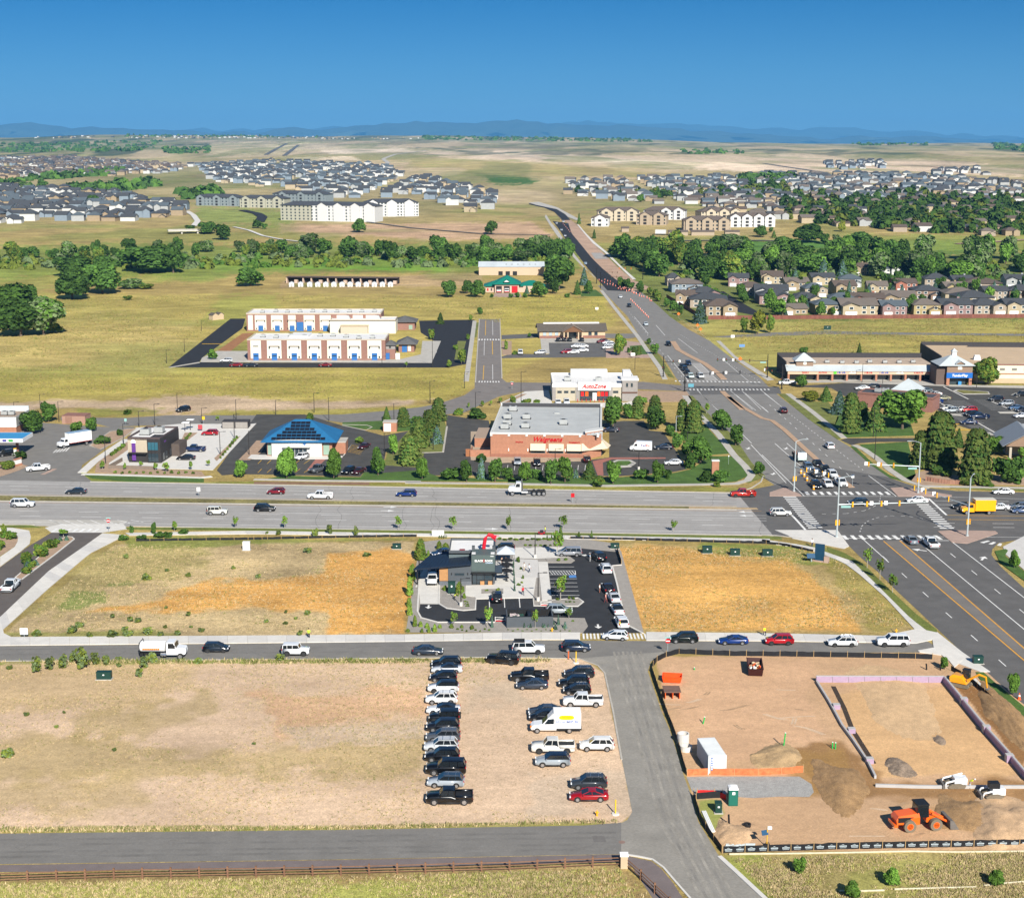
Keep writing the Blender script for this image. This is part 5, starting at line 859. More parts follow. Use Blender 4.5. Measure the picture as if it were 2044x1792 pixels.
MB().bx(6.05,6.15,.5,.62,0,2.4).bx(6.85,6.95,.5,.62,0,2.4).bx(8.3,8.38,.5,.62,0,2.4).bx(9.75,9.9,.5,.62,0,2.4).bx(6.05,9.9,.5,.62,2.25,2.4).bx(6.95,9.75,.5,.62,.9,.95).mk('mullion',blackm,b_)
for x0 in(7.55,9.0):box(b_,'orange_bench',wood,x0,x0+.75,.1,.48,.05,.75)
MB().bx(5.9,11.6,-.5,4.5,2.42,2.6).mk('awning',blackm,b_);MB().bx(10.3,11.55,-.3,4.3,2.6,2.62).mk('awning_top',mat('solar_grey',(.06,.075,.09),.4,.1),b_)
win(b_,2.9,4.6,1.95,2.35,.05,fr=charc);
for x in(2.2,5.2):MB().bx(x,x+.14,-.1,.05,2.05,2.4).mk('wall_lamp',blackm,b_)
v=[(-4.7,-.6,3.05),(5.93,-.6,4.05),(5.93,6.5,4.35),(-2.2,6.5,3.6)];MB().loft([v,[(a,c,d+.28)for a,c,d in v]]).mk('wing_roof',blkroof,b_)
for i in range(15):
 f=i/14;xa=-4.65+f*10.5;xb=-2.15+f*8.0;MB().tube((xa,-.58,3.05+f+.3),(xb,6.45,3.6+f*.75+.3),.03,None,4).mk('roof_seam',blkroof,b_)
for y in(.2,5.5):MB().bx(-4.15,-3.95,y,y+.2,0,3.2).mk('post',blackm,b_)
text(b_,'sign_lettering','BLACK',whitel,(7.35,-.08,4.72),.52,off=.014,ext=.04);text(b_,'sign_lettering','ROCK',whitel,(9.13,-.08,4.72),.52,off=.014,ext=.04);text(b_,'sign_lettering','COFFEE BAR',mat('sign_blue_white',(.55,.68,.85),.5,0),(9.2,-.07,4.32),.24,off=.006,ext=.03)
MB().add([(8.08,-.1,4.45),(8.32,-.1,4.4),(8.46,-.1,4.75),(8.36,-.1,5.05),(8.14,-.1,5.06),(8.02,-.1,4.7)],[(0,1,2,3,4,5)]).add([(8.16,-.12,4.5),(8.24,-.12,4.5),(8.36,-.12,5.0),(8.28,-.12,5.0)],[(0,1,2,3)],1).mk('rock_emblem',[mat('dark_red_sign',(.25,.015,.01),.5,0),blackm],b_)
text(b_,'number_lettering','13061',whitel,(9.75,-.08,5.62),.3,off=.006)
q=b_.matrix_basis@Vector((8.1,4.5,5.45));tb=thing('inflatable_tube','red inflatable tube figure bending over the coffee shop roof','inflatable',q,b_.rotation_euler[2])
redf=mat('red_fabric',(.55,.01,.025),.5,.1,2)
ptsr=[(0,0,0),(.12,0,1.2),(.35,0,2.4),(.75,0,3.05),(1.5,.1,2.85),(2.3,.2,2.35)]
mb=MB();mb.loft([[(p_[0]+math.cos(i/10*6.283)*.34*(1 if j<3 else .5),p_[1]+math.sin(i/10*6.283)*.34,p_[2]+(0 if j<3 else math.cos(i/10*6.283)*.32))for i in range(10)]for j,p_ in enumerate(ptsr)]);mb.mk('body',redf,tb)
MB().tube((1.2,0,2.9),(2.9,.9,2.6),.09,.05,6).mk('arm',redf,tb);MB().tube((1.3,0,2.7),(2.3,-.5,1.9),.09,.05,6).mk('arm',redf,tb);MB().bx(-.4,.4,-.3,.3,-.05,.35).mk('fan_base',trimm,tb)
q=P(zz('T',(858,300)));tt=thing('canopy_tent','pale grey pop-up canopy tent beside the coffee shop','tent',q)
MB().add([(-1.7,-1.7,2.3),(1.7,-1.7,2.3),(1.7,1.7,2.3),(-1.7,1.7,2.3),(0,0,3.3)],[(0,1,4),(1,2,4),(2,3,4),(3,0,4)]).bx(-1.7,1.7,-1.72,-1.69,2.05,2.3).bx(-1.72,-1.69,-1.7,1.7,2.05,2.3).bx(1.69,1.72,-1.7,1.7,2.05,2.3).mk('canopy',mat('tent_cloth',(.45,.5,.56),.8,.05),tt)
for sx_ in(-1,1):
 for sy_ in(-1,1):MB().tube((sx_*1.62,sy_*1.62,0),(sx_*1.62,sy_*1.62,2.3),.035).mk('leg',blackm,tt)
def umbrella(x,y,lb):
 q=P(zz('T',(x,y)));u=thing('patio_umbrella',lb,'umbrella',q);n=8
 vv=[(math.cos(i/n*6.283)*1.3,math.sin(i/n*6.283)*1.3,2.05)for i in range(n)]+[(0,0,2.6)]
 MB().add(vv,[(i,(i+1)%n,n)for i in range(n)]).mk('canopy',mat('black_cloth',(.012,.012,.014),.8,.1),u);MB().tube((0,0,0),(0,0,2.5),.03).mk('pole',blackm,u);MB().tube((0,0,0),(0,0,.1),.35).mk('base',trimm,u)
 tb=thing('patio_table',lb.replace('umbrella','table under the umbrella'),'table',(q.x,q.y,0));MB().tube((0,0,.7),(0,0,.75),.5,None,12).mk('tabletop',trimm,tb);MB().tube((0,0,.1),(0,0,.7),.04).mk('stem',blackm,tb)
umbrella(865,470,'black patio umbrella nearest us right of the coffee shop');umbrella(868,415,'black patio umbrella in the middle right of the coffee shop');umbrella(868,375,'black patio umbrella farthest from us right of the coffee shop')
asph_site=mat('asphalt_site',(.030,.031,.034),.85,.2,.35,fine=.12)
sheet('coffee_site',[(810,1262),(838,1082),(905,1074),(1170,1076),(1225,1084),(1240,1100),(1285,1262)],gravel,.014)
sheet('coffee_lot',zz('T',[(95,675),(260,675),(330,705),(480,725),(580,720),(592,632),(1095,620),(1105,685),(1500,690),(1545,655),(1500,625),(1270,640),(1232,310),(1440,310),(1475,285),(1430,255),(1510,175),(1850,210),(1890,322),(1805,330),(1850,500),(1900,760),(1950,870),(2060,930),(1540,935),(1590,870),(1560,800),(1280,795),(865,800),(760,830),(250,830),(110,790),(82,740)]),asph_site,.02)
sheet('drive_lane',zz('T',[(95,670),(75,440),(200,255),(345,200),(345,330),(265,350),(270,500),(262,672)]),conc,.022)
ribbon('kerb',zz('T',[(60,520),(88,440),(70,740),(100,795),(250,836),(760,836)]),.3,conc)
ribbon('kerb',zz('T',[(1890,325),(1805,332),(1850,500),(1905,760),(1955,870),(2080,935)]),.3,conc)
ribbon('kerb',zz('T',[(265,500),(262,672),(330,712),(480,732),(585,724),(592,628),(1100,618),(1108,690),(1500,695),(1548,655),(1500,620),(1265,640)]),.3,conc)
sheet('shop_walk',zz('T',[(500,510),(755,505),(820,440),(1130,440),(1100,620),(592,628),(580,610),(495,600)]),conc,thick=.1)
sheet('shop_walk',zz('T',[(1145,300),(1230,300),(1265,640),(1180,645)]),conc,thick=.1)
sheet('shop_patio',zz('T',[(755,505),(755,300),(920,270),(1140,280),(1145,300),(1155,440),(820,440)]),slab_mats[3],.05)
sheet('rear_drive',zz('T',[(940,170),(1400,165),(1420,255),(1250,265),(1140,270),(920,265)]),conc,.05)
sheet('planting_bed',zz('T',[(640,545),(835,538),(835,575),(640,585)]),gravel,thick=.13);sheet('planting_bed',zz('T',[(270,505),(495,505),(495,600),(580,615),(575,715),(480,720),(330,700),(262,665)]),gravel,thick=.05)
sheet('gravel_island',zz('T',[(870,885),(870,800),(1280,795),(1560,800),(1585,870),(1540,932),(870,935)]),gravel,thick=.08);sheet('gravel_island',zz('T',[(1230,640),(1500,625),(1545,655),(1500,690),(1260,690)]),gravel,thick=.1);sheet('gravel_island',zz('T',[(1210,270),(1430,255),(1472,285),(1440,308),(1230,300)]),gravel,thick=.1)
sheet('gravel_bed',zz('T',[(780,90),(1400,90),(1430,150),(1400,165),(940,165),(770,150)]),gravel,thick=.05)
for i in range(3):line(zz('T',(710+i*133,620)),zz('T',(712+i*136,705)),.15)
for y_ in(342,484,519,556,595):line(zz('T',(1238+(y_-342)*.1,y_)),zz('T',(1466+(y_-342)*.19,y_)),.15)
for a,c in(((1240,376),(1475,376)),((1244,412),(1480,412)),((1475,376),(1480,412)),((1250,450),(1490,448))):line(zz('T',a),zz('T',c),.14)
for i in range(9):line(zz('T',(1245+i*25,378)),zz('T',(1275+i*25,410)),.14)
sheet('access_mark',zz('T',[(1418,418),(1480,416),(1488,438),(1422,440)]),mat('blue_mark',(.08,.22,.5),.7,.1),.045)
def arrow(k,x,y,s=1,ang=-90):
 q=P(zz(k,(x,y)));a=R(ang);mb=MB();pts=[(-.9,-.14),(.1,-.14),(.1,-.55),(1.0,0),(.1,.55),(.1,.14),(-.9,.14)]
 mb.add([(q.x+s*(u*math.cos(a)-w*math.sin(a)),q.y+s*(u*math.sin(a)+w*math.cos(a)),.045)for u,w in pts],[(0,1,5,6),(2,3,4)]);tag(mb.mk('lane_arrow',paintw),kind='structure')
arrow('T',168,698,1.1);arrow('T',1680,872,1.2);arrow('T',1575,240,1.2,170)
for x,y in((1060,888),(1040,917)):arrow('B',x,y,1.6,0)
for x,y,a in((1850,925,180),(1860,955,180),(1230,265,150),):arrow('C' if y>300 else 'H',x,y,1.6,a)
arrow('B',1850,1058,1.6,0);arrow('H',1725,330,1.6,60);arrow('D',90,628,1.5,250);arrow('D',190,430,1.5,250);arrow('C',1875,430,1.5,250)
zebra(*[zz('T',p)for p in((1545,985),(2200,985),(1540,935),(2180,935))],20,.5)
e_,W_=frame('trash_enclosure','black walled trash enclosure between the shop lot and the street','enclosure','T',(865,885),(1280,880))
MB().bx(0,W_,0,.2,0,1.9).mk('front_wall',charc,e_);MB().bx(0,.2,.2,4.3,0,1.9).mk('side_wall',charc,e_);MB().bx(W_-.2,W_,.2,4.3,0,1.9).mk('side_wall',charc,e_);MB().bx(.2,W_-.2,4.1,4.3,0,1.9).mk('back_wall',blackm,e_)
MB().bx(W_*.46,W_*.54,.2,4.1,0,1.8).mk('divider',blackm,e_);MB().bx(-.03,W_+.03,-.03,.23,1.9,1.96).mk('coping',blackm,e_)
mb=MB()
for i in range(10):mb.rot((random.uniform(.6,2.6),random.uniform(2.6,3.7),1.25),(.4,.3,.25),random.random()*3)
mb.mk('rubbish_bags',mat('rubbish',(.5,.42,.42),.8,.2),e_);box(e_,'dumpster',mat('green_bin',(.03,.08,.06),.6,.1),.5,3,2.4,3.9,0,1.2)
for x_,y_ in((810,830),(1215,690)):
 g_=thing('swing_gate','white metal barrier gate left of the trash enclosure' if x_<900 else 'white metal barrier gate above the trash enclosure','gate',P(zz('T',(x_,y_))))
 for s in(-.9,.9):MB().tube((s,0,0),(s,0,.9),.04).mk('post',whitel,g_)
 for z_ in(.35,.8):MB().tube((-.9,0,z_),(.9,0,z_),.03).mk('rail',whitel,g_)
 MB().tube((-.9,0,.35),(.9,0,.8),.02).mk('brace',whitel,g_);MB().bx(-.9,.9,-.03,.03,.1,.25).mk('red_rail',redl,g_)
# drug store
b_,W_=frame('drug_store','brick drug store with red script sign and grey flat roof','store','B',(1845,497),(2700,508))
wl=25.8;dp=41;H_=6.1
box(b_,'wall',brickm,0,wl,0,dp,0,H_);MB().add([(wl,0,0),(wl+2.9,2.9,0),(wl+2.9,dp,0),(wl,dp,0),(wl,0,H_),(wl+2.9,2.9,H_),(wl+2.9,dp,H_),(wl,dp,H_)],[(0,1,5,4),(1,2,6,5),(2,3,7,6)]).mk('side_wall',brickm,b_)
MB().bx(.3,wl+2.6,.3,dp-.3,H_-.05,H_+.05).mk('roof',greyroof,b_)
MB().bx(-.1,wl-2,-.1,.3,H_,H_+.5).bx(-.1,.3,.3,dp,H_-.3,H_+.5).bx(wl+2.5,wl+3,4,dp,H_-.3,H_+.5).bx(-.1,wl+3,dp-.4,dp+.1,H_-.3,H_+1.1).mk('parapet',mat('pale_coping',(.55,.55,.53),.7,.06),b_)
MB().bx(.3,wl+2.5,dp-.45,dp-.4,H_+.05,H_+1.1).mk('parapet_face',mat('dark_flashing',(.05,.05,.055),.8,.1),b_)
for i in range(7):MB().bx(-.12+i*4.6,.5+i*4.6,-.16,-.1,H_-.5,H_+.5).mk('pilaster_cap',MATS['pale_coping'],b_)
MB().bx(-.05,wl,-.08,0,0,.9).mk('base_course',mat('dark_brick',(.27,.12,.08),.9,.12,1.2),b_)
text(b_,'sign_lettering','Walgreens',redl,(14.7,-.12,4.85),1.75,shear=.35,off=.035,ext=.06)
text(b_,'sign_lettering','PHOTO',redl,(7.5,-.1,4.05),.55,off=.01);text(b_,'sign_lettering','PHARMACY',redl,(21.8,-.1,4.1),.55,off=.01)
for x0,x1 in((10.35,14.3),(15.1,19.0),(19.8,23.8)):
 MB().loft([[(x0,0,2.15),(x1,0,2.15),(x1,0,3.7),(x0,0,3.7)],[(x0,-1.2,2.1),(x1,-1.2,2.1),(x1,-1.1,2.3),(x0,-1.1,2.3)]]).mk('awning',mat('cream_awning',(.58,.50,.36),.8,.05),b_)
 win(b_,x0+.1,x1-.1,1.25,2.1,0)
for x in(4.7,9.7,14.7,19.4,24.3):box(b_,'wall_lamp',whitel,x-.12,x+.12,-.14,0,1.7,2.4)
MB().add([(wl-2.2,-.3,2.9),(wl+3.4,3.6,2.9),(wl+4.4,6.5,2.9),(wl-2.2,-1.6,2.2),(wl+4.6,2.0,2.2),(wl+5.4,6.5,2.2),(wl-2.2,-.3,3.9),(wl+3.2,3.8,3.9),(wl+3.2,6.5,3.9)],[(3,4,7,6),(4,5,8,7)]).mk('entrance_canopy',MATS['cream_awning'],b_)
for(ax_,ay_,bx_,by_)in((wl-1.2,-.05,wl+3.2,3.9),):
 d_=Vector((bx_-ax_,by_-ay_,0));L_=d_.length;d_.normalize();n_=Vector((d_.y,-d_.x,0))
 for i in range(4):
  for z0,z1 in((.05,2.6),(4.1,5.1),(5.2,6.4)):
   p0=Vector((ax_,ay_,0))+d_*(L_*(.06+i*.235))+n_*.12;p1=p0+d_*(L_*.21)
   MB().add([(p0.x,p0.y,z0),(p1.x,p1.y,z0),(p1.x,p1.y,z1),(p0.x,p0.y,z1)],[(0,1,2,3)]).mk('window',wglass if z0<1 else mat('pale_glass',(.35,.42,.45),.15,0,spec=.6),b_)
 p0=Vector((ax_,ay_,0));p1=p0+d_*L_;MB().loft([[tuple(p0)[:2]+(3.9,),tuple(p1)[:2]+(3.9,),(p1.x,p1.y+3,3.9),(p0.x,p0.y+3,3.9)],[tuple(p0)[:2]+(6.7,),tuple(p1)[:2]+(6.7,),(p1.x,p1.y+3,6.7),(p0.x,p0.y+3,6.7)]]).mk('entrance_tower',brickm,b_)
 MB().loft([[(p0.x-.15,p0.y-.15,6.7),(p1.x+.15,p1.y-.15,6.7),(p1.x+.15,p1.y+3,6.7),(p0.x-.15,p0.y+3,6.7)],[(p0.x-.15,p0.y-.15,7.0),(p1.x+.15,p1.y-.15,7.0),(p1.x+.15,p1.y+3,7.0),(p0.x-.15,p0.y+3,7.0)]]).mk('tower_coping',MATS['pale_coping'],b_)
for x,y in((3.8,34),(3.0,22),(8.2,22),(3.5,13),(3.2,7.5),(8.6,9),(18.5,14.5)):ac(b_,x,y,H_+.05,1.15)
MB().bx(15.5,17,30,31,H_+.05,H_+.4).mk('roof_hatch',hvac,b_)
MB().bx(-5.2,-.1,12,26,0,2.6).mk('loading_wall',brickm,b_);MB().bx(-5.3,-.1,11.9,26.1,2.6,2.75).mk('loading_roof',mat('brown_gravel_roof',(.33,.25,.19),.9,.1),b_);MB().bx(-5.1,-.1,-.3,.1,0,1.9).bx(-5.3,-5.1,-.3,5,0,1.9).mk('yard_wall',brickm,b_);MB().bx(-6.5,-5.4,.2,.4,0,2.0).mk('yard_gate',mat('rust_gate',(.3,.12,.05),.7,.1),b_)
# bank
b_,W_=frame('bank','bank with bright blue hip roof, solar panels and white arched front','bank','B',(105,490),(610,490))
bluer=mat('blue_metal_roof',(.02,.125,.27),.45,.12,.4);wg=mat('pale_grey_panel',(.55,.55,.52),.7,.04)
box(b_,'wall',brickm,0,W_,0,13,0,3.9);r_=hip(b_,0,W_,0,13,4.0,4.6,bluer,1.5);
for i in range(20):x=-1.3+i*(W_+2.6)/19;f=min(1,min(x+1.5,W_+1.5-x)/8.0);MB().tube((x,-1.5,4.03),(x,-1.5+8*f,4.03+4.6*f),.04,None,4).mk('roof_seam',bluer,b_)
MB().bx(1.3,W_-2.5,-.9,-.4,0,4.2).mk('front_panel',wg,b_);mb=MB();n=14;cx_=(W_-1.2)/2
mb.add([(1.3,-.92,4.2),(W_-2.5,-.92,4.2)]+[(cx_+(W_-3.8)/2*math.cos(i/n*math.pi),-.92,4.2+.35*math.sin(i/n*math.pi))for i in range(n+1)],[tuple([0,1]+list(range(2,n+3)))]);mb.mk('arch_top',wg,b_)
text(b_,'sign_lettering','CHASE',mat('pale_letter',(.75,.76,.78),.5,0),(cx_-.6,-1.0,3.55),.95,off=.02,ext=.05);mb=MB()
for i in range(4):
 a=math.pi/4+i*math.pi/2;mb.rot((cx_+2.05+.22*math.cos(a+.5),-1.0,3.55+.22*math.sin(a+.5)),(.5,.06,.2),0,0,-(a+math.pi/2-.1))
mb.mk('octagon_emblem',mat('bank_blue',(.03,.16,.45),.5,0),b_)
MB().bx(cx_-3.6,cx_+3.6,-2.0,-.9,2.65,2.85).mk('entrance_canopy',wg,b_)
for i in range(5):box(b_,'window',wglass,cx_-2.6+i*1.06,cx_-1.65+i*1.06,-.95,-.91,.1,2.5)
for x0,x1 in((.2,1.2),(W_-2.2,W_-.7)):win(b_,x0,x1,.4,3.2,-.01 if x0>1 else 0,m=mat('green_glass',(.25,.36,.28),.1,0,spec=.6))
sol=mat('solar_panel',(.012,.014,.022),.25,.1,3);sl=math.atan2(4.6,8.0)
for r0 in range(6):
 n_=12-r0*1;x_c=W_/2-.2;d_=.6+r0*1.02
 for c0 in range(max(4,11-2*r0+(r0>2))):
  nn_=max(4,11-2*r0+(r0>2));MB().rot((x_c+(c0-(nn_-1)/2)*1.28,-1.5+d_*1.08+.45,4.0+(d_*1.08+.45)*4.6/8.0+.12),(1.2,.98,.05),0,sl).mk('solar_panel',sol,b_)
MB().bx(W_-.1,W_+3.2,3,9,0,3.0).mk('side_wing',brickm,b_);MB().bx(W_-.2,W_+3.3,2.9,9.1,3.0,3.2).mk('side_wing_roof',conc_d,b_)
q=P(zz('B',(1060,300)));u=thing('utility_enclosure','small brick enclosure with white gate behind the bank','enclosure',q);box(u,'wall',brickm,-1.9,1.9,0,3.5,0,2.6);MB().bx(-2,2,-.1,3.6,2.6,2.8).mk('coping',conc_d,u);box(u,'gate',whitel,-1.7,.3,-.08,-.01,.1,2.3)
MB().bx(2.4,8.0,14.6,21,3.1,3.3).bx(2.2,2.5,14.6,21,3.1,3.5).bx(7.9,8.2,14.6,21,3.1,3.5).mk('drive_through_roof',greyroof,b_)
for x in(2.6,7.8):MB().bx(x-.2,x+.2,20,20.4,0,3.1).mk('drive_through_post',brickm,b_)
# taco shop
b_,W_=frame('taco_shop','tan and black taco shop with purple bell tower panel','restaurant','A',(1003,540),(1255,545))
tanp=mat('tan_panel',(.42,.36,.27),.8,.05);darkp=mat('dark_bronze_panel',(.03,.027,.027),.6,.1);purp=mat('purple_panel',(.11,.035,.22),.5,.06)
D_=15;MB().bx(0,W_,0,D_,2.7,6.2).mk('wall',tanp,b_);MB().bx(0,W_,.3,D_,0,2.7).mk('base_wall',darkp,b_)
MB().bx(5.1,W_+.12,-.12,6,.1,6.25).mk('corner_tower',darkp,b_);flat_roof(b_,0,W_,0,D_,6.2,whitem,mat('coping_dark',(.08,.06,.06),.7,.1),.5,.2)
MB().bx(W_,W_+.1,6,D_,0,6.2).mk('side_wall',darkp,b_);MB().bx(W_,W_+2.2,8.5,D_,0,3.3).mk('side_annex',mat('brown_panel',(.09,.07,.06),.8,.1),b_)
MB().bx(1.05,2.05,-.16,0,.6,5.6).mk('purple_strip',purp,b_)
n=12;MB().add([(1.55+.62*math.cos(-.2+i/n*3.54),-.2,5.45+.62*math.sin(-.2+i/n*3.54))for i in range(n+1)]+[(.85,-.2,5.15),(2.25,-.2,5.15)],[tuple(list(range(n+1))+[n+1,n+2])]).mk('bell_emblem',whitel,b_)
for x0,x1,z0,z1 in((5.3,7.9,3.4,5.4),(5.3,7.9,.4,2.5)):box(b_,'window',wglass if z0<1 else mat('teal_glass',(.03,.11,.15),.08,0,spec=.7),x0,x1,-.16,-.125,z0,z1)
for i in range(3):MB().bx(5.25+i*.9,5.32+i*.9,-.19,-.16,.3,5.5).mk('mullion',blackm,b_)
for y0 in(1.5,3.6,7.0,10):MB().bx(W_+.13,W_+.15,y0,y0+1.4,.5 if y0<5 else .6,2.3).mk('side_window',wglass,b_)
text(b_,'side_lettering','TACO',purp,(W_+.14,3.5,5.0),.6,rz=math.pi/2);MB().bx(.3,5,-1.0,.2,2.55,2.75).mk('awning',darkp,b_)
for x,y in((2.8,6),(5.4,9)):ac(b_,x,y,6.2,1.3)
u,w_=frame('walled_patio','low brown patio wall in front of the taco shop','wall','A',(845,590),(1210,600));MB().bx(0,w_,0,.2,0,1.0).mk('front_wall',mat('brown_wall',(.19,.15,.12),.85,.1),u);MB().bx(0,.2,.2,9,0,1.0).mk('side_wall',MATS['brown_wall'],u)
u,w_=frame('bin_enclosure','grey bin enclosure with two gates behind the taco shop','enclosure','A',(1730,275),(1935,275));box(u,'wall',mat('dark_frame',(.05,.045,.045),.8,.1),0,w_,0,4,0,2.0)
for s in(0,1):box(u,'gate',mat('grey_gate',(.26,.24,.22),.7,.08),.2+s*w_/2,w_/2-.15+s*w_/2,-.08,-.01,.15,1.85)
q=P(zz('A',(1440,300)));u=thing('order_canopy','white two-level drive-through order canopy behind the taco shop','canopy',q);MB().bx(-.8,1.2,0,1.8,2.4,2.55).mk('roof',whitel,u);MB().bx(.3,2.2,1.5,3.2,3.0,3.15).mk('roof',whitel,u);MB().tube((0,.5,0),(0,.5,2.4),.08).mk('post',darkp,u);MB().tube((1.2,2.2,0),(1.2,2.2,3.0),.08).mk('post',darkp,u);box(u,'menu_board',mat('menu_red',(.4,.05,.06),.6,.1),3.6,4.8,1,1.2,.5,1.8)
# parts store
b_,W_=frame('parts_store','white roofed auto parts store with red slanted sign','store','e',(1262,775),(1764,775))
D_=22;wallc=mat('beige_block',(.42,.38,.30),.85,.06);greyb=mat('grey_block_pier',(.27,.25,.235),.85,.1)
box(b_,'wall',wallc,0,W_,0,D_,0,5.0);MB().bx(-.1,W_-4.8,-.15,.2,4.4,5.3).mk('fascia',whitem,b_);flat_roof(b_,0,W_,0,D_,5.0,whitem,whitem,.6,.3);MB().bx(6.5,18.5,D_-3,D_-.2,5.0,7.0).mk('rear_parapet',whitem,b_)
for x0 in(-.05,7.4,17.9):MB().bx(x0,x0+1.1,-.25,.1,0,4.4).mk('pier',greyb,b_)
MB().bx(8.0,18.4,-.6,3,3.4,6.0).mk('entrance_sign_wall',whitem,b_);MB().bx(22.0,W_+.1,-.8,5,0,6.6).mk('corner_tower',greyb,b_);MB().bx(21.7,W_+.4,-1.1,5.3,6.6,7.2).mk('tower_cornice',whitem,b_);MB().bx(23,25.5,9,14,5.0,8.0).mk('rear_tower',whitem,b_)
for x in(23.2,24.7):win(b_,x,x+.6,4.6,5.8,-.8)
MB().bx(22.0,W_,-1.0,-.8,2.6,3.0).mk('trellis',mat('brown_trellis',(.12,.06,.04),.8,.1),b_)
text(b_,'sign_lettering','AutoZone',redl,(13.1,-.68,4.75),1.75,shear=.3,off=.045,ext=.08)
for x0 in(1.6,3.7,5.8):win(b_,x0,x0+1.3,2.5,3.2,0)
for x0 in(19.2,):win(b_,x0,x0+1.6,2.5,3.2,0)
MB().bx(8.6,17.8,-.02,.3,.1,3.3).mk('storefront',wglass,b_)
for i,(x0,hx)in enumerate(((9.0,'#c8161c'),(10.4,'#d85a10'),(11.6,'#202020'),(14.2,'#d8601a'),(15.4,'#c8161c'),(16.6,'#b01014'))):box(b_,'window_poster',mat('poster_'+hx[1:],hx,.6,0),x0,x0+.95,-.06,-.03,1.5,2.9)
box(b_,'door',mat('white_door_frame',(.6,.62,.62),.4,0),12.7,14.0,-.06,-.03,.05,2.6)
for i in range(9):MB().tube((7.9+i*1.35,-2.2,0),(7.9+i*1.35,-2.2,1.0),.1).mk('bollard',redl,b_)
for x,y in((5,9),(15,8)):ac(b_,x,y,5.0,1.1)
# school
b_,W_=frame('school_front_wing','white and brick two-storey wing with seven blue doors facing the street','school building','X',(185,612),(1558,612))
pinkb=mat('plum_brick_pier',(.26,.14,.11),.9,.1,1.2,fine=.08);lim=mat('limestone',(.48,.42,.34),.85,.06);S=W_/1373.0
D_=18;box(b_,'wall',pinkb,0,W_,0,D_,0,7.6);MB().bx(-.1,W_+.1,-.1,.3,7.6,8.0).bx(-.1,.3,.3,D_,7.6,8.0).bx(W_-.3,W_+.1,.3,D_,7.6,8.0).bx(-.1,W_+.1,D_-.3,D_+.1,7.6,8.0).mk('parapet',lim,b_);box(b_,'roof',whitem,.3,W_-.3,.3,D_-.3,7.55,7.65);MB().bx(15,22,6,D_-1,7.65,8.4).mk('roof_block',whitem,b_)
for i,(a,c)in enumerate(((215,320),(380,523),(580,720),(780,920),(980,1118),(1180,1318),(1380,1520))):
 x0,x1=(a-185)*S,(c-185)*S;xm=(x0+x1)/2;box(b_,'white_bay',mat('school_white',(.64,.62,.53),.8,.03),x0,x1,-.12,.02,.7,7.5)
 MB().bx(x0-.55,x0-.12,-.16,.02,0,7.5).bx(x1+.12,x1+.55,-.16,.02,0,7.5).mk('brick_pier',lim if i%2==9 else pinkb,b_)
 d_=box(b_,'blue_door',bluedoor,xm-1.05,xm+1.05,-.18,-.125,0,2.75);box(d_,'door_window',wglass,xm-.8,xm+.8,-.2,-.181,1.5,1.9)
 if i:
  MB().bx(xm-2.0,xm+2.0,-.35,-.12,5.25,5.45).mk('sunshade',mat('maroon_shade',(.08,.03,.03),.7,.1),b_)
  for s in(-1.8,1.8):
   for z0 in(.9,4.4):win(b_,xm+s-.22,xm+s+.22,z0,z0+.75,-.12,fw=.05)
 else:MB().bx(xm-1,xm+1,-.2,-.12,5.2,5.5).mk('vent',trimm,b_)
MB().bx(0,W_,-.13,0,0,.65).mk('base_course',pinkb,b_)
for i in range(9):ac(b_,5+i*5.2+random.uniform(-1,1),7+random.uniform(-3,5),7.65,.9)
b2,W2=frame('school_rear_wing','white and brick two-storey rear wing behind the seven-door wing','school building','X',(175,322),(1512,322))
S2=W2/1337.0;D2=17;box(b2,'wall',pinkb,0,W2,0,D2,0,7.4);MB().bx(-.1,W2+.1,-.1,.3,7.4,7.9).bx(-.1,.3,.3,D2,7.4,7.9).bx(W2-.3,W2+.1,.3,D2,7.4,7.9).bx(-.1,W2+.1,D2-.3,D2+.1,7.4,7.9).mk('parapet',lim,b2);box(b2,'roof',whitem,.3,W2-.3,.3,D2-.3,7.35,7.45)
for i,(a,c)in enumerate(((190,238),(258,372),(420,540),(590,665),(745,855),(905,1015),(1075,1180),(1235,1335),(1365,1475))):
 x0,x1=(a-175)*S2,(c-175)*S2;xm=(x0+x1)/2;box(b2,'white_bay',MATS['school_white'],x0,x1,-.1,.02,.6,7.0)
 if 0<i<6:d_=box(b2,'blue_door',bluedoor,xm-1.05,xm+1.05,-.16,-.105,0,2.5);MB().bx(xm-2,xm+2,-.3,-.1,4.7,4.9).mk('sunshade',MATS['maroon_shade'],b2)
 if 0<i<6:
  for s in(-1.8,1.8):
   for z0 in(.8,4.0):box(b2,'window',wglass,xm+s-.22,xm+s+.22,-.14,-.105,z0,z0+.7)
MB().bx((672-175)*S2,(742-175)*S2,-.2,0,0,4).mk('blue_entry',bluedoor,b2)
for i in range(10):ac(b2,6+i*5.4,8+random.uniform(-2,2),7.45,.9)
b3,W3=frame('school_gym','low white roofed link block between the two school wings','school building','X',(1005,345),(1660,345));box(b3,'wall',MATS['school_white'],0,W3,0,12,0,5.6);flat_roof(b3,0,W3,0,12,5.6,whitem,lim,.4,.3);MB().bx(5,16.5,-4,-.02,0,3.6).mk('low_block',lim,b3);MB().bx(4.8,16.7,-4.2,0,3.6,3.8).mk('low_roof',MATS['tan_membrane'],b3)
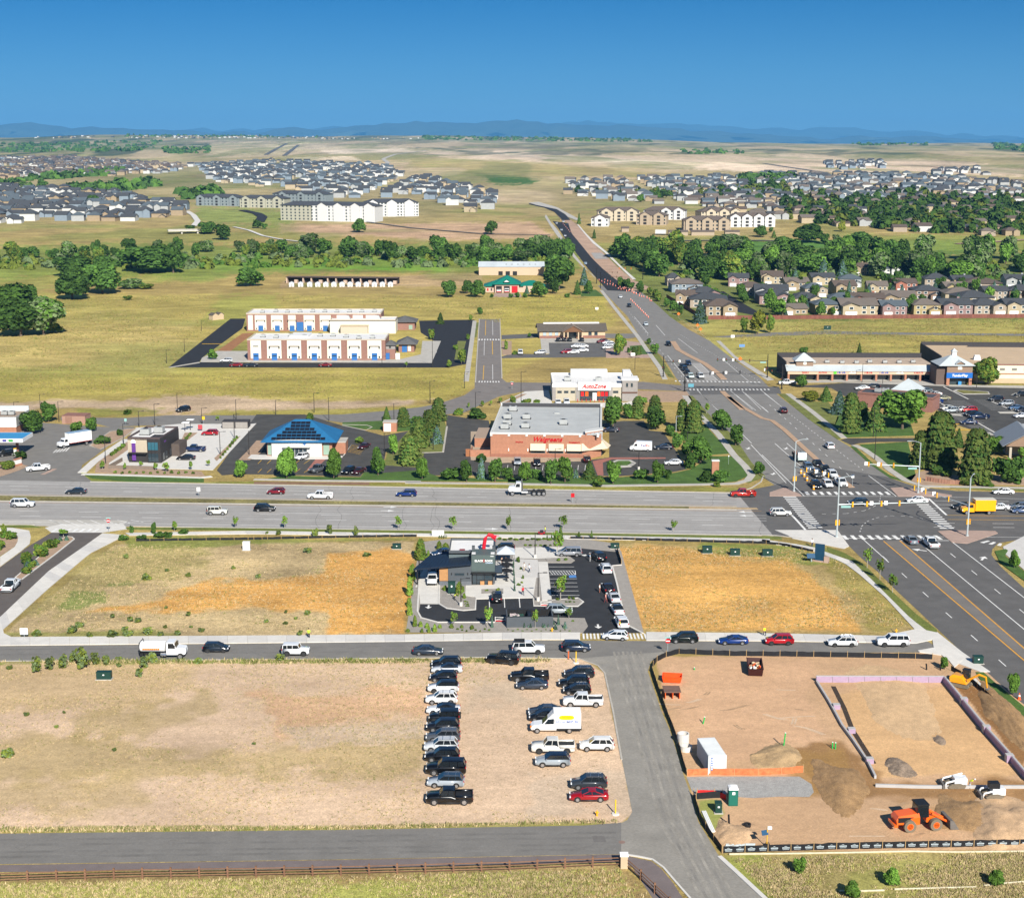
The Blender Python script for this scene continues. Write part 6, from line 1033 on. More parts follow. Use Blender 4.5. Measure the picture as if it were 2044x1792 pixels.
for x in(7,20):MB().loft([[(x-1.4,4,5.6),(x+1.4,4,5.6),(x+1.4,7,5.6),(x-1.4,7,5.6)],[(x-.5,5,7.2),(x+.5,5,7.2),(x+.5,6,7.2),(x-.5,6,7.2)]]).mk('roof_unit',hvac,b3)
b4,W4=frame('school_entrance_wing','brick entrance wing with grey hip roof right of the school','school building','X',(1690,530),(1845,530));box(b4,'wall',pinkb,0,W4,0,10,0,3.2);hip(b4,0,W4,0,10,3.2,2.2,slate,1.2);box(b4,'blue_door',bluedoor,1.3,3.3,-.06,-.01,0,2.6);box(b4,'white_panel',MATS['school_white'],3.6,4.8,-.05,-.01,.4,2.8)
b5,W5=frame('school_entrance_tower','small brick stair tower with hip roof beside the blue doors','school building','X',(1562,600),(1655,600));box(b5,'wall',pinkb,0,W5,0,5,0,3.8);MB().bx(-.05,W5+.05,-.05,5,3.8,5.4).mk('grey_band',greyb,b5);hip(b5,0,W5,0,5,5.4,1.5,slate,.7);win(b5,1.3,2.0,4.2,5.1,-.06);box(b5,'blue_awning',bluedoor,-.3,1.5,-1.5,-.06,.2,2.4);box(b5,'white_door',whitel,W5+.2,W5+1.8,-.3,-.2,0,2.3)
b6,W6=frame('school_rear_hall','brick hall with dark hip roof behind the school car park','school building','X',(1640,310),(1850,310));box(b6,'wall',pinkb,0,W6,0,11,0,3.6);hip(b6,0,W6,0,11,3.6,2.0,slate,1.0);box(b6,'green_window',MATS['green_glass'],6.6,8.2,-.06,-.01,.3,2.2)
u,w_=frame('storage_shed','pair of tan sheds at the school car park corner','shed','d',(1265,297),(1330,290));box(u,'wall',stucco,0,w_,0,3,0,2.2);gable(u,0,w_*.48,0,3,2.2,1.0,shingle,stucco,.2,'y');gable(u,w_*.52,w_,0,3,2.2,1.0,shingle,stucco,.2,'y')
# clinic
b_,W_=frame('clinic','low brick clinic with brown gable roof and white skylight strip','clinic','e',(1185,405),(1575,402));box(b_,'wall',stucco,0,W_,0,11,0,3.0);box(b_,'brick_base',brickp,-.05,W_+.05,-.06,.0,0,1.1)
gable(b_,0,W_,0,11,3.0,2.6,shingle,stucco,.9);MB().bx(2.0,W_-2,5.0,6.4,5.2,6.0).mk('skylight_strip',whitem,b_);xm=W_/2;gable(b_,xm-4.2,xm+4.2,-4,4,3.1,2.6,mat('taupe_roof',(.22,.17,.13),.9,.1),mat('timber',(.16,.08,.04),.8,.1),.4,'y')
for s in(-3.8,-2.2,2.2,3.8):MB().bx(xm+s-.25,xm+s+.25,-3.8,-3.3,0,3.1).mk('porch_post',stucco,b_)
for x in(1.5,4,6.5,W_-7,W_-4.5):win(b_,x,x+1.3,1.2,2.5,-.02,m=MATS['pale_glass']if x<10 else wglass)
box(b_,'entrance_door',wglass,xm-1.6,xm+1.6,-.1,-.02,0,2.6)
# fire station
FS=lambda x,y:((1150+x*280/2044.0)*.8176,(640+y*280/2044.0)*.8176)
a,c=P(FS(255,545)),P(FS(1300,545));b_=thing('fire_station','fire station with green metal hip roof and one red bay door','fire station',a,math.atan2(c.y-a.y,c.x-a.x));W_=(c-a).length;k_=W_/1045.0
green=mat('green_metal_roof',(.01,.16,.115),.45,.08,.4);pks=mat('pink_stucco',(.50,.37,.29),.85,.05)
box(b_,'wall',pks,0,170*k_,2,14,0,3.4);box(b_,'bay_wall',pks,170*k_,600*k_,0,16,0,4.6);box(b_,'wall',pks,600*k_,W_,2,14,0,3.4)
hip(b_,165*k_,605*k_,0,17,4.6,4.2,green,1.0);hip(b_,0,W_*.62,2,15,3.4,3.0,green,1.0,name='lower_roof');hip(b_,600*k_,W_,3,14,3.4,2.6,green,.8,name='side_roof')
gable(b_,330*k_,430*k_,-.9,5,5.9,1.1,green,whitem,.2,'y',name='dormer')
for i,m_ in enumerate((blackm,blackm,redl)):box(b_,'bay_door',m_,(190+i*140)*k_,(295+i*140)*k_,-.08,-.01,0,3.6)
for x in(30,95):box(b_,'window',redl if x==30 else wglass,x*k_,(x+25)*k_,1.9,1.98,.8,2.2)
for i,nm in enumerate(('engine','tender')):
 q=b_.matrix_basis@Vector(((242+i*140)*k_,-.4,0));u=thing('fire_engine','white and red fire engine nosing out of the %s station bay'%('left' if i==0 else 'middle'),'fire engine',q,b_.rotation_euler[2]);box(u,'body',white_p if i==0 else white_p,-1.2,1.2,-.3,.8,.5,2.4 if i else 1.8);box(u,'windshield',glassm,-1.1,1.1,-.34,-.3,1.3,2.1 if i else 1.6);box(u,'bumper',redl,-1.25,1.25,-.45,-.3,.4,.8)
a,c=P(FS(140,235)),P(FS(1300,235));b_=thing('metal_barn','long tan steel building with pale ribbed roof behind the fire station','barn',a,math.atan2(c.y-a.y,c.x-a.x));W_=(c-a).length
box(b_,'wall',mat('tan_steel',(.50,.38,.27),.7,.05),0,W_,0,16,0,5.0);gable(b_,0,W_,0,16,5.0,2.6,mat('pale_steel_roof',(.48,.52,.54),.45,.12,.15),MATS['tan_steel'],.4)
for x in(.30,.41,.52):box(b_,'bay_opening',blackm,W_*x,W_*x+2.6,-.06,-.01,0,2.4)
for i in range(6):MB().rot((W_*(.42+i*.09),3.2,6.35),(.8,1.6,.05),0,math.atan2(2.6,8)).mk('skylight',hvac,b_)
# row of garages and small sheds
b_,W_=frame('stall_row','long open stall row with dark roof and brick piers in the field','stalls','d',(1700,76),(2360,86));box(b_,'back_wall',mat('dark_timber',(.035,.025,.02),.9,.1),0,W_,3,7,0,3.4);MB().bx(-.3,W_+.3,-.5,7,3.4,3.6).mk('roof',mat('brown_roof',(.10,.07,.055),.9,.12),b_)
for i in range(14):box(b_,'stall_wall',pks,i*W_/13.5,i*W_/13.5+(1.8 if i%3==1 else .7),0,3,0,3.0 if i%3!=1 else 2.0)
for i in range(13):
 x=1732+i*54 if i<2 else 1840+(i-2)*48;u=thing('garden_shed','white garden shed in the row before the stalls, number %d from the left'%(i+1),'shed',P(zz('d',(x,98))),R(5));u['label']=['first','second','third','fourth','fifth','sixth','seventh','eighth','ninth','tenth','eleventh','twelfth','last'][i]+' white shed from the left in the row before the stalls'
 box(u,'wall',whitem,-1.4,1.4,0,2.4,0,2.0);gable(u,-1.4,1.4,0,2.4,2.0,.8,mat('pale_blue_roof',(.4,.45,.5),.7,.1),whitem,.15,'y');box(u,'door',hvac,-.4,.4,-.05,-.01,0,1.7)
# mall
b_,W_=frame('strip_mall','strip mall with pale metal awning roof and dark rear parapet','shopping mall','U',(140,888),(1340,892))
mtan=mat('mall_tan',(.52,.41,.29),.85,.05);mroof=mat('mall_metal_roof',(.45,.49,.50),.5,.08,.3);dkp=mat('dark_parapet',(.045,.042,.045),.8,.1)
box(b_,'wall',mtan,0,W_,3,22,0,4.8);MB().bx(0,W_,2.9,22,4.8,4.9).mk('roof',mat('mall_roof_gravel',(.42,.33,.25),.9,.12,.4),b_);MB().bx(-.3,W_,22,22.6,0,6.6).bx(-.3,0,3,22,0,6.2).mk('rear_parapet',dkp,b_);box(b_,'parapet_band',mtan,0,W_,3.0,3.3,4.9,5.3)
MB().add([(-.5,-.4,3.5),(W_,-.4,3.5),(W_,2.95,5.1),(-.5,2.95,5.1),(-.5,-.4,3.35),(W_,-.4,3.35)],[(0,1,2,3),(4,5,1,0)]).mk('awning_roof',mroof,b_);MB().bx(0,W_,-.1,.25,2.25,3.35).mk('sign_band',mat('sign_band',(.55,.40,.28),.85,.05),b_);MB().bx(0,W_,2.9,2.98,0,3.2).mk('storefront',wglass,b_)
for i in range(11):x=i*W_/10.2;MB().bx(x,x+.65,-.15,.5,0,2.3).mk('pier',brickm if i else brickm,b_)
for tx,x in(('NAILS',6.2),('ALOHA',12.3),('KARATE',46.0)):text(b_,'shop_lettering',tx,redl,(x*W_/52.5,-.14,2.85),.85,off=.012,ext=.03)
for x,w_,m_ in((18.8,3.6,MATS['blue_print']),(22.9,2.6,whitel),(28.5,3,redl),(34,3.4,MATS['blue_print']),(39.5,2.8,whitel),(50,2.6,redl)):
 for i in range(7):box(b_,'sign_stroke',m_,x*W_/52.5+(i-3.5)*w_/7,x*W_/52.5+(i-3.1+.2*(i%3))*w_/7,-.16,-.1,2.6,2.9+.12*(i%3))
box(b_,'green_sign',mat('lime_sign',(.1,.5,.03),.5,0),16.1*W_/52.5,17.2*W_/52.5,-.2,-.1,2.4,3.3)
for i in range(8):ac(b_,10+i*5.0,9+random.uniform(-2,2),4.9,.8)
MB().bx(3.2,9.0,2.2,7.5,4.5,6.6).mk('turret_wall',mat('brown_stucco',(.25,.17,.12),.85,.06),b_);hip(b_,3.2,9.0,2.2,7.5,6.6,2.4,mroof,.6,name='turret_roof');win(b_,5.7,6.6,5.3,6.3,2.2,m=whitel,fr=cream)
b_,W_=frame('pet_store_tower','brown square store tower with blue sign, pale hip roof and cupola','store','U',(1418,926),(1622,926))
box(b_,'wall',MATS['brown_stucco'],0,W_,0,9,2.6,6.8);box(b_,'dark_side',mat('shade_brown',(.12,.085,.07),.85,.06),-3.2,-.02,1.2,9,0,6.2);MB().bx(0,1.0,0,.9,0,2.6).mk('brick_pier',brickm,b_);MB().bx(W_-1,W_,0,.9,0,2.6).mk('brick_pier',brickm,b_);box(b_,'entrance_glass',wglass,1,W_-1,2,2.1,0,2.6)  # left side uses a darker copy of the stucco, its shade put into the colour
hip(b_,-2.2,W_,0,9.5,6.8,3.0,mroof,.7);gable(b_,W_/2-1.4,W_/2+1.4,-.6,3,7.3,1.0,mroof,MATS['brown_stucco'],.3,'y',name='dormer_roof');win(b_,W_/2-.5,W_/2+.5,5.6,6.6,-.02,m=whitel,fr=cream,fw=.25)
MB().bx(W_/2-1.6,W_/2-.2,4,5.4,9.3,11.0).mk('cupola',whitem,b_);hip(b_,W_/2-1.6,W_/2-.2,4,5.4,11.0,1.0,mroof,.25,name='cupola_roof')
MB().bx(-.1,W_+.1,-.12,.3,2.5,4.3).mk('sign_panel',mat('sign_blue',(.01,.12,.42),.5,0),b_);text(b_,'sign_lettering','TenderPlay',whitel,(W_/2,-.18,3.35),1.15,shear=.15,off=.03)
box(b_,'blue_round_rack',mat('rack_blue',(.05,.25,.55),.5,.1),W_*.5,W_*.62,.8,1.4,0,1.2)
b_,W_=frame('big_store','large store with wide tan gravel roof at the right edge','store','U',(1640,905),(2700,915));box(b_,'wall',cream,0,W_,0,48,0,6.2);box(b_,'roof',mat('tan_gravel_roof',(.50,.37,.24),.9,.08,.2),-8,W_,.5,48,6.25,6.35);MB().bx(-8.4,-8,14,48,3,7.2).bx(-8,W_,48,48.6,3,7.6).bx(8,W_,44,44.4,6.3,7.2).mk('rear_parapet',dkp,b_);box(b_,'roof_wing_wall',dkp,-8,-.05,12,48,0,6.2);MB().bx(0,W_,-.12,0,3.0,3.4).mk('brick_band',brickm,b_);MB().bx(0,W_,-.12,.3,6.1,6.5).mk('cornice',brickp,b_);MB().bx(0,W_,-.1,0,0,1.6).mk('base_band',stucco,b_)
for i in range(6):win(b_,8.5+i*4,10+i*4,4.4,5.1,0,m=mat('grey_louvre',(.2,.19,.17),.7,.1))
MB().loft([[(2,10,6.3),(4.5,10,6.3),(4.5,12,6.3),(2,12,6.3)],[(2.4,10.3,8),(4.1,10.3,8),(4.1,11.7,8),(2.4,11.7,8)]]).mk('roof_dome',whitem,b_)
b_,W_=frame('pad_restaurant','flat dark roofed restaurant with pale pyramid roof behind the big tree','restaurant','W',(-40,470),(900,550));box(b_,'wall',brickp,0,W_,0,9,0,4.2);flat_roof(b_,0,W_,0,9,4.2,mat('dark_membrane',(.06,.065,.075),.8,.2,.4),brickp,.4);hip(b_,8,16,10,18,4.4,3.4,mroof,.4,name='pyramid_roof');box(b_,'rear_wall',brickp,8,16,9.02,18,0,4.3)
for x,y in((5,5),(7,6.5)):ac(b_,x,y,4.2,1)
b_,W_=frame('corner_bank','low building with grey gable roof and drive-through at the right edge','building','W',(1830,1090),(2700,1120));box(b_,'wall',mat('tan_corner',(.42,.38,.32),.85,.06),0,W_,2,16,0,3.2);gable(b_,-1,9,-4,12,3.4,3.6,mat('grey_metal_roof',(.26,.275,.29),.5,.08),MATS['brown_stucco'],1.0,'y');gable(b_,6,W_,4,18,3.4,3.2,MATS['grey_metal_roof'],MATS['brown_stucco'],1.0,'x',name='side_roof')
for x in(0,8):box(b_,'porch_post',MATS['tan_corner'],x,x+.6,-3.5,-2.9,0,3.4)
# fuel station
b_,W_=frame('fuel_store','white fascia store of the fuel station at the left edge','store','A',(-260,318),(130,318));box(b_,'wall',brickm,0,W_,0,12,0,2.2);box(b_,'fascia',whitem,-.1,W_+.1,-.1,.4,2.0,4.6);box(b_,'side_fascia',hvac,W_-.3,W_+.1,.4,12,2.0,4.6);flat_roof(b_,0,W_,.4,12,4.4,MATS['brown_gravel_roof'],hvac,.4);MB().bx(0,W_,11.6,12,4.4,6.0).mk('rear_screen',mroof,b_)
for x in(6,9,11):ac(b_,x,6,4.4,.9)
b_,W_=frame('fuel_canopy','blue topped fuel canopy with coloured sign squares at the left edge','canopy','A',(-250,500),(140,500));box(b_,'canopy_roof',mat('canopy_blue',(.05,.26,.5),.5,.08),-.2,W_+1.5,-.2,8.2,4.9,5.0);MB().bx(-.2,W_+1.5,-.25,-.15,4.0,5.02).bx(W_+1.45,W_+1.55,-.2,8.2,4.0,5.02).bx(-.2,W_+1.5,8.15,8.25,4.0,5.02).mk('fascia',whitem,b_);box(b_,'ceiling',whitem,-.1,W_+1.4,-.1,8.1,4.2,4.3)
box(b_,'sign_square',mat('sign_purple',(.06,.06,.25),.5,0),W_*.72,W_*.80,-.3,-.26,4.2,4.8);box(b_,'sign_square',mat('sign_green',(.03,.3,.05),.5,0),W_*.84,W_*.93,-.3,-.26,4.2,4.8)
for x in(W_*.9,W_*.3):box(b_,'post',brickp,x-.3,x+.3,3.6,4.2,0,4.2);pmp=box(b_,'fuel_pump',whitem,x-.3,x+.3,1.8,2.4,0,1.8);box(pmp,'pump_top',painty2,x-.35,x+.35,1.75,2.45,1.8,2.0)
u,w_=frame('brown_enclosure','pink brown block enclosure behind the fuel station','enclosure','A',(485,238),(665,240));box(u,'wall',mat('pink_block',(.33,.20,.15),.9,.1),0,w_,0,5,0,2.3);box(u,'gate',mat('brown_gate',(.25,.14,.1),.8,.1),1,3,-.08,-.01,.1,2.1);box(u,'coping',brickp,-.05,w_+.05,-.05,5.05,2.3,2.4)
u,w_=frame('fuel_sign','low brick price sign by the fuel station entrance','sign','A',(120,575),(175,560));box(u,'base',brickm,0,w_,0,.6,0,.6);box(u,'panel',whitem,.1,w_-.1,.1,.5,.6,1.7);box(u,'cap',brickm,0,w_,0,.6,1.7,2.0)
# apartments and houses
def inpoly(p,poly):
 x,y=p;c=False;n=len(poly)
 for i in range(n):
  (ax,ay),(bx_,by_)=poly[i],poly[(i+1)%n]
  if(ay>y)!=(by_>y)and x<(bx_-ax)*(y-ay)/(by_-ay)+ax:c=not c
 return c
def proj(x,y,z):
 zc=y*cp-(z-CAMH)*sp;return(CX+FPX*x/zc,CY-FPX*(y*sp+(z-CAMH)*cp)/zc)
dkroof=mat('charcoal_shingle',(.055,.06,.07),.9,.12,.5);brroof=mat('taupe_shingle',(.12,.095,.08),.9,.12,.5)
def apt(k,pl,pr,depth,h,floors,cols,wm,rm,gab,label,split=None,rh=3.2,balc=True):
 b,W=frame('apartment_building',label,'apartments',k,pl,pr);box(b,'wall',wm if not split else split[1],0,W if not split else W*split[0],0,depth,-4,h)
 if split:box(b,'wall',wm,W*split[0],W,-.6,depth,-4,h)
 hip(b,0,W,0,depth,h,rh,rm,.7);mb=MB();mf=MB();fh=h/floors
 for f in range(floors):
  for c in range(cols):
   x=(c+.5)*W/cols;y=-.6 if split and x>W*split[0]else 0
   mb.bx(x-.65,x+.65,y-.1,y-.02,f*fh+.9,f*fh+2.2)
 tag(mb.mk('windows',wglass,b),kind='stuff')
 for g in gab:
  x0,x1=W*g-4.2,W*g+4.2;box(b,'projecting_bay',wm,x0,x1,-1.6,0,-4,h);gable(b,x0,x1,-1.6,depth/2,h,2.6,rm,wm,.4,'y',name='bay_roof')
  for f in range(floors):
   if balc:box(b,'balcony',trimm,W*g-1.3,W*g+1.3,-1.75,-1.62,f*fh+.5,f*fh+2.3)
aw=mat('apartment_white',(.56,.56,.55),.8,.03);ag=mat('apartment_sage',(.36,.35,.28),.8,.04);at_=mat('apartment_tan',(.36,.29,.21),.8,.04);ab=mat('apartment_blue_grey',(.20,.235,.25),.8,.05);ac_=mat('apartment_cream',(.46,.40,.30),.8,.04)
apt('a',(1668,628),(2228,640),18,13,5,22,aw,dkroof,(.45,.62,.80,.94),'long white and sage five-storey apartment block with grey roof',(.34,ag),balc=False)
apt('b',(147,608),(468,604),16,12.5,5,17,aw,dkroof,(.15,.5,.82),'white five-storey apartment block standing right of the longer one',balc=False)
apt('a',(1165,540),(1420,545),16,8.5,3,12,ab,dkroof,(.12,.5,.88),'blue grey apartment row nearest the little hill trees')
apt('a',(1425,552),(1690,556),16,9,3,12,ag,dkroof,(.15,.5,.85),'sage apartment row between the blue grey one and the long block')
apt('a',(1620,520),(1935,528),16,9,3,14,ab,dkroof,(.2,.55,.9),'blue grey apartment row rising behind the long white block')
apt('V',(440,205),(790,205),15,8.5,3,12,ac_,brroof,(.2,.5,.8),'cream apartment block with brown roof at the back left by the bend')
apt('V',(385,248),(530,250),14,7,2,5,aw,brroof,(.5,),'small white apartment house with brown roof nearest the bend')
apt('V',(820,190),(1165,195),15,8,3,11,aw,brroof,(.55,.85),'white gabled apartment block in the middle of the brown roofed group')
apt('V',(760,235),(1010,240),15,8,3,8,at_,brroof,(.3,.75),'tan apartment block partly behind garden trees')
apt('V',(1300,205),(1610,200),15,8,3,11,ac_,brroof,(.25,.6,.9),'cream gabled apartment block at the back right of the brown roofed group')
apt('V',(1155,285),(1545,285),15,8.3,3,12,at_,brroof,(.15,.5,.85),'tan apartment block in front with arched balconies')
apt('V',(1545,255),(1905,252),15,8.3,3,11,aw,brroof,(.1,.37,.64,.9),'white apartment block with four gables at the right end')
for i,(x0,x1,y,lb)in enumerate(((1030,1190,325,'left'),(1220,1410,325,'middle'),(640,700,295,'small left'),(1500,1620,325,'right'))):
 u,w_=frame('garage_row','tan flat garage row before the tan apartments, %s one'%lb,'garages','V',(x0,y),(x1,y));box(u,'wall',at_,0,w_,0,6,0,2.8);gable(u,0,w_,0,6,2.8,1.2,brroof,at_,.3)
u,w_=frame('white_trailer','long white trailer by the garages below the apartments','trailer','V',(918,320),(1005,322));box(u,'body',aw,0,w_,0,3,1,4);box(u,'chassis',trimm,.5,w_-.5,.3,2.7,.4,1)
u,w_=frame('creek_bridge','low pale concrete bridge beyond the creek trees','bridge','a',(1000,712),(1270,705));box(u,'deck',conc,0,w_,0,10,2.2,3.2);box(u,'rail',conc_d,0,w_,-.3,0,3.0,4.0);
for f in(.3,.65):box(u,'pier',conc_d,w_*f-.6,w_*f+.6,1,9,-2,2.2)
wallc_={'white':(.52,.52,.50),'pale grey':(.34,.35,.35),'slate blue':(.20,.245,.29),'tan':(.31,.24,.155),'cream':(.39,.32,.215),'brown':(.22,.15,.11),'plum':(.26,.17,.16),'yellow':(.35,.275,.14),'brick red':(.32,.13,.09),'taupe':(.33,.27,.21)}
roofc_={'dark grey':(.058,.062,.068),'brown':(.105,.08,.065),'blue grey':(.085,.105,.12),'taupe':(.15,.125,.105)}
def hm(c,d,pre):return mat(pre+c.replace(' ','_'),d[c],.88,.08,.5)
def house_meshes(v,wc,rc,w=12.0,d=12.0,h=5.6):
 """wall and roof meshes of one house kind, front towards -y"""
 rnd=random.Random(v*13+1);wm,rm=hm(wc,wallc_,'siding_'),hm(rc,roofc_,'roof_');tmp=bpy.data.objects.new('t',None)
 kept=[]
 global COL
 hh=h if v%3 else h*.62
 mw=MB().bx(-w/2,w/2,-d/2,d/2,-2,hh);gx0=-w/2 if v%2 else .5;mw.bx(gx0,gx0+w*.46,-d/2-2.2,-d/2,-2,hh-(.0 if v%4 else 2.4))
 mr=MB();o=.5;rh=2.4+(v%3)*.4
 x0,x1,y0,y1=-w/2-o,w/2+o,-d/2-o,d/2+o
 if v%2==0:
  mr.bx(x0,x1,y0,y1,hh,hh+.15);a,b=(x0+(y1-y0)/2*.8,0,hh+rh+.15),(x1-(y1-y0)/2*.8,0,hh+rh+.15);z=hh+.15
  if a[0]>b[0]:a=b=(0,0,z+rh)
  mr.add([(x0,y0,z),(x1,y0,z),(x1,y1,z),(x0,y1,z),a,b],[(0,1,5,4),(2,3,4,5),(1,2,5),(3,0,4)])
 else:
  z=hh;mr.add([(x0,y0,z),(x1,y0,z),(x1,0,z+rh),(x0,0,z+rh),(x1,y1,z),(x0,y1,z),(x0,y0,z-.15),(x1,y0,z-.15)],[(0,1,2,3),(3,2,4,5),(6,7,1,0)]);mw.add([(-w/2,-d/2,z),(-w/2,d/2,z),(-w/2,0,z+rh-.2),(w/2,-d/2,z),(w/2,d/2,z),(w/2,0,z+rh-.2)],[(0,2,1),(3,4,5)])
 gx1=gx0+w*.46;gm=(gx0+gx1)/2;gz=hh-(.0 if v%4 else 2.4);gh=1.9
 mr.add([(gx0-.4,-d/2-2.7,gz),(gm,-d/2-2.7,gz+gh),(gx1+.4,-d/2-2.7,gz),(gx0-.4,-d/2+3,gz),(gm,-d/2+3,gz+gh),(gx1+.4,-d/2+3,gz),(gx0-.4,-d/2-2.7,gz-.2),(gm,-d/2-2.7,gz+gh-.2),(gx1+.4,-d/2-2.7,gz-.2)],[(0,1,4,3),(1,2,5,4),(6,7,1,0),(7,8,2,1)])
 mw.add([(gx0,-d/2-2.2,gz),(gx1,-d/2-2.2,gz),(gm,-d/2-2.2,gz+gh-.25)],[(0,1,2)])
 return mw.mesh('wall',wm),mr.mesh('roof',rm),(gx0,gx1,hh,d)
HC={}
def house(loc,rz,v,wc,rc,label,group=None,sc=(1,1,1),detail=0):
 key=(v,wc,rc)
 if key not in HC:HC[key]=house_meshes(*key)
 mw,mr,(gx0,gx1,hh,d)=HC[key]
 r=thing('house',label,'house',loc,rz,group);r.scale=sc;put('wall',mw,r);rf=put('roof',mr,r)
 if detail:
  def wn_():return MB().bx(-.6,.6,-.04,.02,-.65,.65).mesh('window',wglass)
  def wf_():return MB().bx(-.72,.72,-.03,.01,.65,.78).bx(-.72,.72,-.03,.01,-.78,-.65).bx(-.72,-.6,-.03,.01,-.65,.65).bx(.6,.72,-.03,.01,-.65,.65).mesh('frame',whitel)
  m1,m2=mesh_of('hwin',wn_),mesh_of('hwinf',wf_);fl=[1.5,4.2]if hh>4 else[1.5]
  ox0,ox1=(gx1,6)if gx0<0 else(-6,gx0)
  for z in fl:
   for f in(.3,.72):o=put('window',m1,r,(ox0+(ox1-ox0)*f,-6.03,z));put('frame',m2,o)
  if hh>4 and detail:o=put('window',m1,r,((gx0+gx1)/2,-8.23,4.2));put('frame',m2,o)
  gd=mesh_of('gdoor',lambda:MB().bx(-1.9,1.9,-.06,.02,0,2.2).mesh('garage_door',whitel));put('garage_door',gd,r,((gx0+gx1)/2,-8.23,.05))
  if v%5==1:MB().bx(2,3,1,1.8,5,9).mk('chimney',hm(wc,wallc_,'siding_'),r)
 return r
NEAR=[('U',85,290,358,3,'tan','taupe','at the left end of the fence row'),('U',370,570,356,4,'yellow','blue grey','with dark solar roof in the fence row'),('U',590,865,363,5,'cream','taupe','low and wide in the fence row'),('U',910,1100,366,7,'plum','blue grey','plum fronted in the middle of the fence row'),('U',1170,1370,363,4,'yellow','taupe','right of the plum house in the fence row'),('U',1390,1625,360,1,'plum','dark grey','with porch in the fence row'),('U',1640,1880,358,2,'taupe','dark grey','with big hip roof in the fence row'),('U',1910,2120,358,1,'cream','dark grey','at the right end of the fence row'),('U',195,400,298,2,'cream','dark grey','second row behind the tan fence-row house'),('U',500,690,300,4,'pale grey','blue grey','second row behind the solar roof'),('U',690,930,300,1,'brick red','brown','second row with brown gable roof'),('U',940,1180,292,5,'tan','taupe','second row behind the plum house'),('U',1540,1800,300,8,'cream','dark grey','second row behind the hip roofed house'),('U',0,150,232,1,'white','brown','third row, white gable on the left'),('U',285,450,214,2,'taupe','blue grey','third row between two green trees'),('U',520,690,200,5,'tan','brown','third row with two pale windows'),('U',800,950,200,1,'cream','taupe','third row with cream gable'),('U',1180,1390,236,4,'brown','dark grey','third row, dark brown siding'),('U',1410,1560,205,1,'yellow','taupe','third row with small yellow gable'),('U',1440,1680,262,2,'cream','taupe','third row with wide cream gable'),('U',1740,1920,238,7,'taupe','dark grey','third row with solar strip'),('U',1950,2140,234,2,'brown','dark grey','third row at the right frame edge'),('U',130,310,162,5,'tan','taupe','fourth row with tan gables'),('U',345,520,122,1,'cream','dark grey','fourth row with cream walls left of the spruces'),('U',580,740,135,4,'pale grey','blue grey','fourth row with black solar panels'),('U',1010,1180,172,7,'brick red','brown','fourth row with pink red gables'),('U',1270,1450,142,2,'taupe','dark grey','fourth row with plain grey roof'),('U',1480,1640,150,1,'pale grey','dark grey','fourth row with green grey gables'),('U',1600,1870,172,8,'taupe','brown','fourth row with long brown roof'),('U',1925,2120,142,1,'pale grey','dark grey','fourth row at the right frame edge'),('U',-40,105,112,7,'cream','brown','fourth row at the left with brown roof'),('f',165,335,275,2,'tan','brown','alone at the avenue corner with brown hip roof'),('V',1240,1440,872,2,'plum','dark grey','behind the big spruce by the avenue'),('V',1105,1250,902,1,'tan','brown','along the avenue with tan gable'),('V',1065,1305,800,4,'slate blue','taupe','along the avenue with wide hip roof'),('V',1240,1520,930,8,'taupe','dark grey','low roof beside the corner house'),('V',1020,1125,745,2,'taupe','dark grey','at the avenue edge by the works'),('V',1545,1700,748,7,'plum','dark grey','plum gable facing the dark street'),('V',1640,1830,830,4,'taupe','brown','square tan house beside the dark street'),('V',1820,1985,725,1,'cream','brown','with cream gables behind the dark street'),('V',1780,2030,860,5,'white','dark grey','large white gabled house by the dark street'),('V',1800,2040,900,2,'plum','dark grey','low hip roof above the bright green trees'),('c',1020,1130,955,1,'tan','brown','tan house among the belt trees'),('c',1640,1810,960,7,'pale grey','dark grey','white gabled house among the right belt trees'),('c',1200,1300,960,2,'white','blue grey','pale house among the belt trees'),('V',1195,1255,605,1,'pale grey','blue grey','small house peeping from the belt trees')]
for k,x0,x1,y,v,wc,rc,ex in NEAR:
 q=P(zz(k,((x0+x1)/2,y)));w_px=(zz(k,(x1,y))[0]-zz(k,(x0,y))[0]);w_m=w_px/ppm(zz(k,(x0,y)));s=min(1.35,max(.75,w_m/12.4))
 q.y+=8*s;house(q,R(random.uniform(-8,8)),v,wc,rc,'%s house with %s roof, %s'%(wc,rc,ex),None,(w_m/11.2,s*1.08,.76+.1*random.random()),1)
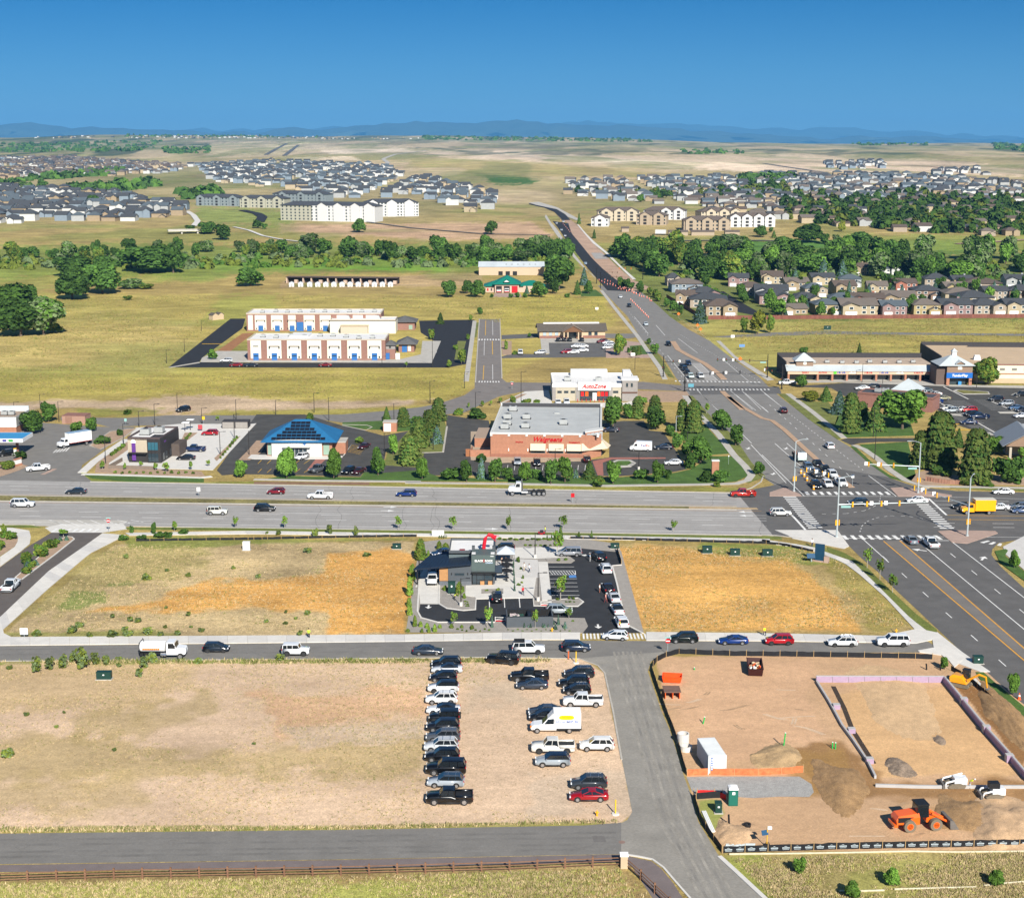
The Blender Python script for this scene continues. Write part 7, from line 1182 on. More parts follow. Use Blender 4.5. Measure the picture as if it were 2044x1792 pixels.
REG=[([(-60,447),(250,443),(365,432),(372,415),(300,402),(170,378),(-60,375)],['white','slate blue','pale grey','pale grey','white','tan'],['dark grey','dark grey','blue grey'],'in the left subdivision before the meadow',(14.5,36),1),([(-60,318),(120,312),(230,322),(390,332),(340,345),(230,352),(-60,358)],['white','pale grey','tan','slate blue','cream'],['dark grey','brown','taupe'],'in the far left subdivision',(18,60),1),([(395,330),(560,322),(740,330),(850,355),(1045,398),(1030,418),(930,424),(830,392),(690,397),(560,378),(420,362)],['white','slate blue','pale grey','white','cream','slate blue'],['dark grey','dark grey','blue grey'],'in the hillside subdivision above the white apartments',(17,52),1),([(1130,362),(1300,358),(1560,350),(1850,352),(2100,372),(2100,392),(1700,402),(1330,410),(1130,390)],['white','pale grey','slate blue','tan','pale grey'],['dark grey','blue grey','taupe'],'in the right hillside subdivision',(17,46),1),([(1380,398),(1700,402),(2100,392),(2100,472),(1900,468),(1760,462),(1560,444),(1380,420)],['cream','tan','white','taupe','cream','pale grey'],['taupe','brown','dark grey'],'in the leafy right subdivision',(19,38),.9),([(1640,326),(1760,322),(1770,336),(1650,340)],['pale grey','slate blue','white'],['dark grey'],'in the new cluster on the bare hill',(20,90),.8),([(1860,338),(1960,336),(1975,350),(1870,352)],['pale grey','white'],['dark grey'],'in the new cluster at the right',(20,90),.8)]
cand=[]
rg=random.Random(11)
for ri,(poly,wcs,rcs,words_,(gx,gy),pr_)in enumerate(REG):
 pts=[P(p)for p in poly];X0,X1,Y0,Y1=min(p.x for p in pts),max(p.x for p in pts),min(p.y for p in pts),max(p.y for p in pts);y=Y0;row=0
 while y<Y1:
  x=X0+rg.uniform(0,6)
  bend=rg.uniform(-2,2)
  while x<X1:
   xx,yy=x+rg.uniform(-1,1),y+rg.uniform(-2,2)+10*math.sin(x/90.0+ri);z=Hz(xx,yy);d=proj(xx,yy,z)
   if-40<d[0]<2090 and inpoly(d,poly)and rg.random()<pr_ and int(x/gx)%9:cand.append((yy,xx,z,ri,rg.choice(wcs),rg.choice(rcs),rg.randrange(6),rg.uniform(-.12,.12)+(math.pi if row%2 else 0),rg.uniform(.85,1.1)))
   x+=gx
  y+=gy*(1.35 if row%2 else .85);row+=1
cand.sort();far_w,far_r={},{}
for i,(yy,xx,z,ri,wc,rc,v,rz,s)in enumerate(cand):
 words_=REG[ri][3]
 if i<250:house((xx,yy,z-.3),rz,v,wc,rc,'%s house with %s roof %s'%(wc,rc,words_),'%s houses %s'%(wc,words_),(s,s,s*(.8 if ri==4 else 1.05)))
 else:
  if(v,wc,rc)not in HC:HC[(v,wc,rc)]=house_meshes(v,wc,rc)
  for me,store,col_ in((HC[(v,wc,rc)][0],far_w,wc),(HC[(v,wc,rc)][1],far_r,rc)):
   vs_,fs=store.setdefault(col_,([],[]));o=len(vs_);c,sn=math.cos(rz)*s,math.sin(rz)*s
   vs_+=[(xx+p.co.x*c-p.co.y*sn,yy+p.co.x*sn+p.co.y*c,z-.3+p.co.z*s*(.8 if ri==4 else 1.0))for p in me.vertices];fs+=[[q+o for q in p.vertices]for p in me.polygons]
mb=MB();ml=[]
for store,dct,pre in((far_w,wallc_,'siding_'),(far_r,roofc_,'roof_')):
 for c,(vs_,fs)in store.items():mb.add(vs_,fs,len(ml));ml.append(hm(c,dct,pre))
if ml:tag(mb.mk('distant_houses',ml),'mass of small distant houses on the hills','houses',kind='stuff')
mb=MB()
for i in range(240):
 x=rg.choice([rg.uniform(250,700),rg.uniform(60,1100)]);q=P((x,rg.uniform(272,277)if x<640 else rg.uniform(275,279)));h_=rg.uniform(3,6);w_=rg.uniform(5,12)
 mb.bx(q.x-w_/2,q.x+w_/2,q.y,q.y+14,q.z-2,q.z+h_,rg.randrange(3))
tag(mb.mk('ridge_town',[hm('white',wallc_,'siding_'),hm('tan',wallc_,'siding_'),hm('dark grey',roofc_,'roof_')]),'tiny pale town along the skyline ridge','town',kind='stuff')
A,B=P(zz('f',(168,293))),P(zz('f',(2150,282)));A2=P(zz('f',(168,293)));f_=thing('wood_fence','long red brown board fence in front of the houses','fence',(A.x,A.y,0),math.atan2(B.y-A.y,B.x-A.x));L_=(B-A).length
fm=mat('red_brown_board',(.19,.07,.05),.85,.12,1,rnd=.15);fb=MB().bx(0,1.16,0,.05,0,1.85).mesh('board_panel',fm)
nB=int(L_/1.2)
for i in range(nB):put('board',fb,f_,(i*1.2,0,random.uniform(-.04,.04)))
A,B=P(zz('V',(1330,1030))),P(zz('V',(1010,840)));f2=thing('wood_fence','red brown board fence running along the avenue','fence',(A.x,A.y,0),math.atan2(B.y-A.y,B.x-A.x));
for i in range(int((B-A).length/1.2)):put('board',fb,f2,(i*1.2,0,random.uniform(-.04,.04)))
# trees and plants
def leafm(n,c,r=.38):return mat(n,tuple(q*(1.22 if r else 1)for q in c),.85,.35,1.3,rnd=r,spec=.15)
LG=leafm('leaf_green',(.058,.118,.018));LD=leafm('leaf_dark',(.038,.080,.016));LO=leafm('leaf_olive',(.115,.145,.022));LY=leafm('leaf_yellow',(.16,.17,.018));LB=leafm('leaf_blue',(.075,.125,.115));LP=leafm('leaf_pine',(.072,.098,.020));LL=leafm('leaf_light',(.095,.185,.026));LGR=leafm('leaf_grey',(.105,.145,.06))
barkm=mat('bark_wood',(.13,.095,.07),.9,.2,3);barkw=mat('pale_bark',(.35,.32,.27),.9,.15,3)
def quads_mesh(name,C,N,S,mats,mi,asp=1.0):
 """leaf faces: centres C, normals N, sizes S"""
 n=len(C);r=np.random.RandomState(n);t=np.cross(N,r.normal(size=(n,3)));t/=np.linalg.norm(t,axis=1,keepdims=True)+1e-9;b=np.cross(N,t)
 S=S[:,None];v=np.stack([C-t*S-b*S*asp*.6,C+t*S*.9-b*S*asp,C+t*S+b*S*asp*.7,C-t*S*.8+b*S*asp],1).reshape(-1,3)
 me=bpy.data.meshes.new(name);me.vertices.add(n*4);me.vertices.foreach_set('co',v.astype(np.float32).ravel())
 me.loops.add(n*4);me.loops.foreach_set('vertex_index',np.arange(n*4,dtype=np.int32));me.polygons.add(n);me.polygons.foreach_set('loop_start',(np.arange(n)*4).astype(np.int32))
 for m in mats:me.materials.append(m)
 me.polygons.foreach_set('material_index',np.asarray(mi,np.int32));me.update(calc_edges=True);return me
def crown_round(n,seed,mats,flat=1.0,blobs=11,leaf=.085):
 r=np.random.RandomState(seed);cs=[];
 for i in range(blobs):
  d=r.normal(size=3);d/=np.linalg.norm(d);rad=r.uniform(.25,.62);cs.append((d*np.array([rad,rad,rad*.85])+[0,0,.08*flat],r.uniform(.30,.46)))
 cs.append((np.zeros(3),.55));C,N,S,mi=[],[],[],[]
 per=n//len(cs)
 for ci,(c,rad)in enumerate(cs):
  d=r.normal(size=(per,3));d/=np.linalg.norm(d,axis=1,keepdims=True);d[:,2]=np.where(d[:,2]<-.55,-d[:,2],d[:,2])
  p=c+d*(rad*r.uniform(.72,1.06,(per,1)));C.append(p);N.append(d+r.normal(size=(per,3))*.55);S.append(r.uniform(.6,1.3,per)*leaf);mi+=list(np.where(r.rand(per)<.3,1%len(mats),0)if ci%3 else np.where(r.rand(per)<.6,1%len(mats),0))
 C=np.concatenate(C);N=np.concatenate(N);N/=np.linalg.norm(N,axis=1,keepdims=True);C[:,2]*=flat
 lo,hi=C[:,2].min(),C[:,2].max();C[:,2]=(C[:,2]-lo)/(hi-lo);ex=np.abs(C[:,:2]).max();C[:,:2]*=.5/ex
 return quads_mesh('crown',C,N,np.concatenate(S)*.6,mats,mi)
def crown_cone(n,seed,mats,top=.04,leaf=.05,power=.85,layers=11):
 r=np.random.RandomState(seed);t=r.uniform(0,1,n)**1.25;lay=np.floor(t*layers)/layers;f=(t-lay)*layers;a=r.uniform(0,6.283,n)
 lob=.86+.14*np.sin(a*5+lay*37);rad=(top+(1-t)**power*(.5-top))*(1.0-.32*f)*lob*r.uniform(.72,1.03,n)
 C=np.stack([np.cos(a)*rad,np.sin(a)*rad,t],1);N=np.stack([np.cos(a),np.sin(a),np.full(n,.75)],1)+r.normal(size=(n,3))*.5;N/=np.linalg.norm(N,axis=1,keepdims=True)
 return quads_mesh('crown',C,N,r.uniform(.6,1.3,n)*leaf,mats,np.where(r.rand(n)<.35,1%len(mats),0),.6)
def trunk_mesh(m,limbs=4,seed=0):
 r=random.Random(seed);mb=MB().tube((0,0,0),(.01,0,.35),.04,.028,7).tube((.01,0,.35),(0,.01,.75),.028,.01,6)
 for i in range(limbs):a=i*6.283/limbs+r.random();mb.tube((.01,0,.28+.05*i),(math.cos(a)*.25,math.sin(a)*.25,.5+.07*i),.016,.006,5)
 return mb.mesh('trunk',m)
PR={}
def proto(kind,lod,v):
 key=(kind,lod,v)
 if key in PR:return PR[key]
 n=(3800,1900,600)[lod];lf=(.068,.088,.14)[lod];ms=dict(round=[LG,LD],dark=[LD,LG],olive=[LO,LG],yellow=[LY,LO],light=[LL,LG],grey=[LGR,LG],young=[LL,LO],spruce=[LB,LD],pine=[LP,LD],fir=[LD,LP],poplar=[LO,LL],shrub=[LG,LO],weed=[LO,LGR],juniper=[LD,LG])[kind];s=v*7+hash(kind)%1+3
 if kind in('spruce','fir'):PR[key]=crown_cone(n,s,ms,.02,lf*.62)
 elif kind=='pine':PR[key]=crown_cone(n,s,ms,.16,lf*.72,.42,8)
 elif kind=='poplar':PR[key]=crown_cone(max(300,n//4),s,ms,.05,lf*1.2,.35,6)
 elif kind=='young':PR[key]=crown_round(max(150,n//9),s,ms,1.3,9,lf*1.4)
 elif kind=='weed':PR[key]=crown_round(260,s,ms,.6,14,lf*1.5)
 elif kind in('shrub','juniper'):PR[key]=crown_round(max(220,n//4),s,ms,.9,7,lf*1.6)
 else:PR[key]=crown_round(n,s,ms,1.0,13,lf)
 return PR[key]
tr=random.Random(5)
def tree(d,wpx,hpx,kind,label,group=None,name=None,trunk=None,cat='tree',low=None):
 q=P(d);k=ppm(d);w,h=wpx/k,hpx/k*1.03;lod=0 if max(wpx,hpx)>60 else 1 if max(wpx,hpx)>22 else 2
 nm=name or dict(spruce='spruce_tree',pine='pine_tree',fir='fir_tree',young='sapling',shrub='shrub',weed='shrub',juniper='shrub',poplar='columnar_tree').get(kind,'leafy_tree')
 r=thing(nm,label,'shrub' if nm=='shrub' else cat,q,tr.uniform(0,6.28),group)
 lo=low if low is not None else dict(spruce=.03,pine=.08,fir=.04,young=.38,shrub=0,weed=0,juniper=0,poplar=.12).get(kind,.16)
 c=put('crown',proto(kind,lod,tr.randrange(3)),r,(0,0,lo*h));c.scale=(w,w,h*(1-lo))
 if nm!='shrub':tm=put('trunk',mesh_of(('trunk',trunk or kind=='young'),lambda:trunk_mesh(barkw if(trunk or kind=='young')else barkm)),r);tm.scale=(min(w,h)*.9 if kind!='young' else .9*w,min(w,h)*.9 if kind!='young' else .9*w,h*.95)
 return r
ORD=['first','second','third','fourth','fifth','sixth','seventh','eighth','ninth','tenth','eleventh','twelfth','thirteenth','fourteenth','fifteenth','sixteenth']
def trees(k,rows,phrase,group=None):
 rows=sorted(rows)
 for i,(x,y,w,h,kind)in enumerate(rows):
  d=zz(k,(x,y));s=ZW[k][2]/2044.0*.8176
  nm=dict(spruce='blue spruce',pine='pine',fir='dark fir',young='sapling',shrub='shrub',juniper='dark shrub',yellow='yellow green tree',olive='olive green tree',light='bright green tree',grey='grey green tree',poplar='slim columnar tree').get(kind,'leafy green tree')
  tree(d,w*s,h*s,kind,'%s, %s from left %s'%(nm,ORD[i]if i<16 else '%s after the sixteenth'%ORD[i-16],phrase),group)
trees('B',[(255,660,165,235,'light'),(622,662,150,235,'light'),(968,640,125,215,'round'),(1312,668,105,165,'light'),(1658,690,120,165,'round'),(1775,665,105,160,'spruce'),(1880,690,130,175,'round'),(1530,668,170,85,'juniper'),(1975,672,90,100,'juniper')],'along the highway before the bank','trees before the bank')
trees('B',[(1085,480,100,160,'light'),(1215,555,210,220,'pine'),(1290,420,190,210,'pine'),(1370,330,190,190,'pine'),(1440,215,150,170,'pine'),(1428,390,120,130,'spruce'),(1035,215,85,105,'fir'),(1165,258,125,140,'pine'),(1265,240,90,60,'juniper'),(820,388,70,42,'shrub'),(668,410,35,40,'shrub'),(438,210,60,50,'shrub')],'on the bank tree island')
trees('B',[(1735,195,165,75,'juniper'),(1600,170,90,50,'shrub'),(1675,110,25,35,'young'),(1780,105,25,45,'young'),(1848,100,25,40,'young'),(1922,80,30,45,'young'),(2015,90,60,70,'young'),(1770,540,85,60,'juniper')],'around the back drive of the drug store')
trees('C',[(130,685,110,150,'light'),(225,665,110,75,'juniper'),(335,710,120,190,'round'),(445,695,130,195,'light'),(530,660,60,75,'spruce'),(637,668,140,140,'fir'),(703,730,105,80,'shrub'),(820,705,125,175,'light'),(1035,668,120,80,'juniper'),(1168,698,120,170,'light'),(1250,665,60,70,'juniper'),(1540,690,120,85,'juniper'),(1650,692,160,90,'juniper'),(1630,730,50,45,'shrub')],'in the planting before the drug store','trees before the drug store')
trees('C',[(820,280,200,245,'round'),(930,200,110,120,'round'),(1010,195,130,160,'pine'),(1145,200,140,175,'pine'),(1160,285,190,180,'round'),(1360,290,130,230,'pine'),(1450,305,170,240,'pine'),(1270,330,90,80,'juniper'),(1320,420,110,110,'juniper'),(1400,480,120,110,'juniper'),(1500,550,190,210,'round'),(1420,585,120,120,'juniper'),(1370,360,60,60,'juniper'),(1040,90,80,60,'shrub')],'right of the drug store lot')
trees('C',[(1670,290,165,155,'round'),(1775,408,150,165,'round'),(1960,632,95,100,'round'),(1622,250,70,100,'young'),(1550,160,50,80,'young')],'on the avenue verge by the drug store')
trees('D',[(380,60,150,75,'yellow'),(500,60,130,110,'fir'),(690,310,190,300,'pine'),(600,160,180,170,'spruce'),(880,290,210,220,'fir'),(1095,280,430,300,'light'),(780,200,120,130,'pine')],'in the mall corner planting left of the lot','mall corner trees')
trees('D',[(1240,580,210,280,'pine'),(1380,590,330,430,'pine'),(1530,420,110,140,'fir'),(1660,690,300,400,'pine'),(1830,470,160,130,'light'),(1900,690,230,190,'juniper'),(2030,640,160,140,'juniper'),(2060,520,130,110,'light'),(1370,640,120,70,'juniper'),(1440,650,80,45,'shrub'),(1600,715,110,40,'shrub'),(1750,720,140,40,'shrub')],'behind the red stone wall','pines behind the stone wall')
trees('f',[(1820,680,165,160,'olive'),(1065,500,42,66,'fir'),(732,500,60,42,'round'),(1490,470,50,20,'round'),(380,372,50,90,'olive'),(462,378,105,135,'yellow'),(535,372,60,110,'olive'),(722,695,80,75,'round'),(118,315,110,130,'spruce'),(570,270,125,100,'light'),(835,270,70,85,'round'),(908,265,35,45,'light'),(630,268,30,35,'spruce'),(235,180,40,50,'round')],'around the strip mall field')
trees('e',[(650,160,100,95,'dark'),(755,138,65,75,'dark'),(812,160,105,100,'dark'),(1185,160,110,90,'dark'),(1270,138,80,75,'dark'),(1300,115,200,190,'dark'),(1410,145,60,80,'fir'),(1450,90,70,100,'spruce'),(1475,138,60,75,'round'),(1110,140,40,45,'spruce'),(1054,162,34,30,'juniper'),(1100,162,34,26,'juniper'),(1015,164,28,24,'juniper'),(900,162,26,20,'juniper'),(832,262,40,40,'round'),(597,318,60,62,'fir'),(1350,162,30,24,'juniper')],'around the fire station')
trees('e',[(722,555,66,85,'olive'),(648,578,36,45,'olive'),(545,412,40,60,'olive'),(690,470,34,26,'shrub'),(395,574,22,30,'young'),(1660,505,85,125,'olive'),(1745,508,40,50,'pine'),(1775,502,40,50,'pine'),(1870,500,55,62,'round'),(1835,438,30,34,'round'),(1715,490,26,30,'juniper'),(1030,800,36,44,'olive'),(1105,802,60,36,'shrub'),(1170,802,46,32,'shrub'),(850,812,16,28,'young'),(897,800,14,26,'young'),(765,818,16,26,'young'),(955,785,14,24,'young'),(985,470,26,50,'shrub'),(1040,500,36,20,'shrub'),(1125,398,26,26,'round'),(777,300,24,36,'olive'),(760,410,24,30,'shrub')],'around the school and the clinic')
trees('d',[(125,392,300,225,'dark'),(60,320,300,235,'round'),(180,260,130,170,'dark'),(260,385,270,220,'grey'),(430,172,250,205,'dark'),(610,138,240,175,'dark'),(1490,95,170,110,'dark'),(1265,530,60,60,'light'),(780,110,160,60,'grey'),(870,112,110,30,'olive'),(760,178,60,26,'olive'),(310,370,130,60,'olive')],'in the left meadow')
trees('a',[(900,935,330,150,'dark'),(1030,940,150,160,'dark'),(780,910,190,110,'dark'),(620,960,200,120,'dark'),(440,965,230,120,'dark'),(1320,745,130,90,'dark'),(1235,710,110,70,'dark'),(1130,695,60,36,'round'),(550,545,80,64,'dark'),(495,455,85,52,'dark'),(150,450,90,54,'grey'),(250,440,80,50,'dark'),(1530,675,60,48,'dark'),(1570,680,40,34,'dark'),(1830,820,160,110,'grey'),(1930,830,120,90,'dark'),(600,448,60,40,'dark'),(1145,500,60,56,'round')],'in the creek meadow')
trees('b',[(112,700,90,80,'dark'),(898,712,80,76,'round'),(1420,650,30,60,'fir'),(1720,850,260,110,'round'),(1870,800,80,80,'dark'),(1300,970,200,130,'dark'),(1510,735,30,50,'fir'),(1785,520,50,44,'round'),(1700,760,60,46,'dark')],'along the upper avenue works')
trees('c',[(480,728,90,66,'dark'),(540,700,30,30,'dark'),(558,732,40,40,'fir'),(300,800,260,90,'grey'),(960,695,50,58,'yellow'),(760,760,190,110,'dark'),(860,770,70,60,'round'),(925,768,44,52,'grey'),(1080,770,150,70,'dark'),(640,840,200,110,'round'),(200,960,200,120,'grey'),(740,960,200,130,'dark'),(850,970,90,110,'spruce'),(965,970,90,100,'spruce'),(1290,880,90,70,'spruce'),(1150,900,180,80,'light'),(500,640,60,50,'dark')],'along the park and the right creek belt')
def scatter(poly,n,wr,hr,kinds,label,group,seed,stuff_after=None):
 r=random.Random(seed);xs=[p[0]for p in poly];ys=[p[1]for p in poly];done=0;tries=0;pts=[]
 while done<n and tries<n*40:
  tries+=1;d=(r.uniform(min(xs),max(xs)),r.uniform(min(ys),max(ys)))
  if inpoly(d,poly)and all(abs(d[0]-e[0])>wr[0]*.35 or abs(d[1]-e[1])>2 for e in pts):pts.append(d);done+=1
 for d in sorted(pts,key=lambda p:p[1]):
  k=ppm(d);kd=r.choice(kinds);w=r.uniform(*wr);h=r.uniform(*hr);tree(d,w*k,h*k,kd,('tall ' if h>(hr[0]+hr[1])/2 else 'low ')+dict(dark='dark green ',grey='grey green ',olive='olive ',light='bright green ',spruce='blue ').get(kd,'leafy ')+('broad ' if w>(wr[0]+wr[1])/2 else '')+label.replace('dark creek','creek').replace('large ',''),group)
scatter([(-30,512),(150,506),(330,500),(420,520),(300,526),(0,535)],26,(7,13),(7,12),['dark','grey','dark','olive'],'dark creek tree in the left belt across the meadow','left creek belt',1)
scatter([(400,502),(600,505),(640,515),(420,516)],16,(6,11),(6,10),['dark','grey','olive'],'creek tree in the belt below the path','middle creek belt',2)
scatter([(590,510),(900,512),(1140,500),(1150,530),(960,532),(900,524),(600,522)],40,(8,15),(8,14),['dark','dark','grey','round'],'creek tree in the belt left of the avenue bridge','avenue creek belt',3)
scatter([(1225,510),(1330,500),(1480,520),(1480,560),(1330,570),(1262,545)],30,(10,16),(10,16),['dark','round','dark','olive'],'large tree in the belt right of the avenue bridge','right creek belt, west end',4)
scatter([(1480,522),(1700,515),(1900,518),(2070,512),(2070,550),(1900,560),(1700,556),(1480,562)],62,(10,18),(10,16),['dark','round','dark','grey','light'],'large tree in the long dark belt behind the houses','right creek belt',5)
scatter([(1340,560),(1500,565),(2060,560),(2060,628),(1540,628),(1400,600)],80,(4,7),(4,8),['round','dark','light','spruce'],'garden tree between the houses behind the board fence','garden trees behind the fence',6)
scatter([(1230,572),(1300,600),(1350,632),(1375,645),(1330,600),(1262,565)],16,(3,5),(3,5),['round','dark','olive'],'small verge tree along the avenue fence','avenue fence trees',7)
def mass(name,label,polys,wr,hr,m2,seed,dens):
 r=random.Random(seed);rs=np.random.RandomState(seed);C,N,S,mi=[],[],[],[]
 for poly,n in polys:
  xs=[p[0]for p in poly];ys=[p[1]for p in poly];c=0;t_=0
  while c<n and t_<40*n:
   t_+=1;d=(r.uniform(min(xs),max(xs)),r.uniform(min(ys),max(ys)))
   if not inpoly(d,poly):continue
   c+=1;q=P(d);w,h=r.uniform(*wr)*.5,r.uniform(*hr);m=dens;v=rs.normal(size=(m,3));v/=np.linalg.norm(v,axis=1,keepdims=True);v[:,2]=np.abs(v[:,2])
   C.append(np.array(q)+v*[w,w,h*.85]*rs.uniform(.75,1.05,(m,1))+[0,0,h*.12]);N.append(v+rs.normal(size=(m,3))*.4);S.append(rs.uniform(.18,.32,m)*(w+h*.4)*(38.0/m)**.5);mi+=[r.randrange(len(m2))]*m
 C=np.concatenate(C);N=np.concatenate(N);N/=np.linalg.norm(N,axis=1,keepdims=True)
 tag(put(name,quads_mesh(name,C,N,np.concatenate(S),m2,mi)),label,'trees',kind='stuff')
mass('subdivision_trees','mass of small dark trees among the right hillside houses',[([(1560,408),(1720,398),(2100,398),(2100,472),(1880,466),(1700,455),(1570,440)],560),([(1530,372),(1560,366),(1580,380),(1480,392),(1430,385)],60),([(1130,385),(1400,380),(2060,390),(1400,405)],120)],(4,11),(4,11),[LG,LD,LD,LG,LO],8,44)
mass('hill_scrub','mass of dark scrub and groves on the far hills',[([(-30,372),(120,350),(250,338),(230,352),(60,362)],70),([(360,388),(430,380),(432,396),(370,398)],40),([(1480,357),(1580,354),(1590,362),(1500,366)],50),([(140,380),(300,365),(330,372),(170,390)],60),([(0,288),(330,280),(300,302),(0,306)],240),([(320,296),(420,294),(420,306),(330,308)],60),([(840,272),(1300,278),(1300,284),(850,280)],260),([(1700,284),(1860,282),(1850,291),(1700,291)],80),([(1980,286),(2060,290),(2060,305),(1980,298)],70),([(250,266),(640,270),(640,276),(250,274)],160),([(1350,300),(1500,300),(1480,308),(1380,308)],30)],(7,22),(4,9),[LD,LD,LG],9,20)
mass('creek_brush','mass of low green brush along the creek',[([(-30,520),(420,515),(1140,505),(1140,535),(700,535),(-30,540)],260),([(1240,520),(2060,516),(2060,560),(1300,566)],120)],(3,8),(2,5),[LG,LO,LGR],10,36)
def shrubs(k,pts,size,kind,phrase,group):
 s=ZW[k][2]/2044.0*.8176
 for i,p in enumerate(pts):
  d=zz(k,p[:2]);w=(p[2]if len(p)>2 else size)*tr.uniform(.85,1.15)*s;wd=kind=='weed';tree(d,w*(.8 if wd else 1),w*(p[3]if len(p)>3 else .5 if wd else .8),kind,phrase,group,'shrub')
shrubs('E',[(285,930,110),(565,910,90),(620,865,80),(985,325,50),(1145,495,85),(1300,430,50),(1470,470,60),(880,790,50),(1820,410,45),(1570,900,60),(1390,925,70),(1250,935,70),(995,935,90),(1490,870,40),(880,940,110),(1150,920,100),(700,940,70),(1290,870,50),(975,890,60),(1020,820,60),(1075,828,60),(1470,775,50),(1295,720,36),(2010,480,50)],60,'weed','green weed shrub in the straw field left of the coffee shop','weeds in the left straw field')
shrubs('I',[(75,300,70),(290,325,130,1),(385,305,110,1),(490,295,110,1),(570,250,80,1),(650,295,170,1),(740,260,90,1),(830,260,80,1),(925,232,60),(930,278,60),(1125,290,110,.9),(1195,250,80,1),(1085,360,70,1),(1545,250,80),(60,980,120),(205,660,55),(500,640,36),(440,755,40),(890,935,45),(1980,885,40)],60,'weed','wild green shrub at the edge of the dirt lot','wild shrubs on the dirt lot')
shrubs('E',[(310,300,100,.9),(360,240,60),(200,375,100,.9),(400,250,80),(440,220,60),(210,450,80),(340,320,100,.8),(250,400,60)],60,'shrub','green planting in the side street median bed','side street median plants')
shrubs('E',[(215,400,70,.6),(280,385,70,.6),(470,195,50,.7),(520,190,60,.7)],50,'spruce','lavender coloured shrub in the side street median bed','lavender median shrubs')
shrubs('E',[(30,140,60,1.2),(90,180,70),(0,260,80),(30,170,60)],50,'shrub','shrub in the bed at the left frame edge','left edge bed shrubs')
shrubs('E',[(1025,132,40,1.6),(1198,140,40,2.0),(1300,165,80,.5),(1430,138,90,.35),(1240,165,90,.4),(1110,185,110,.4),(960,185,90,.4)],50,'juniper','dark shrub in the bed along the highway walk','highway walk shrubs')
shrubs('F',[(480,158,60,1),(590,140,50,1.4),(795,150,50,1.4),(420,285,70,.5),(880,310,90,.35),(35,480,50),(250,755,40,.6),(415,765,60,.5),(95,830,50,.5),(245,840,55,.4),(360,930,60,.6),(100,140,40,.6),(190,145,45,.6),(325,805,45,.5),(200,1130,110,.5),(1690,1110,30),(755,1125,50,.4)],50,'weed','small green clump in the field left of the coffee shop','clumps in the left field')
shrubs('F',[(1215,620,60,2.2),(1240,500,50,2.4),(1215,770,50,1.6),(1255,860,50,2.0),(1210,705,46,1.4),(1445,260,50,1.2),(1300,340,110,1.4),(1360,320,26,2.2),(1495,265,70,.7),(1225,440,40,1.6),(1200,900,40,.6),(1300,860,36,1),(1350,870,36,1),(1410,900,34,1.6),(1365,905,30,1.5),(1310,905,26,1.2),(1450,870,36,.8),(1540,870,40,.8),(1620,870,36,.7),(1700,875,36,.7),(1640,640,30,1.2),(1600,600,60,1.2),(1490,580,40,1)],40,'poplar','ornamental plant in the gravel bed left of the coffee drive','plants in the left coffee bed')
shrubs('T',[(925,350,26,3.2),(928,420,26,3.2),(932,490,26,3.4),(935,560,26,3.0),(960,860,28,1.6),(998,880,26,1.6),(1022,885,28,1.8),(1060,885,24,1.4),(1080,885,24,1.6),(1188,885,24,1.6),(1205,885,26,1.6),(1235,882,24,1.4),(1325,860,36,2.4),(1285,860,24,1.6),(735,880,30,3.6),(1300,900,60,.9),(1385,890,60,1.2)],30,'spruce','slim blue green juniper by the trash enclosure or patio','slim junipers at the coffee shop')
shrubs('T',[(300,545,24),(345,545,24),(430,600,40,1.2),(470,560,40,1.2),(495,655,22,.6),(515,660,22,.6),(498,675,22,.6),(520,680,22,.6),(505,695,22,.6),(525,695,22,.6),(690,560,40,.5),(790,555,50,.5),(970,300,40,1.2),(990,365,30),(1010,450,24,1.4),(1000,490,30,.6),(970,510,36,.5),(1330,290,50,.5),(1390,285,40,.6),(1320,640,26),(1420,630,30),(1460,635,26,1.1),(1395,660,24,.6),(1430,660,24,.6),(1465,660,20,.6),(1455,830,24,.6)]+[(880+i*42,905+(i%2)*12,20,.5)for i in range(14)]+[(430+i*40,900+(i%3)*9,22,.6)for i in range(8)]+[(800+i*50,100+(i%2)*6,40,.45)for i in range(12)]+[(1030+i*45,155,34,.4)for i in range(8)],30,'shrub','low bed plant in the coffee shop gravel','low plants in the coffee shop beds')
shrubs('T',[(1225,100,24,2),(1265,100,24,2),(1290,100,24,2),(1345,110,60,2),(265,85,16,2),(285,85,16,2),(305,85,16,2),(325,85,16,2),(1508,85,56,1.1),(1622,82,34,2)],30,'fir','small conifer behind the coffee shop along the walk','small conifers behind the coffee shop')
shrubs('A',[(870+i*14,490-i*10,26,1.2)for i in range(8)]+[(900+i*55,625+(i%2)*6,30,.7)for i in range(12)]+[(1440+i*12,380-i*14,22,1)for i in range(5)]+[(1720+i*18,510-i*22,24,1)for i in range(8)],26,'shrub','small green shrub in a taco shop bed','taco shop bed shrubs')
trees('A',[(380,225,140,155,'round'),(255,310,200,165,'dark'),(595,305,110,80,'light'),(710,300,115,110,'round'),(165,515,120,60,'juniper'),(800,395,130,60,'juniper'),(930,330,60,46,'juniper'),(975,600,30,60,'young'),(1215,605,40,60,'young'),(1295,615,50,75,'young'),(1100,580,36,50,'young'),(1490,600,30,70,'young'),(1625,572,36,50,'young'),(1875,655,120,135,'light'),(1695,215,30,36,'young'),(800,595,50,70,'young'),(990,165,70,36,'shrub'),(60,590,130,60,'olive')],'around the taco shop')
trees('F',[(240,100,60,105,'young'),(1125,105,60,110,'young'),(1552,112,60,115,'young'),(1988,115,60,120,'young')],'on the highway verge left of the coffee shop')
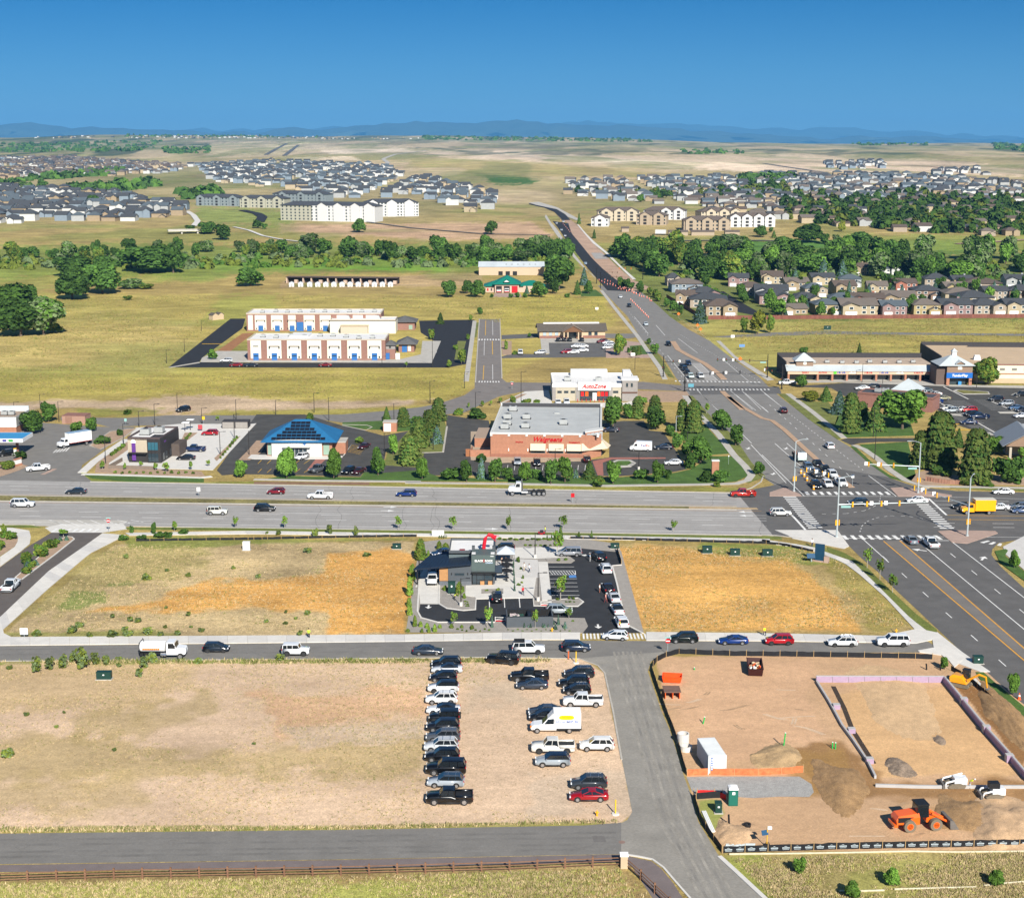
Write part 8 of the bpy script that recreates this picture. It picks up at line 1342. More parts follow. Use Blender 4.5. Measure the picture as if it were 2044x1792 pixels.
trees('G',[(432,105,70,115,'young'),(385,310,90,200,'young'),(410,655,110,190,'young'),(1290,120,60,90,'young'),(213,870,60,140,'young'),(475,800,60,90,'young')],'near the coffee shop lot')
trees('F',[(1560,860,55,115,'young'),(1822,870,75,170,'young')],'in the gravel before the coffee drive')
trees('E',[(1360,120,50,80,'young'),(1835,95,50,95,'young'),(1025,130,30,50,'young'),(495,160,80,60,'young')],'on the highway verge at the left')
trees('H',[(820,405,75,160,'young'),(920,495,75,165,'young'),(1018,595,85,150,'young'),(1968,405,90,140,'light')],'on the avenue verge by the orange straw field')
trees('L',[(1935,560,130,220,'light')],'on the verge by the excavator')
trees('M',[(1605,1165,150,180,'light')],'staked in the foreground grass')
trees('N',[(720,1270,180,190,'light'),(330,1390,200,160,'light'),(1760,1275,160,170,'light')],'in the foreground grass at the lower right')
trees('L',[(1250,300,110,120,'light')],'shrub by the silt fence corner')
# street furniture, building site, people
def T(name,label,cat,k,x,y,rz=0,group=None):return thing(name,label,cat,P(zz(k,(x,y))),rz,group)
galv=mat('galvanised_steel',(.42,.47,.48),.45,.06,1,metal=.2);sigy=mat('signal_yellow',(.75,.36,.01),.5,.04);lens=[mat('lens_'+n,c,.3,0)for n,c in(('red',(.25,.01,.01)),('amber',(.3,.13,.01)),('green',(.01,.16,.06)))]
def sighead(root,loc,rz,m):
 h=MB().bx(-.17,.17,-.1,.12,-.55,.55).mesh('signal_head',m);o=put('signal_head',h,root,loc,rz)
 for i in range(3):put('lens',mesh_of(('lens',i),lambda:MB().tube((0,-.13,0),(0,-.1,0),.12,None,10).mesh('lens',lens[i])),o,(0,0,.35-.35*i))
def signal(k,x,y,armlen,ang,heads,label,h=9.2,m=galv,hm_=sigy,lum=None,sign=True,hz=6.2,face=0):
 r=T('traffic_signal',label,'traffic light',k,x,y);a=R(ang);d=Vector((math.cos(a),math.sin(a),0))
 MB().tube((0,0,0),(0,0,h),.2,.13,10).tube((0,0,0),(0,0,.4),.32,None,10).mk('pole',m,r);MB().tube((0,0,hz),tuple(d*armlen+Vector((0,0,hz+.5))),.13,.06,8).mk('mast_arm',m,r)
 for f in heads:sighead(r,d*armlen*f+Vector((0,-.16,hz+.5*f)),R(face),hm_)
 sighead(r,(-.3,-.2,3.2),R(face),hm_);sighead(r,(.35,0,3.2),R(face+90),hm_)
 if sign:put('street_name_sign',MB().bx(-1.0,1.0,-.03,.03,-.22,.22).mesh('street_name_sign',mat('sign_teal',(.25,.45,.42),.5,.05)),r,d*1.6+Vector((0,-.1,hz-.45)),a if abs(math.sin(a))<.5 else 0)
 if lum is not None:l=Vector((math.cos(R(lum)),math.sin(R(lum)),0));MB().path([(0,0,h),tuple(l*1.2+Vector((0,0,h+.35))),tuple(l*2.4+Vector((0,0,h+.4)))],.06).mk('lamp_arm',m,r);put('lamp',MB().rot((0,0,0),(.8,.3,.12),R(lum)).mesh('lamp',m),r,l*2.7+Vector((0,0,h+.38)))
 for f in heads[1:3]:put('lane_sign',mesh_of('lsign',lambda:MB().bx(-.35,.35,-.03,.03,-.42,.42).mesh('lane_sign',whitel)),r,d*armlen*(f+.05)+Vector((0,-.1,hz+.5*f+.15)))
signal('H',583,165,18.5,0,(.16,.32,.48,.68),'silver signal mast at the near left corner with arm over the south road',h=12.4,lum=20,hz=7.0,face=180)
signal('D',1217,780,12,178,(.5,.74,.98),'silver signal mast on the far right island with arm to the left',h=12.0,lum=175,hz=6.4)
signal('D',250,768,14,-62,(.3,.5,.7,.85),'silver signal mast at the far left island with yellow heads slanting to us',h=12.0,lum=20,hz=6.0,sign=False,face=90)
signal('H',1600,158,17,118,(.35,.55,.75,.95),'silver signal mast on the right island with arm reaching back',h=12.4,lum=60,hz=6.6,sign=False,face=-90)
signal('V',985,1500,6,-30,(.6,.95),'black signal mast at the far left of the upper crossing',h=7.5,m=blackm,hm_=blackm,sign=False,hz=5.4)
signal('V',1850,1505,18,180,(.35,.62,.8,.97),'black signal mast at the far right of the upper crossing',h=8.2,m=blackm,hm_=blackm,hz=5.8)
signal('V',1163,1622,19,2,(.2,.43,.66,.95),'black signal mast at the near left of the upper crossing',h=8.2,m=blackm,hm_=blackm,hz=5.8,sign=False,face=180)
signal('V',1970,1600,6,150,(.6,.95),'black signal mast at the near right of the upper crossing',h=8.2,m=blackm,hm_=blackm,hz=5.4,sign=False)
for x,y,lb in((430,725,'left'),(463,765,'middle'),(815,690,'right')):
 r=T('utility_pole','black temporary pole with cable at the avenue works, %s one'%lb,'pole','V',x,y);MB().tube((0,0,0),(0,0,9),.22,.16).mk('pole',blackm,r);MB().tube((0,0,6.5),(-14 if x>800 else 12,0,6.6),.1,.06,6).mk('signal_arm',blackm,r)
 for f in(.5,.75,1):sighead(r,((-14 if x>800 else 12)*f,-.1,6.5),0,mat('orange_sign',(.75,.16,.01),.5,0)if x>800 else blackm)
def lamp(k,x,y,h,lb,arm=1.0,m=None,base=True):
 r=T('street_lamp',lb,'lamp',k,x,y);m=m or mat('bronze_pole',(.03,.027,.025),.5,0);s=ppm(zz(k,(x,y)));hm_=h*ZW[k][2]/2044*.8176/s*1.03
 MB().tube((0,0,0),(0,0,hm_),.11,.07,8).mk('pole',m,r);MB().tube((0,0,hm_-.1),(arm,0,hm_),.05,None,6).mk('arm',m,r);MB().rot((arm+.25,0,hm_),(.75,.32,.1)).mk('lamp',m,r)
 if base:MB().tube((0,0,0),(0,0,.75),.3,None,10).mk('base',conc,r)
LAMPS=[('A',110,138,70,'lamp at the far left field edge'),('A',315,125,115,'tall lamp left of the fuel station tree'),('A',460,225,160,'lamp behind the fuel station enclosure'),('A',1085,265,125,'lamp nearest the taco shop roof corner'),('A',1208,250,165,'tall lamp behind the taco shop'),('A',1385,152,150,'lamp beside the parked black SUV in the field'),('A',1575,240,125,'lamp behind the order canopy'),('A',1842,205,155,'lamp behind the grey bin enclosure'),('A',1828,352,185,'lamp in the taco lot bed'),('A',1718,480,180,'lamp at the lower end of the taco lot bed'),('A',825,552,205,'lamp by the taco patio wall corner'),('A',965,405,165,'lamp left of the taco shop'),('A',1943,480,185,'lamp in the dark lane by the bank'),('B',170,165,110,'lamp behind the bank drive left'),('B',470,150,150,'pair lamp behind the bank'),('B',585,215,180,'lamp behind the bank roof right'),('B',1092,215,135,'lamp by the bank enclosure'),('B',1375,80,85,'lamp at the curve of the back road'),('B',1398,440,120,'lamp on the tree island'),('B',1728,185,190,'lamp behind the drug store'),('B',1018,490,180,'lamp right of the bank bays'),('C',1020,595,150,'lamp in the drug store lot'),('C',368,548,115,'lamp before the drug store windows'),('C',1310,330,150,'green lamp among the drug store trees'),('C',1397,470,170,'lamp by the drug store hedge'),('T',458,690,250,'black lamp in the coffee shop planting'),('T',1145,645,255,'black lamp at the coffee shop walk end'),('T',1118,262,225,'black lamp behind the coffee patio'),('e',535,785,125,'lamp on the field edge left of the north street'),('e',1076,790,185,'lamp left of the parts store'),('e',740,700,95,'short lamp at the north street corner'),('e',1752,590,70,'lamp behind the parts store'),('d',1097,485,75,'lamp on the school lane, nearer one'),('d',990,552,80,'lamp at the school lane corner'),('d',1197,360,60,'lamp on the school lane, farther one'),('e',250,572,60,'lamp on the school front lane'),('e',550,575,160,'flag pole lamp at the school lot'),('D',880,515,225,'dark lamp on the walk by the mall drive'),('D',868,340,220,'slim lamp beside the mall lawn'),('U',740,905,150,'lamp in front of the strip mall'),('U',100,905,130,'lamp at the strip mall corner'),('W',1450,240,180,'lamp beside the store tower tree'),('W',280,190,110,'lamp before the strip mall windows')]
for k,x,y,h,lb in LAMPS:lamp(k,x,y,h,lb,1.0,galv if 'green' in lb else None,k in 'TC')
def sign(k,x,y,h,label,kind='stop',w=.75,m=None):
 r=T('stop_sign' if kind=='stop' else 'sign',label,'sign',k,x,y);MB().tube((0,0,0),(0,0,h),.035,None,6).mk('post',galv,r)
 if kind=='stop':
  n=8;MB().add([(math.cos(R(22.5+45*i))*.42,-.05,h+math.sin(R(22.5+45*i))*.42)for i in range(n)],[tuple(range(n))]).mk('plate',redl,r);MB().bx(-.32,.32,-.075,-.06,h-.07,h+.07).mk('white_bar',whitel,r);MB().bx(-.5,.5,-.04,.0,h+.48,h+.66).mk('street_name_plate',MATS['sign_teal'],r)
 else:MB().bx(-w/2,w/2,-.05,-.02,h-min(.6*w,.55),h+min(.6*w,.55)).mk('plate',m or whitel,r)
sign('E',850,128,2.6,'red stop sign with green name plate at the side street mouth');sign('G',1245,1078,2.3,'red stop sign at the lane corner by the silt fence');sign('e',1022,705,1.8,'small red stop sign left of the parts store')
for k,x,y,h,lb,w,m in(('A',1550,808,1.8,'square wrong-way sign in the highway median at the left',.8,whitel),('C',505,855,1.8,'red wrong-way sign in the highway median before the drug store',.8,redl),('D',705,735,2.8,'white lane sign on the avenue median by the queue',.7,whitel),('E',190,950,1.2,'small white sale sign at the field corner',1.3,whitel),('f',368,470,1.5,'blue and white board sign in the field by the avenue',2.2,mat('board_blue',(.12,.25,.5),.6,.1)),('f',313,415,1.6,'white board sign near the side street',1.5,whitel),('e',1526,245,1.5,'white board sign in the field above the clinic',1.4,whitel),('e',1740,522,1.5,'white sign at the clinic hedge',1.6,whitel),('V',1215,1625,2.2,'blue board at the parts store corner',1.8,mat('board_teal',(.1,.3,.38),.6,.1)),('C',1720,555,2.2,'white post sign on the lawn by the brick sign',.25,whitel),('A',1588,240,1.8,'yellow sign by the taco order lane',.8,painty2),('F',1435,155,.7,'wide white banner on the walk behind the coffee shop',2.5,whitel),('A',980,245,1.4,'small pale green sign at the drive mouth',.7,MATS['sign_teal'])):sign(k,x,y,h,lb,'plate',w,m)
u,w_=frame('brick_monument_sign','tall brick monument sign on the drug store corner lawn','sign','C',(1590,630),(1645,630));box(u,'body',brickm,0,w_,0,1,0,3.2);box(u,'cap',MATS['pale_coping'],-.1,w_+.1,-.1,1.1,3.2,3.5)
u,w_=frame('solar_sign_board','dark blue sign board with slanted solar panel on pink stone base','sign','H',(395,350),(520,365));box(u,'board',mat('board_navy',(.01,.05,.10),.3,.1),.4,w_-.9,0,.25,.3,3.6);box(u,'stone_pier',pinkconc,w_-.9,w_,-.2,.6,0,1.2);box(u,'base',pinkconc,0,w_,-.1,.4,0,.3);MB().rot((-.2,-.6,1.2),(1.6,.08,1.0),.5,-.6).mk('solar_panel',mat('solar_blue',(.02,.07,.14),.25,.1),u);box(u,'post',galv,-.2,0,-.5,-.3,0,.9)
u,w_=frame('stone_wall','curved red stone entrance wall at the mall corner','wall','D',(1285,690),(1690,715))
for i in range(20):t_=i/19;MB().rot((w_*t_,1.2-2.2*math.sin(t_*math.pi),.5),(w_/19*.97,.5,1.0+.15*(i%2)),math.cos(t_*math.pi)*-.25).mk('stone_block',mat('red_stone',(.30,.16,.11),.9,.2,1.5,rnd=.15),u)
bar=MB().tube((0,0,0),(0,0,1.0),.28,.22,10).mesh('drum',mat('barrel_yellow',(.8,.35,.01),.6,.05));brl=MB().tube((0,0,.55),(0,0,.72),.265,.255,10).mesh('white_band',whitel)
for i,(x,y)in enumerate(((305,625),(330,650),(352,682),(378,708),(404,750))):
 r=T('traffic_drum','yellow traffic drum, %s from the back of the row beside the queue'%ORD[i],'traffic drum','D',x,y,0,'drums beside the queue');put('drum',bar,r);put('white_band',brl,r)
cone=MB().tube((0,0,.05),(0,0,1.0),.22,.05,8).bx(-.25,.25,-.25,.25,0,.05).mesh('cone',mat('cone_orange',(.85,.13,.03),.6,.05));cbd=MB().tube((0,0,.5),(0,0,.7),.17,.13,8).mesh('white_band',whitel);rc_=random.Random(4)
for i in range(64):
 f=i/63;
 if i<22:p=(500+280*f*63/22*.9-60*(i%2),700+90*f*63/22+rc_.uniform(-8,8))
 elif i<44:t_=(i-22)/22;p=(620+300*t_+rc_.uniform(-12,12),750+130*t_+rc_.uniform(-10,10))
 elif i<56:t_=(i-44)/12;p=(715+160*t_,860+160*t_)
 else:t_=(i-56)/8;p=(130+90*t_,200+110*t_)
 r=T('traffic_cone','orange traffic cone at the avenue works','traffic cone','V',*p,0,'cones at the avenue works');put('cone',cone,r);put('white_band',cbd,r)
r=T('traffic_cone','orange cone on the verge at the right edge by the excavator','traffic cone','L',1995,600);put('cone',cone,r);put('white_band',cbd,r)
for x,y,lb in((1113,1000,'left'),(1295,1130,'middle, by the side street'),(1625,1380,'right, on the field walk'),(1270,1095,'double')):
 r=T('works_sign','orange diamond works sign along the avenue, %s one'%lb,'sign','V',x,y);MB().rot((0,0,1.4),(1.1,.04,1.1),0,0,R(45)).mk('plate',MATS['orange_sign'],r);MB().tube((0,0,0),(0,0,1.4),.04).mk('stand',galv,r)
rw=mat('fence_timber',(.20,.105,.06),.85,.2,3,rnd=.15)
def railfence(pts,label,step=3.05):
 q=[P(p,0)for p in pts];L=sum((b-a).length for a,b in zip(q[:-1],q[1:]));n=int(L/step)+1;q=resample(q,n);r=thing('rail_fence',label,'fence',q[0]);o=q[0]
 pm_=MB().bx(-.1,.1,-.1,.1,0,1.3).mesh('post',rw)
 for i,p in enumerate(q):
  put('post',pm_,r,p-o)
  if i<n-1:
   for z in(.35,.72,1.1):MB().tube(p-o+Vector((0,-.09,z+random.uniform(-.03,.03))),q[i+1]-o+Vector((0,-.09,z+random.uniform(-.03,.03))),.06,.055,6).mk('rail',rw,r)
railfence([(-60,1762),(240,1753),(654,1747),(1000,1738),(1238,1728)],'brown three-rail timber fence along the bottom trail');railfence([(1250,1730),(1275,1752),(1330,1805),(1400,1870)],'short brown rail fence slanting down at the trail bend')
r=T('stone_pillar','square tan stone pillar with white cap at the fence corner','pillar','Q',1848,680);MB().bx(-.4,.4,-.4,.4,0,1.5).mk('shaft',stucco,r);MB().bx(-.48,.48,-.48,.48,1.5,1.65).mk('cap',whitel,r)
sfm=mat('silt_fabric',(.012,.013,.016),.7,.2,2);stake=mat('pale_stake',(.45,.30,.14),.8,.1);prn=mat('print_white',(.45,.52,.55),.6,0)
def silt(pts,label,h=.85,step=2.6,print_=False,m=None,name='silt_fence'):
 q=[P(p,0)for p in pts];L=sum((b-a).length for a,b in zip(q[:-1],q[1:]));n=int(L/step)+1;q=resample(q,n);r=thing(name,label,'fence',q[0]);o=q[0].copy()
 sm=MB().bx(-.03,.03,-.03,.03,0,h+.25).mesh('stake',stake)
 for i,p in enumerate(q):
  put('stake',sm,r,p-o+Vector((0,-.04,0)))
  if i==n-1:break
  a,b=p-o,q[i+1]-o;zs=[h+random.uniform(-.08,.05)for _ in range(4)];w=[Vector((0,random.uniform(-.07,.07),0))for _ in range(4)];pp=[a.lerp(b,t_/3)+w[t_]for t_ in range(4)];pp[0]=a;pp[3]=b;zs[0]=zs[3]=h
  vs_=[(v.x,v.y,0)for v in pp]+[(v.x,v.y,z)for v,z in zip(pp,zs)];pn=MB().add(vs_,[(k,k+1,k+5,k+4)for k in range(3)]).mk('fabric_panel',m or sfm,r)
  if print_:
   for f in(.28,.78):
    c=a.lerp(b,f);d=(b-a).normalized();mb=MB()
    for k in range(6):e0=c+d*(-.42+k*.145);e1=e0+d*.11;mb.add([(e0.x,e0.y-.09,.36),(e1.x,e1.y-.09,.36),(e1.x,e1.y-.09,.52),(e0.x,e0.y-.09,.52)],[(0,1,2,3)])
    e0,e1,e2=c-d*.3,c,c+d*.2;mb.add([(e0.x,e0.y-.09,.56),(e1.x,e1.y-.09,.68),(e2.x,e2.y-.09,.56),(e1.x,e1.y-.09,.62)],[(0,3,1),(3,2,1)]);e0,e1=c-d*.38,c+d*.38;mb.add([(e0.x,e0.y-.09,.22),(e1.x,e1.y-.09,.22),(e1.x,e1.y-.09,.27),(e0.x,e0.y-.09,.27)],[(0,1,2,3)]);mb.mk('logo_print',prn,pn)
silt(zz('K',[(400,145),(300,165),(200,205),(150,245),(128,320),(180,480),(230,620),(290,790),(340,905),(370,1000),(400,1100),(440,1250),(470,1350)]),'black silt fence curving along the lane at the site edge');silt(zz('K',[(400,145),(900,165),(1400,170),(2044,180)])+zz('L',[(560,185),(1060,195),(1130,200)]),'black silt fence along the lower street at the site top')
silt(zz('M',[(545,380),(570,480),(620,640),(700,770),(835,950)]),'black silt fence slanting down at the site lower left');silt([(1441,1702),(1480,1700.5),(1684,1694),(1900,1690),(2080,1687)],'black printed silt fence along the bottom of the site',print_=True)
silt(zz('M',[(570,410),(700,405),(830,395)]),'short black silt fence by the green toilet');silt(zz('F',[(0,182),(640,168),(1000,162),(1270,160)]),'low black silt fence behind the left straw field',.5);silt(zz('E',[(1060,195),(1500,188),(2044,182)]),'low black silt fence at the upper left field edge',.5);silt(zz('G',[(485,178),(1100,190),(2044,215)])+zz('H',[(200,235),(400,280)]),'low black silt fence behind the right straw field',.55)
silt(zz('L',[(1310,310),(1480,400),(1750,640),(2100,960)]),'black silt fence between trench and avenue walk',.8);silt(zz('G',[(850,265),(870,330),(885,378)]),'short dark fence flap at the coffee lot corner',.9)
onet=mat('orange_netting',(.55,.16,.06),.7,.3,2);silt(zz('M',[(480,175),(700,165),(1000,170),(1300,170),(1640,140)]),'sagging orange netting fence above the crushed rock',.9,3,m=onet,name='netting_fence');silt(zz('M',[(580,370),(800,372),(870,420)]),'small red netting by the green toilet',.7,2,m=mat('red_netting',(.55,.02,.02),.7,.2),name='netting_fence')
wm=mat('straw_wattle',(.55,.50,.36),.9,.15,2)
for i,(pts,lb)in enumerate(((zz('M',[(900,965),(1400,960),(2044,950)])+zz('N',[(500,945),(900,935),(1300,945),(2100,935)]),'long white straw wattle below the printed silt fence'),(zz('N',[(200,1332),(450,1332),(650,1325)]),'short white wattle in the foreground grass, left piece'),(zz('N',[(750,1315),(1100,1305),(1570,1293)]),'white wattle in the foreground grass, middle piece'),(zz('N',[(1640,1280),(1800,1260),(2100,1235)]),'white wattle in the foreground grass, right piece'))):
 q=[P(p,0)+Vector((0,0,.1))for p in pts];o=q[0];tag(MB().path([tuple(p-o)for p in resample(q,14)],.11,6).mk('straw_wattle',wm,None,o),lb,'wattle')
sheet('crushed_rock_pad',zz('M',[(475,190),(700,185),(1600,185),(1720,260),(1745,340),(1700,390),(1400,385),(1150,400),(1000,390),(860,360),(560,370),(520,310)]),rock,.03)
dirtm=mat('mound_dirt',(.52,.345,.20),.95,.2,.8,fine=.3,bump=.8);dirtd=mat('mound_dark',(.31,.19,.09),.95,.25,.8,fine=.35,bump=.9)
def mound(k,x,y,rx,ry,h,m,label,seed,n=40):
 q=P(zz(k,(x,y)));r=np.random.RandomState(seed);g=np.linspace(-1,1,n);vs_=[]
 for j in g:
  for i in g:d=math.hypot(i,j)*(.8+.75*vnoise(np.array([math.atan2(j,i)*1.6+seed*5]),np.array([d_*2 for d_ in[math.hypot(i,j)]]))[0]);z=max(0,1-d*d)**1.3*h*(.75+.5*vnoise(np.array([i*2.5+seed]),np.array([j*2.5]))[0])+r.uniform(-.11,.11)*h*(d<.97);vs_.append((i*rx,j*ry,z-.02-.1*(d>.98)))
 tag(MB().add(vs_,[(j*n+i,j*n+i+1,(j+1)*n+i+1,(j+1)*n+i)for j in range(n-1)for i in range(n-1)]).mk('dirt_mound',m,None,q,True),label,'dirt mound')
mound('K',1400,1170,4.2,5,.6,mat('mound_grey',(.42,.285,.15),.95,.2,.8,fine=.3,bump=.9),'grey brown dirt heap above the orange netting',1);mound('N',200,300,4.0,9,.65,dirtd,'dark brown dirt heap left of the foundation corner',2);mound('N',1450,560,4.5,6,.55,dirtd,'dark fresh dirt heap in front of the loader bucket',3);mound('N',1900,690,6,9,1.0,dirtm,'large pale dirt mound at the right frame edge',4);mound('L',800,580,7,16,.4,mat('mound_pale',(.55,.37,.205),.95,.15,.8,fine=.3,bump=.9),'broad pale rough dirt heap inside the foundation',5);mound('L',790,1270,2.2,4,.5,mat('rubble_dark',(.24,.18,.13),.95,.4,2,fine=.4),'small dark rubble heap in the foundation corner',6);mound('L',1200,1010,1.1,2.2,.3,mat('rubble_dark',(.14,.11,.09)),'tiny rubble heap in the middle of the foundation',7);mound('L',1900,800,3.2,15,1.0,dirtd,'long dark spoil bank beside the avenue verge',8);mound('M',930,760,3,4,.5,dirtm,'small dirt mound behind the solar camera mast',9)
cw=mat('fresh_concrete',(.42,.41,.40),.85,.08,1);foam=mat('purple_foam',(.36,.26,.36),.8,.12,1.5);
def fwall(pts,label,h,foam_y,step=2.4):
 q=[P(p,0)for p in pts];L=sum((b-a).length for a,b in zip(q[:-1],q[1:]));n=max(2,int(L/step)+1);q=resample(q,n);r=thing('foundation_wall',label,'wall',q[0]);o=q[0].copy()
 for a,b in zip(q[:-1],q[1:]):
  d=(b-a);c=(a+b)/2-o;L_=d.length;rz=math.atan2(d.y,d.x);MB().rot((0,0,h/2-.1),(L_,.28,h+.2)).mk('concrete_section',cw,r,c).rotation_euler[2]=rz
  if foam_y:n_=Vector((d.y,-d.x,0)).normalized()*.19*foam_y;MB().rot((0,0,h/2-.05),(L_*.97,.08,h-.04)).mk('foam_panel',foam,r,c+n_).rotation_euler[2]=rz
fwall(zz('K',[(1765,425)])+zz('L',[(1245,428)]),'rear foundation wall with purple foam panels',1.0,1);fwall(zz('L',[(1250,432),(1420,640),(1640,910),(1880,1180),(2100,1440)]),'right foundation wall with dark purple foam side',1.0,1);fwall(zz('K',[(1775,440),(1900,640),(2030,880)])+zz('L',[(330,1010),(480,1230),(560,1390)]),'left low grey foundation wall in jogs',.45,0);fwall(zz('N',[(560,285),(1050,300),(2100,300)]),'front low grey foundation wall near the machines',.4,0)
for i,(k,x,y)in enumerate((('L',1440,650),('L',1665,930),('L',1895,1220),('L',170,690),('L',320,930),('L',500,1230))):r=T('foundation_pier','concrete pier with foam face, %s along the %s wall'%(ORD[i%3],'right' if i<3 else 'left'),'pier',k,x,y);MB().bx(-.5,.5,-.4,.4,0,1.05 if i<3 else .7).mk('core',cw,r);MB().bx(-.48,.48,-.48,-.405,0,1.0 if i<3 else .65).mk('foam_panel',foam,r)
ribbon('trench_shade_strip',zz('L',[(140,470),(250,690),(330,900),(450,1090),(545,1240)]),.7,mat('trench_shadow',(.05,.035,.025),.95,.2),.03,curb=False)  # flat dark strip on the dirt, the trench's inner shade painted as colour
a,b=P(zz('K',(693,1165)),2.59),P(zz('K',(880,1160)),2.59);c=P(zz('K',(580,985)),2.59);rz=math.atan2((c-a).y,(c-a).x)-math.pi/2
r=thing('shipping_container','white ribbed shipping container with blue print on the building site','container',(a.x,a.y,0),rz);wc_=mat('container_white',(.60,.62,.62),.6,.06,1);box(r,'body',wc_,.04,2.4,.04,6.0,.12,2.56)
for i in range(16):MB().bx(0,.04,.2+i*.36,.38+i*.36,.2,2.45).mk('side_rib',wc_,r);MB().bx(.1,2.34,.2+i*.36,.38+i*.36,2.56,2.585).mk('roof_rib',wc_,r)
for i in range(7):MB().bx(.12+i*.32,.3+i*.32,0,.04,.2,2.45).mk('front_rib',wc_,r)
for x in(0,2.34):MB().bx(x,x+.1,-.01,.1,0,2.6).mk('corner_post',wc_,r)
MB().bx(.35,.62,-.03,-.005,.6,2.3).mk('blue_print_panel',MATS['blue_print'],r)
for i in range(5):MB().bx(.4,.57,-.045,-.03,.7+i*.32,.9+i*.32).mk('print_letter',whitel,r)
for x,y,h,lb in((440,1040,1.5,'tall grey concrete manhole ring above the lower one'),(468,1108,.7,'low grey concrete manhole ring beside the container')):
 r=T('manhole_ring',lb,'concrete ring','K',x,y);n=20;MB().loft([[(math.cos(i/n*6.283)*R_,math.sin(i/n*6.283)*R_,z)for i in range(n)]for R_,z in((.82,0),(.82,h),(.66,h),(.66,.1))],cap=False).mk('ring',conc,r,smooth=False)
r=T('portable_toilet','green portable toilet with white roof beside the rock pad','toilet','M',940,478);grn=mat('toilet_green',(.008,.10,.075),.5,.08);MB().bx(-.58,.58,0,1.15,0,2.1).mk('cabin',grn,r);MB().bx(-.5,.5,-.03,0,.12,2.0).mk('door',mat('toilet_door',(.012,.13,.095),.5,.05),r);MB().loft([[(-.6,-.03,2.1),(.6,-.03,2.1),(.6,1.18,2.1),(-.6,1.18,2.1)],[(-.58,0,2.3),(.58,0,2.3),(.58,1.15,2.3),(-.58,1.15,2.3)],[(-.3,.2,2.45),(.3,.2,2.45),(.3,.9,2.45),(-.3,.9,2.45)]]).mk('roof',whitel,r);MB().bx(-.15,.2,-.05,-.03,1.5,1.85).mk('notice',whitel,r)
def cabinet(k,x,y,w,d,h,lb,m=None):r=T('utility_cabinet',lb,'utility box',k,x,y);m=m or mat('cabinet_green',(.012,.045,.035),.5,.1);MB().bx(-w/2,w/2,0,d,.1,h).mk('body',m,r);MB().bx(-w/2-.15,w/2+.15,-.15,d+.15,0,.1).mk('pad',conc_d,r);MB().bx(-w/2-.03,w/2+.03,-.03,d+.03,h,h+.06).mk('lid',m,r);MB().bx(-.12,.12,-.02,0,h*.6,h*.75).mk('label_plate',whitel,r)
for k,x,y,w,h,lb in(('M',795,555,.8,1.3,'green utility cabinet left of the toilet'),('G',835,255,1.7,1.0,'green utility box at the left edge of the right straw field'),('G',1555,292,1.9,1.4,'green transformer, first from left on the right grass strip'),('G',1772,310,1.9,1.3,'green transformer, second from left on the right grass strip'),('H',45,315,2.0,1.3,'green transformer, third from left on the right grass strip'),('F',1113,258,1.7,1.0,'green utility box at the top right of the left straw field'),('I',808,382,2.2,1.2,'dark green utility box near the lower street shrubs'),('T',375,585,1.3,2.2,'tall green transformer before the coffee shop wall'),('E',1920,268,1.4,1.7,'white topped cabinet in the upper left straw field'),('f',877,355,3,1.8,'grey cabinet at the field road'),('L',1590,250,1.5,1.2,'small box machine at the walk corner by the excavator')):cabinet(k,x,y,w,.9,h,lb,whitem if 'white' in lb else None)
pipeg=mat('pipe_green',(.02,.42,.08),.5,.05)
for k,x,y,h,ln,lb in(('K',640,843,1.0,.1,'short green pipe left in the site dirt'),('K',1442,1080,2.1,.1,'tall green pipe in the middle of the site'),('K',1930,1090,.9,0,'green pipe, left of the close pair'),('K',1960,1095,.9,0,'green pipe, right of the close pair'),('K',553,305,.35,0,'stub of green pipe near the site top')):r=T('pipe_stub',lb,'pipe',k,x,y);MB().tube((0,0,0),(ln*2,0,h),.09,None,8).mk('pipe',pipeg,r);MB().tube((ln*2,0,h),(ln*2,0,h+.06),.1,None,8).mk('cap',whitel,r)
for k,x,y,h,lb,m in(('M',900,670,1.35,'black pipe leaning beside the green cabinet',blackm),('L',1072,305,.95,'black post near the silt fence corner, left one',blackm),('L',1210,308,.9,'black post near the silt fence corner, right one',blackm)):r=T('pipe_stub',lb,'pipe',k,x,y);MB().tube((0,0,0),(-.1,0,h),.12,None,8).mk('pipe',m,r);MB().tube((-.1,0,h),(-.1,0,h+.03),.13,None,8).mk('collar',m,r)
for k,x,y,lb in(('J',1520,198,'yellow post in concrete at the lot corner by the street'),('Q',1795,350,'yellow post in concrete at the lower lot corner')):r=T('yellow_bollard',lb,'bollard',k,x,y);MB().tube((0,0,.1),(0,0,1.9),.09,None,8).mk('post',mat('post_yellow',(.72,.48,.03),.5,.05),r);MB().tube((0,0,0),(0,0,.15),.5,.45,12).mk('footing',conc,r)
r=T('orange_post','orange marker post beside the yellow post at the lot corner','post','J',1457,165);MB().tube((0,0,0),(0,0,1.3),.09,.1,8).mk('post',MATS['cone_orange'],r);MB().bx(-.12,.12,-.12,.12,0,.08).mk('base',trimm,r)
for k,x,y,lb in(('Q',1680,360,'yellow hydrant near the lower lot corner'),('T',1270,920,'orange hydrant in the coffee shop gravel bed'),('H',1047,910,'orange hydrant by the right straw field corner')):r=T('fire_hydrant',lb,'hydrant',k,x,y);m_=mat('hydrant_yellow',(.75,.36,.02),.5,.05);MB().tube((0,0,0),(0,0,.6),.13,.12,10).tube((0,0,.6),(0,0,.78),.12,.03,10).mk('barrel',m_,r);MB().tube((-.24,0,.45),(.24,0,.45),.07,None,8).mk('nozzles',m_,r)
